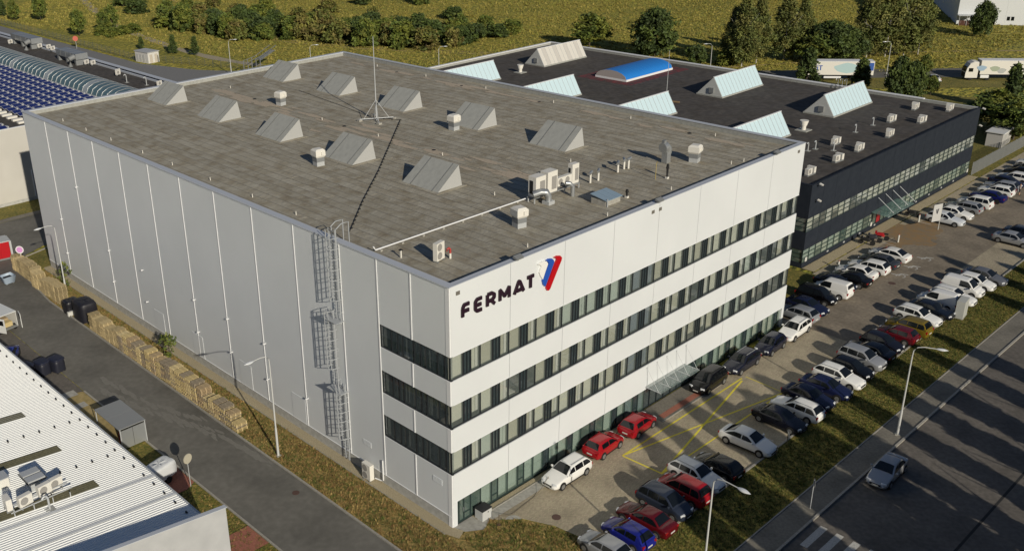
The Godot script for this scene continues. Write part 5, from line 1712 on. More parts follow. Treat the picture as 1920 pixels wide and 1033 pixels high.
	part(hp, "casing", boxm(Vector3(1.0, 1.4, 0.42)), K.acwhite, Vector3(0, 0.12, 0))
	for y in [0.48, 1.15]:
		var f := MB.new()
		f.tube([Vector3(-0.1, y, 0.212), Vector3(-0.1, y, 0.235)], 0.3, 0.29, 16)
		part(hp, "fan_grille", f.mesh(), K.acgrille)
	for x in [-0.35, 0.35]: part(hp, "foot", boxm(Vector3(0.08, 0.12, 0.46)), K.grey, Vector3(x, 0, 0))
	var dc := MB.new()
	dc.tube([Vector3(-0.15, 2.2, 1.35), Vector3(-0.15, 0.35, 1.35), Vector3(-0.2, 0.25, 1.2), Vector3(-0.35, 0.25, 0.55)], 0.06, 0.06, 7)
	var dcx := solo("wall_duct", dc.mesh(), K.strip, "white vertical cable duct on the grey wall beside the heat pump", "duct", Vector3(0, 0.05, -9.2))
	# grit bin by the corner door, rope posts
	var gb := thing("grit_bin", "white box with dark lid beside the corner door", "box", Vector3(2.55, 0.024, 0.72), 0.0)
	part(gb, "box", boxm(Vector3(1.0, 0.85, 0.8)), M(0.52, 0.53, 0.52, 0.5))
	part(gb, "lid", boxm(Vector3(1.04, 0.08, 0.84)), M(0.018, 0.018, 0.02, 0.5), Vector3(0, 0.852, 0))
	part(gb, "latch", boxm(Vector3(0.08, 0.1, 0.02)), K.black, Vector3(0.1, 0.6, 0.412))
	for q in [[2.7, 2.2, "beside the pale manhole cover"], [9.0, 1.6, "beside the white estate at the facade"]]:
		var t := thing("rope_post", "thin brown barrier post on a round foot, %s" % q[2], "post", Vector3(q[0], 0.02, q[1]))
		var m := MB.new()
		m.tube([Vector3.ZERO, Vector3(0, 0.95, 0)], 0.025, 0.025, 6)
		part(t, "post", m.mesh(), M(0.13, 0.09, 0.05, 0.7))
		var ft := MB.new()
		ft.tube([Vector3.ZERO, Vector3(0, 0.05, 0)], 0.18, 0.16, 12)
		part(t, "foot", ft.mesh(), M(0.06, 0.03, 0.025, 0.7))
	var rp := MB.new()
	var pts := []
	for k in 15:
		var u := k / 14.0
		pts.append(Vector3(lerpf(2.7, 9.0, u), maxf(0.06, 0.9 - sin(PI * u) * 1.25), lerpf(2.2, 1.6, u)))
	rp.tube(pts, 0.018, 0.018, 5)
	solo("barrier_rope", rp.mesh(), M(0.16, 0.13, 0.09, 0.9), "slack rope strung between the two brown barrier posts", "rope")
	# switch cabinet in the parking row, small signs on the lawn strip
	var cb := thing("switch_cabinet", "pale grey electrical cabinet at the edge of the lawn strip", "cabinet", Vector3(62.9, 0.03, 12.2), 0.12)
	part(cb, "cabinet", boxm(Vector3(1.7, 1.9, 0.8)), M(0.46, 0.47, 0.44, 0.5), Vector3(0, 0.12, 0))
	part(cb, "plinth", boxm(Vector3(1.8, 0.12, 0.9)), K.conc)
	part(cb, "door_seam", boxm(Vector3(0.03, 1.7, 0.01)), K.grey, Vector3(0, 0.2, 0.402))
	for q in [[27.9, 11.7, 0.9, "white tilted board on a stake at the lawn strip behind a dark saloon"], [25.6, 12.0, 0.0, "short wooden stake at the lawn strip beside the white fastback"]]:
		var t := thing("lawn_stake", q[3], "stake", Vector3(q[0], 0.06, q[1]))
		part(t, "stake", boxm(Vector3(0.06, 0.9, 0.06)), M(0.20, 0.16, 0.10, 0.9))
		if q[2] > 0: part(t, "board", boxm(Vector3(0.55, 0.32, 0.03)), K.platew, Vector3(0, 0.75, 0.05), 0.7)
	var bs := thing("sidewalk_sign", "small dark sign on a thin post at the sidewalk edge", "sign", Vector3(21.0, 0.05, 17.4))
	var bsm := MB.new()
	bsm.tube([Vector3.ZERO, Vector3(0, 2.6, 0)], 0.035, 0.035, 6)
	part(bs, "post", bsm.mesh(), K.steel)
	part(bs, "plate", boxm(Vector3(0.5, 0.5, 0.03)), K.grey, Vector3(0, 2.1, 0.05), 0.6)
	# bollards and banner before the dark hall
	for q in [[66.3, -2.9, "before the white saloon with spoiler"], [79.4, -1.6, "next to the motorcycles"], [88.3, -2.8, "beside the white estate past the rusty paving"]]:
		var t := thing("bollard", "white cylindrical bollard %s" % q[2], "bollard", Vector3(q[0], 0.01, q[1]))
		var m := MB.new()
		m.tube([Vector3.ZERO, Vector3(0, 1.0, 0)], 0.11, 0.11, 10)
		part(t, "post", m.mesh(), K.platew)
		var c := MB.new()
		c.tube([Vector3(0, 1.0, 0), Vector3(0, 1.08, 0)], 0.12, 0.06, 10)
		part(t, "cap", c.mesh(), M(0.35, 0.1, 0.05, 0.5))
	var bn := thing("banner_flag", "white banner board with a dark mark on a pole before the parked estates", "banner", Vector3(86.4, 0.01, -0.1), -0.35)
	var bm := MB.new()
	bm.tube([Vector3(0.75, 0, 0), Vector3(0.75, 3.6, 0)], 0.045, 0.045, 6)
	part(bn, "pole", bm.mesh(), K.platew)
	part(bn, "board", boxm(Vector3(1.4, 2.3, 0.05)), M(0.50, 0.50, 0.49, 0.6), Vector3(0, 1.3, 0))
	var em := MB.new()
	em.extrude(PackedVector2Array(v2([-0.25, 2.9, -0.08, 2.95, 0.02, 2.4, -0.08, 2.35])), Vector3(0, 0, 0.026), Vector3.RIGHT, Vector3.UP, 0.006)
	em.extrude(PackedVector2Array(v2([0.02, 2.95, 0.25, 3.0, 0.10, 2.3, 0.0, 2.3])), Vector3(0, 0, 0.026), Vector3.RIGHT, Vector3.UP, 0.009)
	part(bn, "mark", em.mesh(), M(0.03, 0.03, 0.04, 0.6))
	# motorcycles
	for q in [[75.9, -4.0, K.black, "black motorcycle parked against the dark hall"], [77.4, -3.8, M(0.05, 0.05, 0.06, 0.4), "dark motorcycle between the black and the red one"], [78.7, -3.5, M(0.40, 0.02, 0.025, 0.3), "red motorcycle beside the bollard at the dark hall"], [89.6, -4.2, K.black, "black motorcycle past the entrance of the dark hall"]]:
		motorcycle(Vector3(q[0], 0.01, q[1]), q[2], q[3])
	# fence and small buildings at the dark hall's end
	mesh_fence(Vector3(113.2, 0, -5.6), Vector3(135.0, 0, -5.4), 2.0, "grey wire mesh fence running on from the dark hall's corner", K.wire2, 0.035)
	mesh_fence(Vector3(71.5, 0, -285.0), Vector3(71.8, 0, -184.0), 1.8, "wire fence between service road and field track", K.wire, 0.01)
	mesh_fence(Vector3(74.5, 0, -181.5), Vector3(84, 0, -157), 1.8, "wire fence from the white kiosk towards the footbridge frame", K.wire, 0.01)
	var k1 := thing("transformer_kiosk", "pale kiosk with shallow roof inside the wire mesh fence", "kiosk", Vector3(133.2, 0, -9.0), 0.05)
	part(k1, "wall", boxm(Vector3(4.6, 2.3, 2.4)), M(0.50, 0.49, 0.47, 0.7))
	part(k1, "roof", boxm(Vector3(5.0, 0.16, 2.8)), M(0.62, 0.63, 0.63, 0.6), Vector3(0, 2.3, 0))
	for x in [-1.5, -0.5, 0.8]: part(k1, "door", boxm(Vector3(0.9, 1.9, 0.03)), M(0.42, 0.42, 0.41, 0.6), Vector3(x, 0.1, 1.21))
	var k2 := thing("white_kiosk", "small white kiosk with flat roof at the end of the field fence", "kiosk", Vector3(73.2, 0, -184.6), 0.12)
	part(k2, "wall", boxm(Vector3(3.2, 2.6, 5.4)), M(0.62, 0.61, 0.58, 0.7))
	part(k2, "roof", boxm(Vector3(3.5, 0.16, 5.8)), M(0.42, 0.43, 0.44, 0.6), Vector3(0, 2.6, 0))
	for x in [-0.7, 0.7]: part(k2, "door", boxm(Vector3(0.8, 2.0, 0.03)), M(0.5, 0.45, 0.38, 0.6), Vector3(x, 0.1, 2.71))
	for zz in [-1.8, -0.5, 0.8]: part(k2, "shutter", boxm(Vector3(0.03, 1.7, 0.9)), M(0.5, 0.5, 0.48, 0.6), Vector3(-1.615, 0.3, zz))
	var cn := thing("storage_container", "dark grey-blue container in shade beyond the dark hall's corner", "container", Vector3(127.5, 0, -17.5), 0.3)
	for k in 6: part(cn, "side_panel", boxm(Vector3(0.98, 2.6, 2.5)), M(0.035, 0.045, 0.08, 0.5), Vector3(-2.5 + k, 0.1, 0))
	part(cn, "roof", boxm(Vector3(6.1, 0.1, 2.6)), M(0.12, 0.15, 0.22, 0.5), Vector3(0, 2.7, 0))
	# footbridge-like steel frame behind the tall hall
	var fb := thing("steel_gangway", "galvanised gangway with stair and railing behind the tall hall", "gangway", Vector3(83.0, 0, -152.0), 0.5)
	for k in 6: part(fb, "post", boxm(Vector3(0.14, 3.4, 0.14)), K.galv, Vector3(-3 + k * 1.0, 0, 0.8 if k % 2 else -0.8))
	for k in 8: part(fb, "tread", boxm(Vector3(0.9, 0.08, 1.6)), K.galv, Vector3(3.0 + k * 0.95, 2.6 + k * 0.12, 0))
	for s in [-0.8, 0.8]:
		var m := MB.new()
		m.tube([Vector3(-3, 3.4, s), Vector3(2.5, 3.4, s), Vector3(10.4, 4.6, s)], 0.07, 0.07, 6)
		part(fb, "handrail", m.mesh(), K.galv)
	# red-white road sign at the service road, round sign
	var rs := thing("road_sign", "red and white warning sign on a post at the service road fence", "sign", Vector3(69.0, 0, -216.0), -0.6)
	part(rs, "post", boxm(Vector3(0.08, 2.6, 0.08)), K.steel)
	var rsm := MB.new()
	rsm.tube([Vector3(0, 2.7, 0.05), Vector3(0, 2.7, 0.09)], 0.7, 0.7, 16)
	part(rs, "plate", rsm.mesh(), M(0.55, 0.14, 0.10, 0.5))
	person(Vector3(108.3, 0.01, 2.6), 0.4)
	open_van()
func soft_box(s: Vector3, r: float, sd: int) -> Array:
	var rg := RandomNumberGenerator.new()
	rg.seed = sd
	var g := []
	for q in [[0.0, 1.0], [0.3, 1.0], [0.7, 0.99], [0.88, 0.96], [0.97, 0.86], [1.0, 0.6], [1.01, 0.02]]:
		var row := []
		for j in 20:
			var a := TAU * (j + 0.5) / 20
			var c := Vector2(cos(a), -sin(a))
			var k := pow(pow(absf(c.x), 7.0) + pow(absf(c.y), 7.0), -1.0 / 7.0)
			var jit := 1.0 + rg.randf_range(-0.02, 0.02)
			row.append(Vector3(c.x * k * s.x * 0.5 * q[1] * jit, s.y * q[0] * (1.0 + rg.randf_range(-0.012, 0.012)), c.y * k * s.z * 0.5 * q[1] * jit))
		g.append(row)
	return g
func ladder() -> void:
	var t := thing("caged_ladder", "galvanised caged ladder with two landings climbing the grey side wall", "ladder", Vector3(0, 0, -12.7))
	var seg := [[0.4, 7.6, 0.45], [6.6, 13.9, -0.45], [12.9, 20.9, 0.45]]
	for s in seg:
		for zz in [-0.25, 0.25]:
			var m := MB.new()
			m.tube([Vector3(-0.28, s[0], s[2] + zz), Vector3(-0.28, s[1], s[2] + zz)], 0.042, 0.042, 6)
			part(t, "rail", m.mesh(), K.zinc)
		var y: float = s[0] + 0.2
		var rg := MB.new()
		while y < s[1]:
			rg.tube([Vector3(-0.28, y, s[2] - 0.25), Vector3(-0.28, y, s[2] + 0.25)], 0.026, 0.026, 5)
			y += 0.28
		var rgo := part(t, "rungs", rg.mesh(), K.zinc)
		var cy: float = s[0] + 2.2
		while cy < s[1] + 0.05:
			var pts := []
			for k in 11:
				var a := -0.15 + (PI + 0.3) * k / 10.0
				pts.append(Vector3(-0.3 - sin(a) * 0.72, cy, s[2] - cos(a) * 0.42))
			var hm := MB.new()
			hm.tube(pts, 0.034, 0.034, 5)
			part(t, "cage_hoop", hm.mesh(), K.zinc)
			cy += 0.85
		for k in 5:
			var a := 0.25 + (PI - 0.5) * k / 4.0
			var m := MB.new()
			m.tube([Vector3(-0.3 - sin(a) * 0.72, s[0] + 2.2, s[2] - cos(a) * 0.42), Vector3(-0.3 - sin(a) * 0.72, s[1], s[2] - cos(a) * 0.42)], 0.03, 0.03, 5)
			part(t, "cage_bar", m.mesh(), K.zinc)
		for yy in [s[0] + 1.0, s[0] + 3.6, s[1] - 1.3]:
			for zz in [-0.25, 0.25]: part(t, "wall_tie", boxm(Vector3(0.3, 0.05, 0.04)), K.zinc, Vector3(-0.16, yy, s[2] + zz))
	for y in [6.9, 13.2]:
		part(t, "landing", boxm(Vector3(0.8, 0.05, 1.9)), K.zinc, Vector3(-0.55, y, 0))
	for zz in [0.1, 0.8]:
		var m := MB.new()
		m.tube([Vector3(-0.28, 20.9, zz), Vector3(0.2, 21.2, zz), Vector3(0.9, 21.2, zz), Vector3(0.9, 19.3, zz)], 0.042, 0.042, 6)
		part(t, "roof_handrail", m.mesh(), K.zinc)
func motorcycle(p: Vector3, m: Material, label: String) -> void:
	var t := thing("motorcycle", label, "motorcycle", p, PI / 2 + 0.25)
	for x in [-0.7, 0.7]:
		var w := MB.new()
		w.tube([Vector3(x, 0.32, -0.06), Vector3(x, 0.32, 0.06)], 0.32, 0.32, 14)
		part(t, "wheel", w.mesh(), K.rubber)
	var b := MB.new()
	b.grid(soft_box(Vector3(1.0, 0.45, 0.36), 0.1, 6), true)
	part(t, "tank", b.mesh(), m, Vector3(0.1, 0.5, 0))
	part(t, "seat", boxm(Vector3(0.75, 0.12, 0.28)), K.black, Vector3(-0.45, 0.8, 0))
	var hb := MB.new()
	hb.tube([Vector3(0.7, 0.35, 0), Vector3(0.45, 1.0, 0)], 0.05, 0.04, 6)
	hb.tube([Vector3(0.4, 1.05, -0.38), Vector3(0.5, 1.0, 0), Vector3(0.4, 1.05, 0.38)], 0.025, 0.025, 6)
	part(t, "fork", hb.mesh(), K.galv)
	part(t, "fairing", boxm(Vector3(0.2, 0.35, 0.34)), m, Vector3(0.62, 0.75, 0))
# white delivery van, load doors open
func open_van() -> void:
	var t := thing("delivery_van", "white delivery van standing in the yard with its rear doors open", "van", Vector3(-11.2, 0.01, -58.4), 1.72)
	var w := 1.9
	var b := MB.new()
	b.bb(Vector3(-1.2, 0.45, -w / 2), Vector3(2.2, 0.55, w / 2))
	part(t, "floor", b.mesh(), K.grey)
	for z in [-w / 2, w / 2 - 0.05]: part(t, "side_panel", boxm(Vector3(3.4, 1.7, 0.05)), M(0.66, 0.67, 0.66, 0.3), Vector3(0.5, 0.5, z + 0.025))
	part(t, "roof", boxm(Vector3(3.5, 0.08, w + 0.04)), M(0.66, 0.68, 0.68, 0.3), Vector3(0.5, 2.2, 0))
	var nose := MB.new()
	var g := []
	for q in [[2.2, 2.25], [2.9, 1.45], [3.5, 1.15], [3.9, 0.9], [4.0, 0.4]]: g.append([Vector3(q[0], q[1], -w / 2), Vector3(q[0], q[1], w / 2)])
	nose.grid(g)
	for z in [-w / 2, w / 2]:
		var pg := PackedVector2Array(v2([2.2, 0.4, 2.2, 2.25, 2.9, 1.45, 3.5, 1.15, 3.9, 0.9, 4.0, 0.4]))
		nose.extrude(pg, Vector3(0, 0, z - 0.02), Vector3.RIGHT, Vector3.UP, 0.02)
	part(t, "cab", nose.mesh(), M(0.66, 0.67, 0.66, 0.3))
	var ws := MB.new()
	ws.quad(Vector3(2.3, 2.2, -0.8), Vector3(2.3, 2.2, 0.8), Vector3(2.92, 1.49, 0.85), Vector3(2.92, 1.49, -0.85))
	part(t, "windshield", ws.mesh(), K.autoglass, Vector3(0.03, 0.02, 0))
	for s in [-1, 1]:
		var d := part(t, "rear_door", boxm(Vector3(0.06, 1.65, 0.92)), M(0.66, 0.67, 0.66, 0.3), Vector3(-1.25 - 0.42, 0.52, s * (w / 2 + 0.12)), s * 1.25)
		part(d, "door_window", boxm(Vector3(0.08, 0.55, 0.6)), K.autoglass, Vector3(0, 0.9, 0))
	for k in 3: part(t, "cargo_crate", boxm(Vector3(0.7, 0.5 + 0.15 * k, 1.0)), K.wood[k], Vector3(-0.4 + k * 0.85, 0.56, 0.1))
	for x in [-0.6, 3.1]:
		for z in [-0.85, 0.85]:
			var wm := MB.new()
			wm.tube([Vector3(x, 0.34, z - 0.1), Vector3(x, 0.34, z + 0.1)], 0.34, 0.34, 14)
			part(t, "wheel", wm.mesh(), K.rubber)
# standing figure as one smooth skin over tapered bones
func person(p: Vector3, turn: float) -> void:
	var bones := [
		[Vector3(-0.10, 0.06, 0), Vector3(-0.10, 0.48, 0.02), 0.05, 0.065], [Vector3(-0.10, 0.48, 0.02), Vector3(-0.09, 0.9, 0), 0.07, 0.095],
		[Vector3(0.12, 0.06, 0.12), Vector3(0.11, 0.48, 0.06), 0.05, 0.065], [Vector3(0.11, 0.48, 0.06), Vector3(0.09, 0.9, 0), 0.07, 0.095],
		[Vector3(-0.10, 0.04, -0.02), Vector3(-0.11, 0.04, 0.16), 0.045, 0.04], [Vector3(0.12, 0.04, 0.1), Vector3(0.13, 0.04, 0.28), 0.045, 0.04],
		[Vector3(0, 0.92, 0), Vector3(0, 1.15, 0), 0.14, 0.135], [Vector3(0, 1.15, 0), Vector3(0, 1.38, 0), 0.14, 0.15], [Vector3(-0.13, 1.4, 0), Vector3(0.13, 1.4, 0), 0.075, 0.075],
		[Vector3(-0.2, 1.4, 0), Vector3(-0.26, 1.12, -0.02), 0.055, 0.045], [Vector3(-0.26, 1.12, -0.02), Vector3(-0.24, 0.85, 0.08), 0.042, 0.035],
		[Vector3(0.2, 1.4, 0), Vector3(0.27, 1.12, 0.0), 0.055, 0.045], [Vector3(0.27, 1.12, 0.0), Vector3(0.25, 0.88, 0.12), 0.042, 0.035],
		[Vector3(0, 1.42, 0), Vector3(0, 1.56, 0.01), 0.05, 0.05], [Vector3(0, 1.60, 0.0), Vector3(0, 1.68, 0.01), 0.085, 0.1], [Vector3(0, 1.62, 0.08), Vector3(0, 1.60, 0.115), 0.025, 0.015]]
	var cs := 0.03
	var n := Vector3i(26, 62, 18)
	var o := Vector3(-0.39, -0.03, -0.21)
	var f := PackedFloat32Array()
	f.resize(n.x * n.y * n.z)
	f.fill(1.0)
	for b in bones:
		var a: Vector3 = b[0]
		var ab: Vector3 = b[1] - a
		var lo := ((a.min(b[1]) - Vector3.ONE * 0.22 - o) / cs).floor()
		var hi := ((a.max(b[1]) + Vector3.ONE * 0.22 - o) / cs).ceil()
		for y in range(maxi(0, int(lo.y)), mini(n.y, int(hi.y) + 1)):
			for z in range(maxi(0, int(lo.z)), mini(n.z, int(hi.z) + 1)):
				for x in range(maxi(0, int(lo.x)), mini(n.x, int(hi.x) + 1)):
					var q := o + Vector3(x, y, z) * cs
					var u := clampf((q - a).dot(ab) / maxf(ab.length_squared(), 1e-6), 0, 1)
					var d := q.distance_to(a + ab * u) - lerpf(b[2], b[3], u)
					var i := (y * n.z + z) * n.x + x
					var h := clampf(0.5 + 0.5 * (d - f[i]) / 0.03, 0, 1)
					f[i] = lerpf(d, f[i], h) - 0.03 * h * (1 - h)
	var idx := {}
	var mb := MB.new()
	mb.use_col = true
	var at := func(x, y, z): return f[(y * n.z + z) * n.x + x]
	for y in n.y - 1:
		for z in n.z - 1:
			for x in n.x - 1:
				var s := Vector3.ZERO
				var cnt := 0
				var c := []
				for k in 8: c.append(at.call(x + (k & 1), y + ((k >> 1) & 1), z + ((k >> 2) & 1)))
				for e in [[0, 1], [2, 3], [4, 5], [6, 7], [0, 2], [1, 3], [4, 6], [5, 7], [0, 4], [1, 5], [2, 6], [3, 7]]:
					var va: float = c[e[0]]
					var vb: float = c[e[1]]
					if (va < 0) != (vb < 0):
						var u := va / (va - vb)
						var pa := Vector3(e[0] & 1, (e[0] >> 1) & 1, (e[0] >> 2) & 1)
						var pb := Vector3(e[1] & 1, (e[1] >> 1) & 1, (e[1] >> 2) & 1)
						s += pa.lerp(pb, u)
						cnt += 1
				if cnt > 0: idx[Vector3i(x, y, z)] = o + (Vector3(x, y, z) + s / cnt) * cs
	for key in idx:
		var k: Vector3i = key
		for ax in 3:
			var d := Vector3i(1 if ax == 0 else 0, 1 if ax == 1 else 0, 1 if ax == 2 else 0)
			var va: float = at.call(k.x, k.y, k.z)
			var vb: float = at.call(k.x + d.x, k.y + d.y, k.z + d.z)
			if (va < 0) == (vb < 0): continue
			var e1 := Vector3i(1 if ax == 1 else 0, 1 if ax == 2 else 0, 1 if ax == 0 else 0)
			var e2 := Vector3i(1 if ax == 2 else 0, 1 if ax == 0 else 0, 1 if ax == 1 else 0)
			var q := [k, k - e1, k - e1 - e2, k - e2]
			if not (idx.has(q[1]) and idx.has(q[2]) and idx.has(q[3])): continue
			var yy: float = idx[k].y
			mb.col = Color(0.02, 0.02, 0.025) if yy < 0.09 else (Color(0.42, 0.26, 0.18) if yy < 0.52 or (yy > 1.46 and yy < 1.66) else (Color(0.03, 0.03, 0.04) if yy < 0.98 else (Color(0.05, 0.035, 0.03) if yy > 1.62 else Color(0.36, 0.30, 0.28))))
			if va < 0: mb.quad(idx[q[0]], idx[q[1]], idx[q[2]], idx[q[3]])
			else: mb.quad(idx[q[0]], idx[q[3]], idx[q[2]], idx[q[1]])
	var t := solo("person", mb.mesh(), vcol(0.85), "person in pale top and dark shorts walking past the parked cars", "person", p, turn)
# ---------------------------------------------------------------- cars
# L, W, H, belt, hood front height, xA xB xC xD (screen base, roof start, roof end, rear glass base), tail deck height
var kinds := {
	"hatch": [4.05, 1.74, 1.48, 0.95, 0.74, 0.92, 0.12, -1.38, -1.86, 0.92],
	"sedan": [4.65, 1.80, 1.45, 0.94, 0.70, 1.02, 0.22, -0.98, -1.68, 0.98],
	"coupe": [4.75, 1.84, 1.46, 0.95, 0.68, 1.10, 0.25, -0.90, -1.95, 0.98],
	"wagon": [4.65, 1.80, 1.49, 0.95, 0.72, 0.92, 0.10, -1.66, -2.20, 0.95],
	"mpv": [4.40, 1.82, 1.66, 1.02, 0.80, 1.28, 0.42, -1.62, -2.02, 1.0],
	"van": [4.30, 1.82, 1.82, 1.05, 0.82, 1.34, 0.62, -2.02, -2.10, 1.0],
	"suv": [4.40, 1.86, 1.66, 1.05, 0.86, 1.08, 0.30, -1.66, -2.05, 1.0],
}
func roofline(k: Array, x: float) -> float:
	var H: float = k[2]; var b: float = k[3]
	if x >= k[5] or x <= k[8]: return b
	if x > k[6]:
		var u: float = (k[5] - x) / (k[5] - k[6])
		return lerpf(b, H - 0.03, sin(u * PI * 0.5) * 0.35 + u * 0.65)
	if x > k[7]:
		var u: float = (x - k[7]) / (k[6] - k[7])
		return H - 0.05 + 0.05 * sin(PI * (0.25 + 0.62 * u))
	var u: float = (x - k[8]) / (k[7] - k[8])
	return lerpf(b, H - 0.015, sin(u * PI * 0.5) * 0.45 + u * 0.55)
func half_at(k: Array, y: float) -> float:
	var w: float = k[1] * 0.5
	return lerpf(w * 0.94, w * 0.70, clampf((y - k[3]) / (k[2] - k[3]), 0, 1))
func car_parts(kind: String) -> Dictionary:
	if cache.has("car_" + kind): return cache["car_" + kind]
	var k: Array = kinds[kind]
	var L: float = k[0]; var w: float = k[1] * 0.5; var b: float = k[3]; var hf: float = k[4]; var td: float = k[9]
	var out := {}
	# shell below the windows
	var st := [[-L / 2, 0.78, 0.40, 0.60], [-L / 2 + 0.05, 0.90, 0.28, td - 0.12], [-L / 2 + 0.18, 0.955, 0.24, td - 0.02], [-L / 2 + 0.5, 0.99, 0.21, maxf(td, b)], [k[8] * 0.5 - 0.3, 1.0, 0.2, b], [0.0, 1.0, 0.2, b], [k[5], 0.995, 0.2, b], [k[5] + 0.3, 0.985, 0.2, lerpf(b, hf, 0.22)], [L / 2 - 0.5, 0.965, 0.21, lerpf(b, hf, 0.72)], [L / 2 - 0.24, 0.92, 0.22, hf], [L / 2 - 0.08, 0.82, 0.24, hf - 0.12], [L / 2, 0.66, 0.28, hf - 0.26]]
	if kind == "sedan" or kind == "coupe": st[3] = [-L / 2 + 0.5, 0.985, 0.21, td + 0.01]
	var g := []
	for s in st:
		var ww: float = w * s[1]; var lo: float = s[2]; var hi: float = s[3]
		var half := [Vector2(0.0, lo), Vector2(ww * 0.88, lo), Vector2(ww * 0.985, lo + 0.10), Vector2(ww, lerpf(lo, hi, 0.48)), Vector2(ww * 0.975, hi - 0.10), Vector2(ww * 0.93, hi - 0.03), Vector2(ww * 0.82, hi), Vector2(ww * 0.4, hi + 0.022), Vector2(0, hi + 0.028)]
		var row := []
		for q in half: row.append(Vector3(s[0], q.y, q.x))
		for i in range(half.size() - 2, 0, -1): row.append(Vector3(s[0], half[i].y, -half[i].x))
		g.append(row)
	var mb := MB.new()
	mb.grid(g, true)
	for e in [0, g.size() - 1]:
		var r: Array = g[e]
		for i in range(1, r.size() - 1):
			if e == 0: mb.tri(r[0], r[i], r[i + 1])
			else: mb.tri(r[0], r[i + 1], r[i])
	out.body = mb.mesh()
	# cabin
	var cg := []
	var n := 14
	for i in n + 1:
		var x: float = lerpf(k[5], k[8], i / float(n))
		var y := roofline(k, x)
		var he := half_at(k, y)
		var wb := w * 0.94
		var row := []
		for q in [[wb, b - 0.05], [lerpf(wb, he, 0.6), lerpf(b, y, 0.6)], [he, y - 0.05], [he * 0.93, y - 0.012], [he * 0.5, y + 0.012], [0.0, y + 0.02]]: row.append(Vector3(x, q[1], q[0]))
		for q in range(4, -1, -1): row.append(Vector3(x, row[q].y, -row[q].z))
		cg.append(row)
	var cm := MB.new()
	cm.grid(cg)
	out.cabin = cm.mesh()
	# glass laid on the cabin
	out.windshield = screen(k, k[5], k[6], 0.08, 0.92).mesh()
	if kind != "van": out.rear = screen(k, k[8], k[7], 0.14, 0.90).mesh()
	else: out.rear = screen(k, k[8], k[7], 0.35, 0.9).mesh()
	var cuts: Array
	var mid := 0.0
	match kind:
		"hatch": cuts = [[k[5] - 0.3, -0.28], [-0.36, -1.25]]
		"sedan", "coupe": cuts = [[k[5] - 0.32, -0.18], [-0.26, k[8] + 0.28]]
		"wagon", "suv": cuts = [[k[5] - 0.32, -0.10], [-0.18, -1.10], [-1.18, k[8] + 0.22]]
		"mpv": cuts = [[k[5] - 0.42, -0.02], [-0.1, -1.0], [-1.08, k[8] + 0.2]]
		"van": cuts = [[k[5] - 0.3, -0.15]]
	out.side = []
	for c in cuts:
		for s in [-1.0, 1.0]:
			var m := MB.new()
			var steps := 6
			for i in steps:
				var xa: float = lerpf(c[0], c[1], i / float(steps))
				var xb: float = lerpf(c[0], c[1], (i + 1) / float(steps))
				var P := []
				for x in [xa, xb]:
					var yt := maxf(b + 0.06, roofline(k, x) - 0.105)
					for y in [b + 0.045, yt]: P.append(Vector3(x, y, s * (side_z(k, x, y) + 0.014)))
				if s > 0: m.quad(P[0], P[1], P[3], P[2])
				else: m.quad(P[0], P[2], P[3], P[1])
			out.side.append(m.mesh())
	# wheels, arches, lights
	var wm := MB.new()
	wm.tube([Vector3(0, 0, -0.1), Vector3(0, 0, 0.1)], 0.315, 0.315, 16)
	out.tyre = wm.mesh()
	var rm := MB.new()
	rm.tube([Vector3(0, 0, -0.112), Vector3(0, 0, 0.112)], 0.21, 0.21, 10)
	out.rim = rm.mesh()
	var am := MB.new()
	am.tube([Vector3(0, 0, -0.1), Vector3(0, 0, 0.1)], 0.37, 0.37, 16)
	out.arch = am.mesh()
	var hl := MB.new()
	hl.grid(soft_box(Vector3(0.36, 0.17, 0.42), 0.05, 1), true)
	out.headlight = hl.mesh()
	var tl := MB.new()
	tl.box(Vector3.ZERO, Vector3(0.2, 0.26 if kind in ["hatch", "mpv", "van", "wagon", "suv"] else 0.17, 0.26))
	out.tail = tl.mesh()
	var mi := MB.new()
	mi.grid(soft_box(Vector3(0.14, 0.14, 0.2), 0.03, 1), true)
	out.mirror = mi.mesh()
	cache["car_" + kind] = out
	return out
func side_z(k: Array, x: float, y: float) -> float:
	var yt := roofline(k, x)
	var he := half_at(k, yt)
	var wb: float = k[1] * 0.5 * 0.94
	return lerpf(wb, he, clampf((y - k[3]) / maxf(yt - k[3], 0.05), 0, 1))
func screen(k: Array, x0: float, x1: float, u0: float, u1: float) -> MB:
	var m := MB.new()
	var g := []
	var fwd := 1.0 if x0 > x1 else -1.0
	for i in 5:
		var u := lerpf(u0, u1, i / 4.0)
		var x := lerpf(x0, x1, u)
		var y := roofline(k, x)
		var he := half_at(k, y)
		var row := []
		for q in [-0.86, -0.45, 0.0, 0.45, 0.86]:
			row.append(Vector3(x + fwd * 0.016, y + (0.035 if absf(q) < 0.8 else 0.012), q * he))
		if fwd > 0: row.reverse()
		g.append(row)
	m.grid(g)
	return m
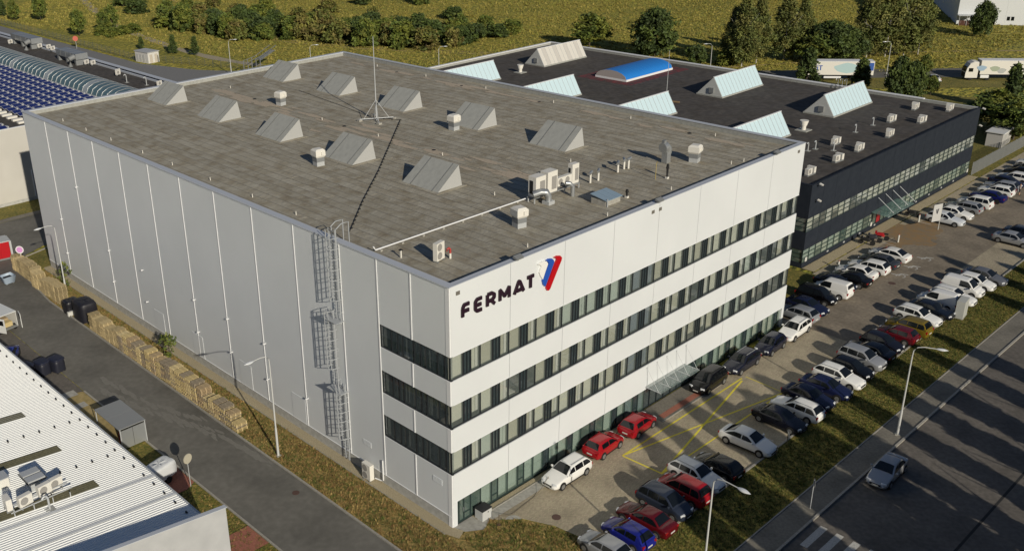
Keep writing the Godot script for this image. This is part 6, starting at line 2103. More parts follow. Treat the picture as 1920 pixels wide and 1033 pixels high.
func car(kind: String, x: float, z: float, heading: float, colour: Array, label: String, group: String, detail := true, rack := false) -> void:
	var k: Array = kinds[kind]
	var m := car_parts(kind)
	var t := thing("parked_car" if kind != "van" else "parked_van", label, "car" if kind != "van" else "van", Vector3(x, 0.014, z), deg_to_rad(heading), group)
	var pm := StandardMaterial3D.new()
	pm.albedo_color = lin(colour[0], colour[1], colour[2])
	pm.roughness = 0.22
	pm.metallic = colour[3] if colour.size() > 3 else 0.0
	pm.clearcoat_enabled = true
	pm.clearcoat = 0.35
	pm.metallic_specular = 0.4
	pm.clearcoat_roughness = 0.08
	var L: float = k[0]; var w: float = k[1] * 0.5
	part(t, "body", m.body, pm)
	part(t, "cabin", m.cabin, pm)
	part(t, "windshield", m.windshield, K.autoglass)
	part(t, "rear_window", m.rear, K.autoglass)
	for s in m.side: part(t, "side_window", s, K.autoglass)
	for xx in [-L / 2 + 0.86, L / 2 - 0.86]:
		for s in [-1.0, 1.0]:
			part(t, "wheel_arch", m.arch, K.black, Vector3(xx, 0.335, s * (w - 0.092)))
			var wh := part(t, "wheel", m.tyre, K.rubber, Vector3(xx, 0.315, s * (w - 0.08)))
			if detail: part(wh, "rim", m.rim, K.rim)
	for s in [-1.0, 1.0]:
		part(t, "headlight", m.headlight, K.lens, Vector3(L / 2 - 0.26, k[4] - 0.19, s * (w - 0.34)), s * -0.35)
		part(t, "tail_light", m.tail, K.red, Vector3(-L / 2 + 0.13, k[9] - 0.20, s * (w - 0.21)))
		if detail: part(t, "side_mirror", m.mirror, pm, Vector3(k[5] - 0.28, k[3] + 0.02, s * (w + 0.08)))
	if detail:
		part(t, "grille", boxm(Vector3(0.06, 0.14, 0.85)), K.black, Vector3(L / 2 - 0.01, k[4] - 0.32, 0))
		part(t, "number_plate", boxm(Vector3(0.03, 0.11, 0.5)), K.platew, Vector3(L / 2 + 0.005, 0.36, 0))
		part(t, "number_plate", boxm(Vector3(0.03, 0.11, 0.5)), K.platew, Vector3(-L / 2 - 0.005, 0.55, 0))
		for s in [-1.0, 1.0]: part(t, "sill", boxm(Vector3(L - 2.3, 0.12, 0.05)), K.black, Vector3(0, 0.2, s * (w - 0.03)))
	if rack:
		for s in [-1.0, 1.0]: part(t, "roof_rail", boxm(Vector3(1.7, 0.05, 0.04)), K.galv, Vector3((k[6] + k[7]) * 0.5, k[2] - 0.01, s * w * 0.56))
const WHITE := [0.78, 0.78, 0.755]
const SILVER := [0.36, 0.37, 0.385, 0.35]
const GREY := [0.10, 0.105, 0.115, 0.3]
const BLACK := [0.004, 0.004, 0.005]
const NAVY := [0.008, 0.011, 0.035]
const BLUE := [0.012, 0.018, 0.20]
const RED := [0.32, 0.006, 0.012]
const WINE := [0.095, 0.005, 0.008]
func make_cars() -> void:
	var S := 270.0   # nose away from the facade, +z
	var N := 90.0    # nose to the facade, -z
	var g2 := "cars parked along the lawn strip"
	var row2 := [
		["hatch", 5.3, 9.1, N, SILVER, "silver hatchback at the end of the lawn strip row, nearest the corner lawn"],
		["hatch", 7.75, 9.3, N, BLUE, "bright blue hatchback next to the silver one, nose to the facade"],
		["sedan", 10.15, 9.2, N, WINE, "dark red saloon between the bright blue hatchback and a grey people carrier"],
		["mpv", 12.8, 9.0, S, [0.035, 0.045, 0.07, 0.3], "dark grey-blue people carrier beside the dark red saloon"],
		["mpv", 15.2, 9.1, N, [0.30, 0.01, 0.016], "tall red people carrier between grey one and white hatchback"],
		["wagon", 17.6, 8.7, S, WHITE, "white estate between the red people carrier and a black hatchback"],
		["hatch", 19.85, 9.2, N, BLACK, "black hatchback beside the yellow marked box, at a white estate"],
		["coupe", 24.9, 8.9, S, WHITE, "white fastback saloon standing alone past the yellow marked box"],
		["sedan", 29.9, 9.0, S, [0.006, 0.007, 0.014], "near-black saloon by the white board on the lawn strip"],
		["wagon", 32.5, 9.2, N, WHITE, "white estate, tail to the lawn strip, between near-black and navy saloons"],
		["sedan", 35.1, 8.9, S, NAVY, "navy saloon beside the white estate with its tail to the lawn"],
		["sedan", 37.8, 9.2, S, [0.01, 0.014, 0.05], "navy saloon between another navy saloon and a white estate"],
		["wagon", 40.5, 9.1, S, WHITE, "white estate between the navy saloon and a black hatchback"],
		["hatch", 42.7, 9.2, S, BLACK, "black hatchback between white estate and silver hatchback"],
		["suv", 45.3, 9.0, S, SILVER, "silver-blue hatchback with dark roof among black cars"],
		["sedan", 47.4, 8.8, N, [0.006, 0.008, 0.014], "black saloon beside the silver-blue hatchback"],
		["hatch", 49.9, 8.9, S, [0.007, 0.007, 0.012], "black hatchback beside the wine red hatchback"],
		["hatch", 52.7, 9.1, N, [0.10, 0.006, 0.012], "wine red hatchback next to the olive yellow van"],
		["suv", 55.2, 9.2, N, [0.16, 0.115, 0.012], "olive yellow high-roofed van car in the lawn strip row"],
		["wagon", 58.4, 8.8, S, WHITE, "white estate beside the olive yellow van car"],
		["sedan", 60.9, 9.1, S, [0.007, 0.010, 0.018], "dark saloon between the white estate and a small white van"],
		["van", 63.6, 8.8, N, WHITE, "small white panel van, tail to the switch cabinet"],
		["wagon", 65.9, 9.4, S, WHITE, "white estate between the two white panel vans"],
		["van", 68.8, 9.3, S, WHITE, "white panel van with its nose to the lawn, past the switch cabinet"],
		["hatch", 71.4, 9.7, S, WHITE, "white hatchback between panel van and grey saloon"],
		["sedan", 73.8, 9.8, S, [0.16, 0.165, 0.18, 0.3], "grey saloon ending the lawn strip row"],
	]
	for c in row2: car(c[0], c[1] + 0.4, c[2] + 0.65, c[3] + rng.randf_range(-2.0, 2.0), c[4], c[5], g2, true, c[0] == "wagon")
	var g1 := "cars parked along the facade"
	for c in [
		["wagon", 10.7, 2.3, 180.0, WHITE, "white estate parked along the facade by the rope barrier"],
		["hatch", 16.0, 1.9, 3.0, RED, "bright red small hatchback close to the facade"],
		["hatch", 20.6, 2.0, 4.0, [0.28, 0.006, 0.012], "red hatchback with dark glass roof beside the canopy entrance"],
		["mpv", 31.4, 2.1, 182.0, BLACK, "black people carrier just past the canopy entrance"],
		["wagon", 36.8, 2.3, 181.0, [0.010, 0.012, 0.025], "dark blue estate between black people carrier and navy hatchback"],
		["hatch", 42.0, 2.4, 182.0, [0.008, 0.010, 0.026], "navy hatchback along the facade next to the white estate at the corner"],
		["wagon", 46.7, 2.4, 182.0, WHITE, "white estate at the end of the facade by the dark hall gap"]]:
		car(c[0], c[1] + 0.25, c[2] - 0.45, c[3], c[4], c[5], g1, true, c[0] == "wagon")
	var g3 := "cars parked in front of the dark hall"
	for c in [
		["wagon", 50.7, 0.2, N, SILVER, "silver estate just behind the white facade's corner"],
		["sedan", 53.1, 0.1, S, NAVY, "navy saloon between silver estate and black people carrier"],
		["mpv", 56.2, -0.4, S, BLACK, "black people carrier beside the white panel van by the dark hall"],
		["van", 58.9, 0.0, N, WHITE, "white panel van between dark cars in front of the dark hall"],
		["sedan", 60.9, -0.6, S, [0.010, 0.014, 0.03], "dark saloon hidden behind the white panel van"],
		["sedan", 63.2, 0.0, N, BLACK, "black saloon beside the white saloon with rear spoiler"],
		["sedan", 65.5, -0.4, N, WHITE, "white saloon with rear spoiler before the dark hall"],
		["wagon", 68.0, -0.1, N, WHITE, "white estate between spoiler saloon and grey saloon"],
		["sedan", 70.4, 0.0, N, [0.055, 0.06, 0.07, 0.3], "grey saloon beside the wheelchair marks"],
		["coupe", 73.3, 0.0, N, WHITE, "white fastback next to the rusty paving"],
		["wagon", 90.2, -0.2, S, [0.60, 0.63, 0.66], "white estate behind the banner board"],
		["sedan", 93.3, -0.3, S, WHITE, "white saloon between the banner's estate and a silver estate"],
		["wagon", 96.4, -0.3, N, SILVER, "silver estate between white saloon and white hatchback"],
		["suv", 99.2, 0.1, N, WHITE, "white hatchback beside the deep blue saloon"],
		["sedan", 103.2, 0.3, N, [0.006, 0.008, 0.09], "deep blue saloon past the white hatchback"],
		["wagon", 106.4, 0.2, N, WHITE, "white estate between deep blue saloon and silver estate"],
		["wagon", 108.9, 0.0, N, SILVER, "silver estate beside the walking person"],
		["sedan", 111.6, -0.2, S, NAVY, "navy saloon past the dark hall's corner"],
		["wagon", 114.4, -0.2, N, WHITE, "white estate beside the mesh fence"],
		["sedan", 117.6, -0.4, N, BLACK, "black saloon along the mesh fence"],
		["hatch", 120.6, -0.4, N, BLACK, "black hatchback along the mesh fence"],
		["wagon", 123.6, -0.6, N, WHITE, "white estate ending the row along the mesh fence"],
		["sedan", 88.5, 8.6, S, SILVER, "silver saloon across the lane from the banner board"],
		["sedan", 91.5, 8.8, S, GREY, "grey saloon across the lane from the banner board"]]:
		car(c[0], c[1], c[2], c[3] + rng.randf_range(-2.5, 2.5), c[4], c[5], g3, c[1] < 100, false)
	car("sedan", 29.2, 19.5, 183.0, SILVER, "silver saloon driving on the road beside the lawn strip", "")
	car("sedan", 172.6, -35.6, 49.0, [0.60, 0.61, 0.62], "silver-white saloon on the far road between the lorries", "", false)
	car("hatch", -13.6, -51.0, 60.0, [0.01, 0.03, 0.25], "blue car half hidden by the corrugated roof", "", false)
	lorry()
func lorry() -> void:
	var dirv := Vector3(0.62, 0, 0.78).normalized()
	var turn := -atan2(dirv.z, dirv.x)
	# trailer with print, cab hidden by trees
	var t := thing("lorry_trailer", "long white semi-trailer with blue lettering behind the dark hall", "trailer", Vector3(161.5, 0.02, -50.5), turn)
	part(t, "box", boxm(Vector3(13.6, 2.75, 2.5)), K.acwhite, Vector3(0, 1.25, 0))
	part(t, "roof", boxm(Vector3(13.62, 0.08, 2.52)), K.strip, Vector3(0, 4.0, 0))
	part(t, "underrun_guard", boxm(Vector3(3.4, 0.4, 0.05)), K.strip, Vector3(-1.2, 0.55, 1.1))
	part(t, "blue_corner", boxm(Vector3(1.0, 1.6, 0.02)), M(0.03, 0.10, 0.38, 0.5), Vector3(6.2, 2.2, 1.256))
	var cl := MB.new()
	var pg := PackedVector2Array()
	for i in 16:
		var a := TAU * i / 16
		pg.append(Vector2(0.6 + cos(a) * (2.6 + 0.25 * sin(a * 5)), 2.7 + sin(a) * (1.0 + 0.1 * cos(a * 4))))
	cl.extrude(pg, Vector3(0.9, 0, 1.251), Vector3.RIGHT, Vector3.UP, 0.008)
	part(t, "print_cloud", cl.mesh(), M(0.42, 0.58, 0.60, 0.6))
	var tx := TextMesh.new()
	tx.text = "iT"
	tx.font_size = 64
	tx.pixel_size = 0.022
	tx.depth = 0.02
	var fn := SystemFont.new()
	fn.font_names = PackedStringArray(["Droid Sans"])
	fn.font_weight = 700
	tx.font = fn
	part(t, "lettering", tx, M(0.04, 0.10, 0.35, 0.5), Vector3(-4.0, 2.7, 1.262))
	for x in [-6.0, 2.8, 4.1, 5.4]:
		for z in [-1.05, 1.05]:
			var w := MB.new()
			w.tube([Vector3(x, 0.5, z - 0.15), Vector3(x, 0.5, z + 0.15)], 0.5, 0.5, 14)
			part(t, "wheel", w.mesh(), K.rubber)
	part(t, "chassis", boxm(Vector3(13.0, 0.3, 1.0)), K.black, Vector3(0, 0.9, 0))
	var c := thing("articulated_lorry", "white articulated lorry with rounded cab on the far road", "lorry", Vector3(182.9, 0.02, -26.4), turn + PI)
	part(c, "box", boxm(Vector3(13.6, 2.75, 2.5)), K.acwhite, Vector3(-2.6, 1.25, 0))
	part(c, "roof", boxm(Vector3(13.62, 0.08, 2.52)), K.strip, Vector3(-2.6, 4.0, 0))
	var cg := []
	for q in [[4.6, 0.5, 3.1], [4.65, 0.5, 3.75], [5.6, 0.5, 3.8], [6.3, 0.5, 3.45], [6.75, 0.5, 2.6], [6.95, 0.5, 1.6], [6.95, 0.5, 0.6]]:
		cg.append([Vector3(q[0], q[1], 1.22), Vector3(q[0], q[2] - 0.15, 1.22), Vector3(q[0], q[2], 1.05), Vector3(q[0], q[2], -1.05), Vector3(q[0], q[2] - 0.15, -1.22), Vector3(q[0], q[1], -1.22)])
	var cm := MB.new()
	for i in cg.size() - 1:
		for j in 5: cm.quad(cg[i][j], cg[i + 1][j], cg[i + 1][j + 1], cg[i][j + 1])
	part(c, "cab", cm.mesh(), K.acwhite)
	var ws := MB.new()
	ws.quad(Vector3(6.80, 2.75, 1.0), Vector3(7.02, 1.75, 1.05), Vector3(7.02, 1.75, -1.05), Vector3(6.80, 2.75, -1.0))
	part(c, "windshield", ws.mesh(), K.autoglass)
	for s in [-1.235, 1.235]: part(c, "side_window", boxm(Vector3(0.85, 0.75, 0.02)), K.autoglass, Vector3(6.0, 1.75, s))
	part(c, "grille", boxm(Vector3(0.05, 0.9, 2.0)), K.black, Vector3(6.98, 0.6, 0))
	part(c, "chassis", boxm(Vector3(15.0, 0.35, 1.0)), K.black, Vector3(-1.2, 0.85, 0))
	part(c, "tank", boxm(Vector3(1.6, 0.6, 0.5)), K.strip, Vector3(3.2, 0.5, -1.0))
	for x in [-8.0, -6.7, -5.4, 2.6, 5.9]:
		for z in [-1.05, 1.05]:
			var w := MB.new()
			w.tube([Vector3(x, 0.5, z - 0.15), Vector3(x, 0.5, z + 0.15)], 0.5, 0.5, 14)
			part(c, "wheel", w.mesh(), K.rubber)
	for q in [[-1.5, 2.4, Color(0.35, 0.40, 0.30)], [-0.2, 2.0, Color(0.42, 0.44, 0.42)], [-4.0, 2.5, Color(0.30, 0.42, 0.55)]]:
		var m := MB.new()
		var p2 := PackedVector2Array()
		for i in 12:
			var a := TAU * i / 12
			p2.append(Vector2(q[0] + cos(a) * (0.9 + 0.2 * sin(a * 3)), q[1] + sin(a) * 0.55))
		m.extrude(p2, Vector3(0, 0, -1.251 - 0.004 * q[1]), Vector3.LEFT, Vector3.UP, 0.004)
		part(c, "print_patch", m.mesh(), M(q[2].r, q[2].g, q[2].b, 0.6))
# ---------------------------------------------------------------- trees
# crown of leaf clumps inside an egg-shaped volume of radius 1, height 1 (scaled by the caller)
func crown_mesh(sd: int, rx: float, h: float, clumps: int, per: int, leaf: float, tone: Array, shape: String) -> ArrayMesh:
	var r := RandomNumberGenerator.new()
	r.seed = sd
	var mb := MB.new()
	mb.use_col = true
	for c in clumps:
		var u := pow(r.randf(), 0.75)
		var prof := 1.0
		match shape:
			"round": prof = sqrt(maxf(0.0, 1.0 - pow(2.0 * u - 0.9, 2.0)))
			"column": prof = minf(1.0, 0.55 + u * 1.5) * sqrt(maxf(0.02, 1.0 - u * u))
			"cone": prof = 1.0 - u * 0.93
			"bush": prof = sqrt(maxf(0.0, 1.0 - u * u * 0.95))
			"birch": prof = (0.45 + 0.65 * sin(PI * minf(1.0, u * 1.1))) * sqrt(maxf(0.02, 1.05 - u))
		var a := r.randf() * TAU
		var rad := rx * prof * sqrt(r.randf_range(0.18, 1.0)) * r.randf_range(0.82, 1.12)
		var p := Vector3(cos(a) * rad, u * h, sin(a) * rad)
		var cr := rx * r.randf_range(0.16, 0.30)
		if shape == "column": cr = rx * r.randf_range(0.22, 0.4)
		if shape == "birch": cr = rx * r.randf_range(0.12, 0.24)
		var t := r.randf_range(0.7, 1.3)
		var base: Color = tone[r.randi_range(0, tone.size() - 1)]
		mb.col = Color(base.r * t, base.g * t, base.b * t)
		for k in per:
			var d := Vector3(r.randfn(), r.randfn() * (1.25 if shape in ["column", "birch"] else 0.85), r.randfn()).limit_length(2.0) * cr * 0.62
			var n := Vector3(r.randfn(), r.randfn() + 0.4, r.randfn()).normalized()
			var x := n.cross(Vector3(r.randfn(), r.randfn(), r.randfn())).normalized()
			var y := n.cross(x)
			var s := leaf * r.randf_range(0.6, 1.25)
			var q := p + d
			mb.tri(q - x * s * 0.5, q + x * s * 0.5, q + y * s)
			mb.tri(q - x * s * 0.3 - y * s * 0.1, q - y * s * 0.9, q + x * s * 0.4)
	return mb.mesh()
func trunk_mesh(h: float, r0: float, limbs: int, sd: int) -> ArrayMesh:
	var r := RandomNumberGenerator.new()
	r.seed = sd
	var mb := MB.new()
	mb.tube([Vector3.ZERO, Vector3(r.randf_range(-0.05, 0.05) * h * 0.3, h * 0.5, 0), Vector3(0, h, 0)], r0, r0 * 0.35, 7)
	for i in limbs:
		var a := TAU * i / limbs + r.randf()
		var y := h * r.randf_range(0.35, 0.8)
		mb.tube([Vector3(0, y, 0), Vector3(cos(a) * h * 0.13, y + h * 0.1, sin(a) * h * 0.13), Vector3(cos(a) * h * 0.22, y + h * 0.25, sin(a) * h * 0.22)], r0 * 0.42, r0 * 0.12, 5)
	return mb.mesh()
var crowns := {}
func tree(called: String, kind: String, p: Vector3, h: float, w: float, label: String, category: String, group: String) -> void:
	var variants: Array = crowns[kind]
	var v: Dictionary = variants[rng.randi_range(0, variants.size() - 1)]
	var t := thing(called, label, category, p, rng.randf() * TAU, group)
	var tr := part(t, "trunk", v.trunk, v.bark)
	tr.scale = Vector3(w / v.w, h / v.h, w / v.w)
	var cr := part(t, "crown", v.crown, K.leaf)
	var base: float = v.base * h
	cr.position.y = base
	cr.scale = Vector3(w / v.w, (h - base) / (v.h * (1.0 - v.base)), w / v.w)
func make_trees() -> void:
	var dg := [Color(0.057, 0.086, 0.018), Color(0.080, 0.112, 0.021), Color(0.046, 0.072, 0.018)]
	var mg := [Color(0.114, 0.148, 0.022), Color(0.162, 0.180, 0.028), Color(0.085, 0.119, 0.021)]
	var og := [Color(0.145, 0.155, 0.032), Color(0.19, 0.175, 0.040), Color(0.115, 0.135, 0.028), Color(0.16, 0.13, 0.036)]
	var bg := [Color(0.135, 0.153, 0.034), Color(0.099, 0.122, 0.029), Color(0.180, 0.178, 0.047)]
	var birch := M(0.42, 0.40, 0.36, 0.8)
	for d in [["bush_dark", dg, "bush", 3, 6.0, 6.0, 80, 34, 0.5, 0.05], ["bush_mid", mg, "bush", 3, 6.0, 6.0, 80, 34, 0.5, 0.05], ["bush_olive", og, "bush", 3, 6.0, 5.0, 70, 30, 0.5, 0.04], ["round", mg, "round", 2, 6.0, 8.0, 90, 34, 0.42, 0.22], ["round_dark", dg, "round", 2, 9.0, 10.0, 130, 44, 0.5, 0.1], ["cone", dg, "cone", 2, 4.0, 7.0, 80, 32, 0.38, 0.12], ["birch", bg, "birch", 3, 7.0, 15.0, 210, 48, 0.30, 0.10], ["poplar", dg, "column", 3, 3.4, 17.0, 240, 60, 0.45, 0.06], ["sapling", mg, "round", 2, 1.6, 3.2, 26, 9, 0.17, 0.25]]:
		crowns[d[0]] = []
		for i in d[3]:
			var h: float = d[5]
			var b: float = d[9]
			crowns[d[0]].append({"w": d[4], "h": h, "base": b, "bark": birch if d[0] == "birch" else K.bark, "crown": crown_mesh(100 + i * 7 + d[0].hash() % 97, d[4] * 0.5, h * (1.0 - b), d[6], d[7], d[8], d[1], d[2]), "trunk": trunk_mesh(h * 0.86, maxf(0.05, h * (0.009 if d[0] == "birch" else 0.018)), 5, i)})
	# hedge of tall bushes behind the tall hall
	var hl := [Vector2(99.6, -228), Vector2(99.5, -206), Vector2(100.5, -193), Vector2(106.5, -183), Vector2(112.5, -172), Vector2(116, -156), Vector2(124, -143), Vector2(132, -133)]
	var cv := Curve2D.new()
	for q in hl: cv.add_point(q + Vector2(5, -3))
	var L := cv.get_baked_length()
	for row in 4:
		var s := row * 2.2
		while s < L:
			var p := cv.sample_baked(s) + Vector2(0.62, -0.78).rotated(0.55) * (row * 6.5) + Vector2(rng.randf_range(-2, 2), rng.randf_range(-2, 2))
			var kd: String = ["bush_dark", "bush_mid", "bush_dark", "bush_mid", "bush_dark", "bush_olive"][rng.randi_range(0, 5)]
			if row > 1 and rng.randf() < 0.45:
				s += 6.0
				continue
			var bh := rng.randf_range(4.0, 6.8) * (1.0 if row < 2 else 0.8)
			var bw := rng.randf_range(5.0, 8.0)
			var sz := ("tall " if bh > 5.6 else ("low " if bh < 4.5 else "")) + ("broad" if bw > 6.8 else ("narrow" if bw < 5.8 else "rounded"))
			tree("hedge_bush", kd, Vector3(p.x, 0, p.y), bh, bw, sz + {"bush_dark": " dense dark green bush", "bush_mid": " mid green bush", "bush_olive": " dry olive bush"}[kd] + [" in the hedge's front line", " in the hedge's second line", " behind the hedge", " at the hedge's upper edge"][row], "bush", "bushes of the wild hedge")
			s += rng.randf_range(4.2, 6.4)
	# scattered bushes up the slope
	for q in [[115.1, -280.4, 0], [110.4, -261.8, 0], [110.6, -239.1, 1], [119.3, -245.0, 1], [128.0, -230.5, 2], [140.9, -231.7, 1], [137.7, -209.8, 2], [150.0, -211.1, 2], [169.3, -217.6, 0], [181.3, -201.9, 1], [167.2, -172.3, 0], [157.9, -149.9, 1], [152.5, -140.7, 0], [160.0, -141.9, 1], [146.1, -142.4, 0], [145.8, -183.8, 2], [135.0, -254.6, 2], [122.4, -213.0, 1], [132.1, -179.1, 1], [139.6, -167.2, 2]]:
		var p := Vector3(q[0], 0, q[1])
		var kd: String = ["bush_dark", "bush_mid", "bush_olive"][q[2]]
		tree("slope_bush", kd, p, rng.randf_range(3.0, 5.0), rng.randf_range(4.5, 7.5), {"bush_dark": "dark green bush standing apart on the dry slope", "bush_mid": "mid green bush standing apart on the dry slope", "bush_olive": "dry olive bush standing apart on the slope"}[kd], "bush", "single bushes on the slope")
	# young trees by the service road
	for q in [[77.8, -280.5, 6], [83.3, -273.6, 7], [78.6, -235.3, 7], [83.0, -189.1, 4.5], [85.6, -182.8, 4.5], [80.4, -201.4, 3.2], [88.9, -235.4, 7], [86.4, -235.5, 6], [78.9, -293.0, 5]]:
		var p := Vector3(q[0], 0, q[1])
		tree("young_tree", "round" if q[2] > 5 else "cone", p, q[2], q[2] * 0.62, "young round-crowned tree by the field track" if q[2] > 5 else "small slim young tree by the white kiosk", "tree", "young trees by the service road")
	for q in [[83.8, -231.7], [84.6, -226.6], [87.9, -226.7], [92.1, -228.5]]:
		tree("fence_bush", "bush_mid", Vector3(q[0], 0, q[1]), 2.4, 4.2, "low bush against the service road fence", "bush", "bushes at the service road fence")
	# big trees beyond the dark hall
	tree("dark_tree", "round_dark", Vector3(158.0, 0, -94.0), 10.5, 10.5, "big round dark tree beyond the blue barrel skylight", "tree", "")
	tree("field_tree", "round", Vector3(156.4, 0, -112.3), 8.0, 9.5, "broad mid green tree beyond the stained skylight", "tree", "")
	var bi := -1
	for q in [[160.5, -72.3, 15.0, 8.0, "birch"], [166.2, -72.0, 14.0, 7.0, "birch"], [162.7, -76.1, 12.0, 6.0, "birch"], [173.4, -69.2, 14.5, 8.0, "birch"], [178.0, -67.7, 13.0, 7.0, "birch"], [187.5, -56.4, 16.0, 8.5, "birch"], [191.3, -53.8, 17.0, 9.0, "birch"], [195.1, -51.2, 16.0, 9.0, "birch"], [198.4, -49.3, 14.0, 7.5, "birch"]]:
		bi += 1
		tree("birch_tree", q[4], Vector3(q[0], 0, q[1]), q[2], q[3], ["tall birch at the lamp end of the clump beside the skylights", "birch in the middle of the clump beside the skylights", "shorter birch at the back of the clump beside the skylights", "tall birch just before the dark willow", "slimmer birch close against the dark willow", "birch behind the lorry trailer, next to the willow", "tallest birch behind the lorry trailer", "broad birch behind the lorry trailer's tail", "birch ending the clump past the lorry trailer"][bi], "tree", "birches beyond the dark hall")
	for q in [[178.2, -60.7, 8.5, 11.0, "round_dark"], [182.2, -58.8, 7.0, 9.0, "round_dark"], [174.7, -62.0, 6.5, 8.0, "round"]]:
		tree("willow_bush", q[4], Vector3(q[0], 0, q[1]), q[2], q[3], {8.5: "broad dark willow between the two birch clumps", 7.0: "lower dark willow against the lorry trailer's birches", 6.5: "lighter green willow edging the dark willows"}[q[2]], "tree", "willows between the birches")
	for q in [[153.5, -53.1, 7.5, 5.5, "cone", "dark conical tree before the lorry trailer's front"], [154.1, -42.0, 6.5, 4.6, "cone", "dark conical tree before the lorry trailer's tail"], [151.2, -33.4, 8.0, 5.0, "round_dark", "dense dark tree over the dark hall's far parapet"], [152.4, -31.4, 7.2, 4.6, "round_dark", "dense dark tree beside another over the far parapet"], [156.9, -15.4, 8.5, 4.6, "cone", "slim tree before the white lorry cab's trailer"], [155.5, -80.9, 4.2, 4.6, "bush_dark", "small dark bush beyond the ridge skylights"], [159.7, -76.0, 3.2, 4.0, "bush_mid", "small bush between lamp and birches"], [230.7, -47.4, 8.0, 6.0, "round_dark", "dark tree before the far white hall's shelter"], [160.3, -30.8, 3.6, 2.6, "round", "small round-crowned sapling near the silver-white saloon"], [177.8, -39.2, 4.0, 2.8, "round", "small sapling on the verge of the far road"], [141.5, -12.6, 6.5, 8.5, "round", "leafy spreading tree beyond the pale kiosk"], [137.4, -8.1, 6.0, 8.0, "round", "leafy tree over the mesh fence corner"], [141.8, -9.2, 5.5, 6.0, "bush_mid", "bush behind the pale kiosk"]]:
		tree("verge_tree", q[4], Vector3(q[0], 0, q[1]), q[2], q[3], q[5], "tree", "")
	# saplings on the dry verge
	for q in [[-1.9, -63.4, 3.6, 1.7, "sapling with thin crown beside the far lamp on the verge"], [-2.0, -38.8, 3.2, 1.9, "yellow-green sapling on the verge behind the pallets"], [-1.6, -40.8, 2.2, 1.2, "small dark sapling on the verge behind the pallets"]]:
		tree("sapling", "sapling", Vector3(q[0], 0.02, q[1]), q[2], q[3], q[4], "tree", "")
	tree("corner_shrub", "bush_olive", Vector3(51.5, 0.02, -4.6), 1.6, 3.4, "dry shrub in the gap between white and dark halls", "shrub", "")
	# street poplars across the road, outside the picture: they rake the road and car park with shade
	var x := 4.8
	var i := 0
	while x < 108.0:
		if not (x > 50.0 and x < 58.0):
			var ph := 17.4 + rng.randf_range(-1.3, 1.0)
			if x > 24.0: ph = (17.6 if i % 3 == 0 else 13.6) + rng.randf_range(-0.9, 0.7)
			tree("roadside_poplar", "poplar", Vector3(x + rng.randf_range(-0.3, 0.3), 0, 42.0 + rng.randf_range(-0.6, 0.6)), ph, (3.0 if x < 24.0 else 2.6) + rng.randf_range(-0.3, 0.4), "slim poplar in the row across the road", "tree", "poplars across the road")
		x += 3.35 if x < 24 else 4.6
		i += 1
# ---------------------------------------------------------------- loose grass
func tuft_mesh(sd: int, n: int, h: float, spread: float) -> ArrayMesh:
	var r := RandomNumberGenerator.new()
	r.seed = sd
	var mb := MB.new()
	for i in n:
		var a := r.randf() * TAU
		var p := Vector3(cos(a), 0, sin(a)) * spread * r.randf()
		var d := Vector3(cos(a) * r.randf_range(0.2, 0.8), 1.0, sin(a) * r.randf_range(0.2, 0.8)) * h * r.randf_range(0.5, 1.0)
		var s := Vector3(-sin(a), 0, cos(a)) * h * 0.16
		mb.tri(p - s, p + s, p + d)
	return mb.mesh()
func scatter(called: String, label: String, mesh: Mesh, pts: Array, cols: Array, s0: float, s1: float) -> void:
	var mm := MultiMesh.new()
	mm.transform_format = MultiMesh.TRANSFORM_3D
	mm.use_colors = true
	mm.mesh = mesh
	mm.instance_count = pts.size()
	for i in pts.size():
		var s := rng.randf_range(s0, s1)
		mm.set_instance_transform(i, Transform3D(Basis(Vector3.UP, rng.randf() * TAU).scaled(Vector3(s, s * rng.randf_range(0.7, 1.2), s)), pts[i]))
		var c: Color = cols[rng.randi_range(0, cols.size() - 1)]
		var t := rng.randf_range(0.75, 1.2)
		mm.set_instance_color(i, Color(c.r * t, c.g * t, c.b * t))
	var o := MultiMeshInstance3D.new()
	o.name = numbered(called)
	o.multimesh = mm
	o.material_override = vcol(0.95)
	add_child(o)
	tag(o, label, "grass")
	o.set_meta("kind", "stuff")
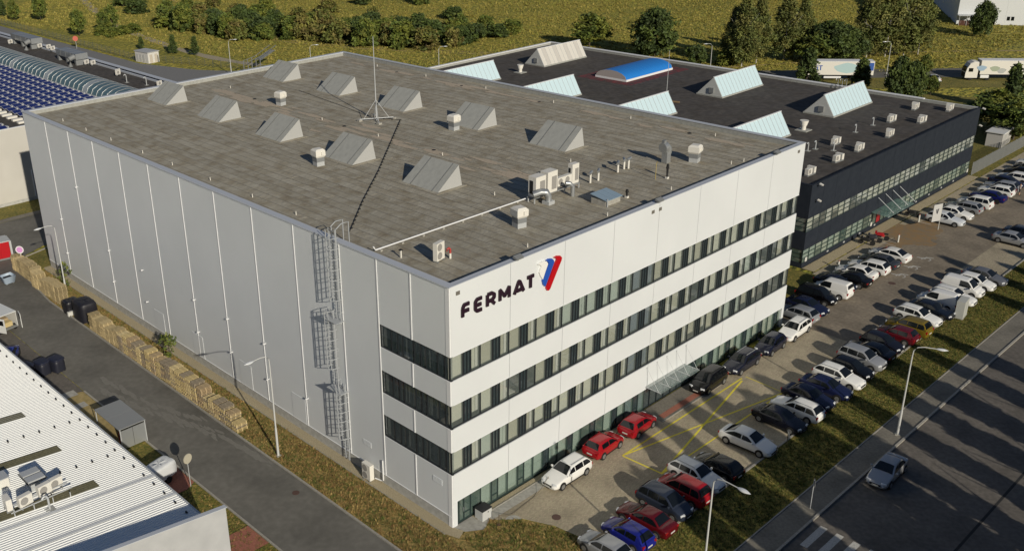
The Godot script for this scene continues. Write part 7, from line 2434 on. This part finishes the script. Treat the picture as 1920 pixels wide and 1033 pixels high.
func inside(pg: PackedVector2Array, n: int, y: float) -> Array:
	var lo := pg[0]
	var hi := pg[0]
	for p in pg:
		lo = lo.min(p); hi = hi.max(p)
	var o := []
	var guard := 0
	while o.size() < n and guard < n * 6:
		guard += 1
		var p := Vector2(rng.randf_range(lo.x, hi.x), rng.randf_range(lo.y, hi.y))
		if Geometry2D.is_point_in_polygon(p, pg): o.append(Vector3(p.x, y, p.y))
	return o
func make_tufts() -> void:
	var dryc := [Color(0.285, 0.199, 0.068), Color(0.371, 0.265, 0.099), Color(0.186, 0.162, 0.044), Color(0.100, 0.125, 0.025), Color(0.243, 0.147, 0.055)]
	var green := [Color(0.091, 0.115, 0.019), Color(0.126, 0.135, 0.026), Color(0.182, 0.155, 0.036), Color(0.070, 0.095, 0.017)]
	var fieldc := [Color(0.30, 0.255, 0.055), Color(0.27, 0.24, 0.048), Color(0.215, 0.215, 0.04), Color(0.35, 0.29, 0.075)]
	var t := tuft_mesh(1, 9, 0.16, 0.16)
	scatter("dry_grass", "dry brown grass on the verge along the grey wall", t, inside(PackedVector2Array(v2([-4.5, 12, -4.5, -60, -3.2, -74, -1.1, -72, -1.1, 12])), 9000, 0.015), dryc, 0.6, 1.3)
	scatter("dry_grass", "patchy dry grass on the corner lawn before the parked cars", t, inside(PackedVector2Array(v2([-0.5, 1.6, 1.5, 1.9, 2.6, 1.4, 4.3, 3.0, 5.4, 5.3, 6.4, 10.7, 7.5, 12, 7.5, 16, -0.9, 16])), 3200, 0.022), dryc + green, 0.6, 1.3)
	scatter("lawn_grass", "rough grass on the lawn strip between car park and sidewalk", t, inside(PackedVector2Array(v2([8, 11.65, 90, 11.65, 90, 15.9, 8, 15.9])), 12000, 0.055), green + [Color(0.19, 0.155, 0.05)], 0.5, 1.1)
	scatter("yard_grass", "grass on the lawn beside the corrugated hall", t, inside(PackedVector2Array(v2([-16, -18.3, -11.1, -18.3, -11.1, 4, -16, 4])), 1800, 0.015), green + dryc, 0.5, 1.1)
	var ft := tuft_mesh(2, 8, 0.42, 0.55)
	var pts := []
	for p in inside(PackedVector2Array(v2([72, -300, 120, -340, 330, -200, 330, -30, 180, -40, 150, -80, 96, -130])), 60000, -0.05):
		pts.append(p)
	scatter("field_grass", "tall dry grass covering the field and slope", ft, pts, fieldc, 0.6, 1.7)
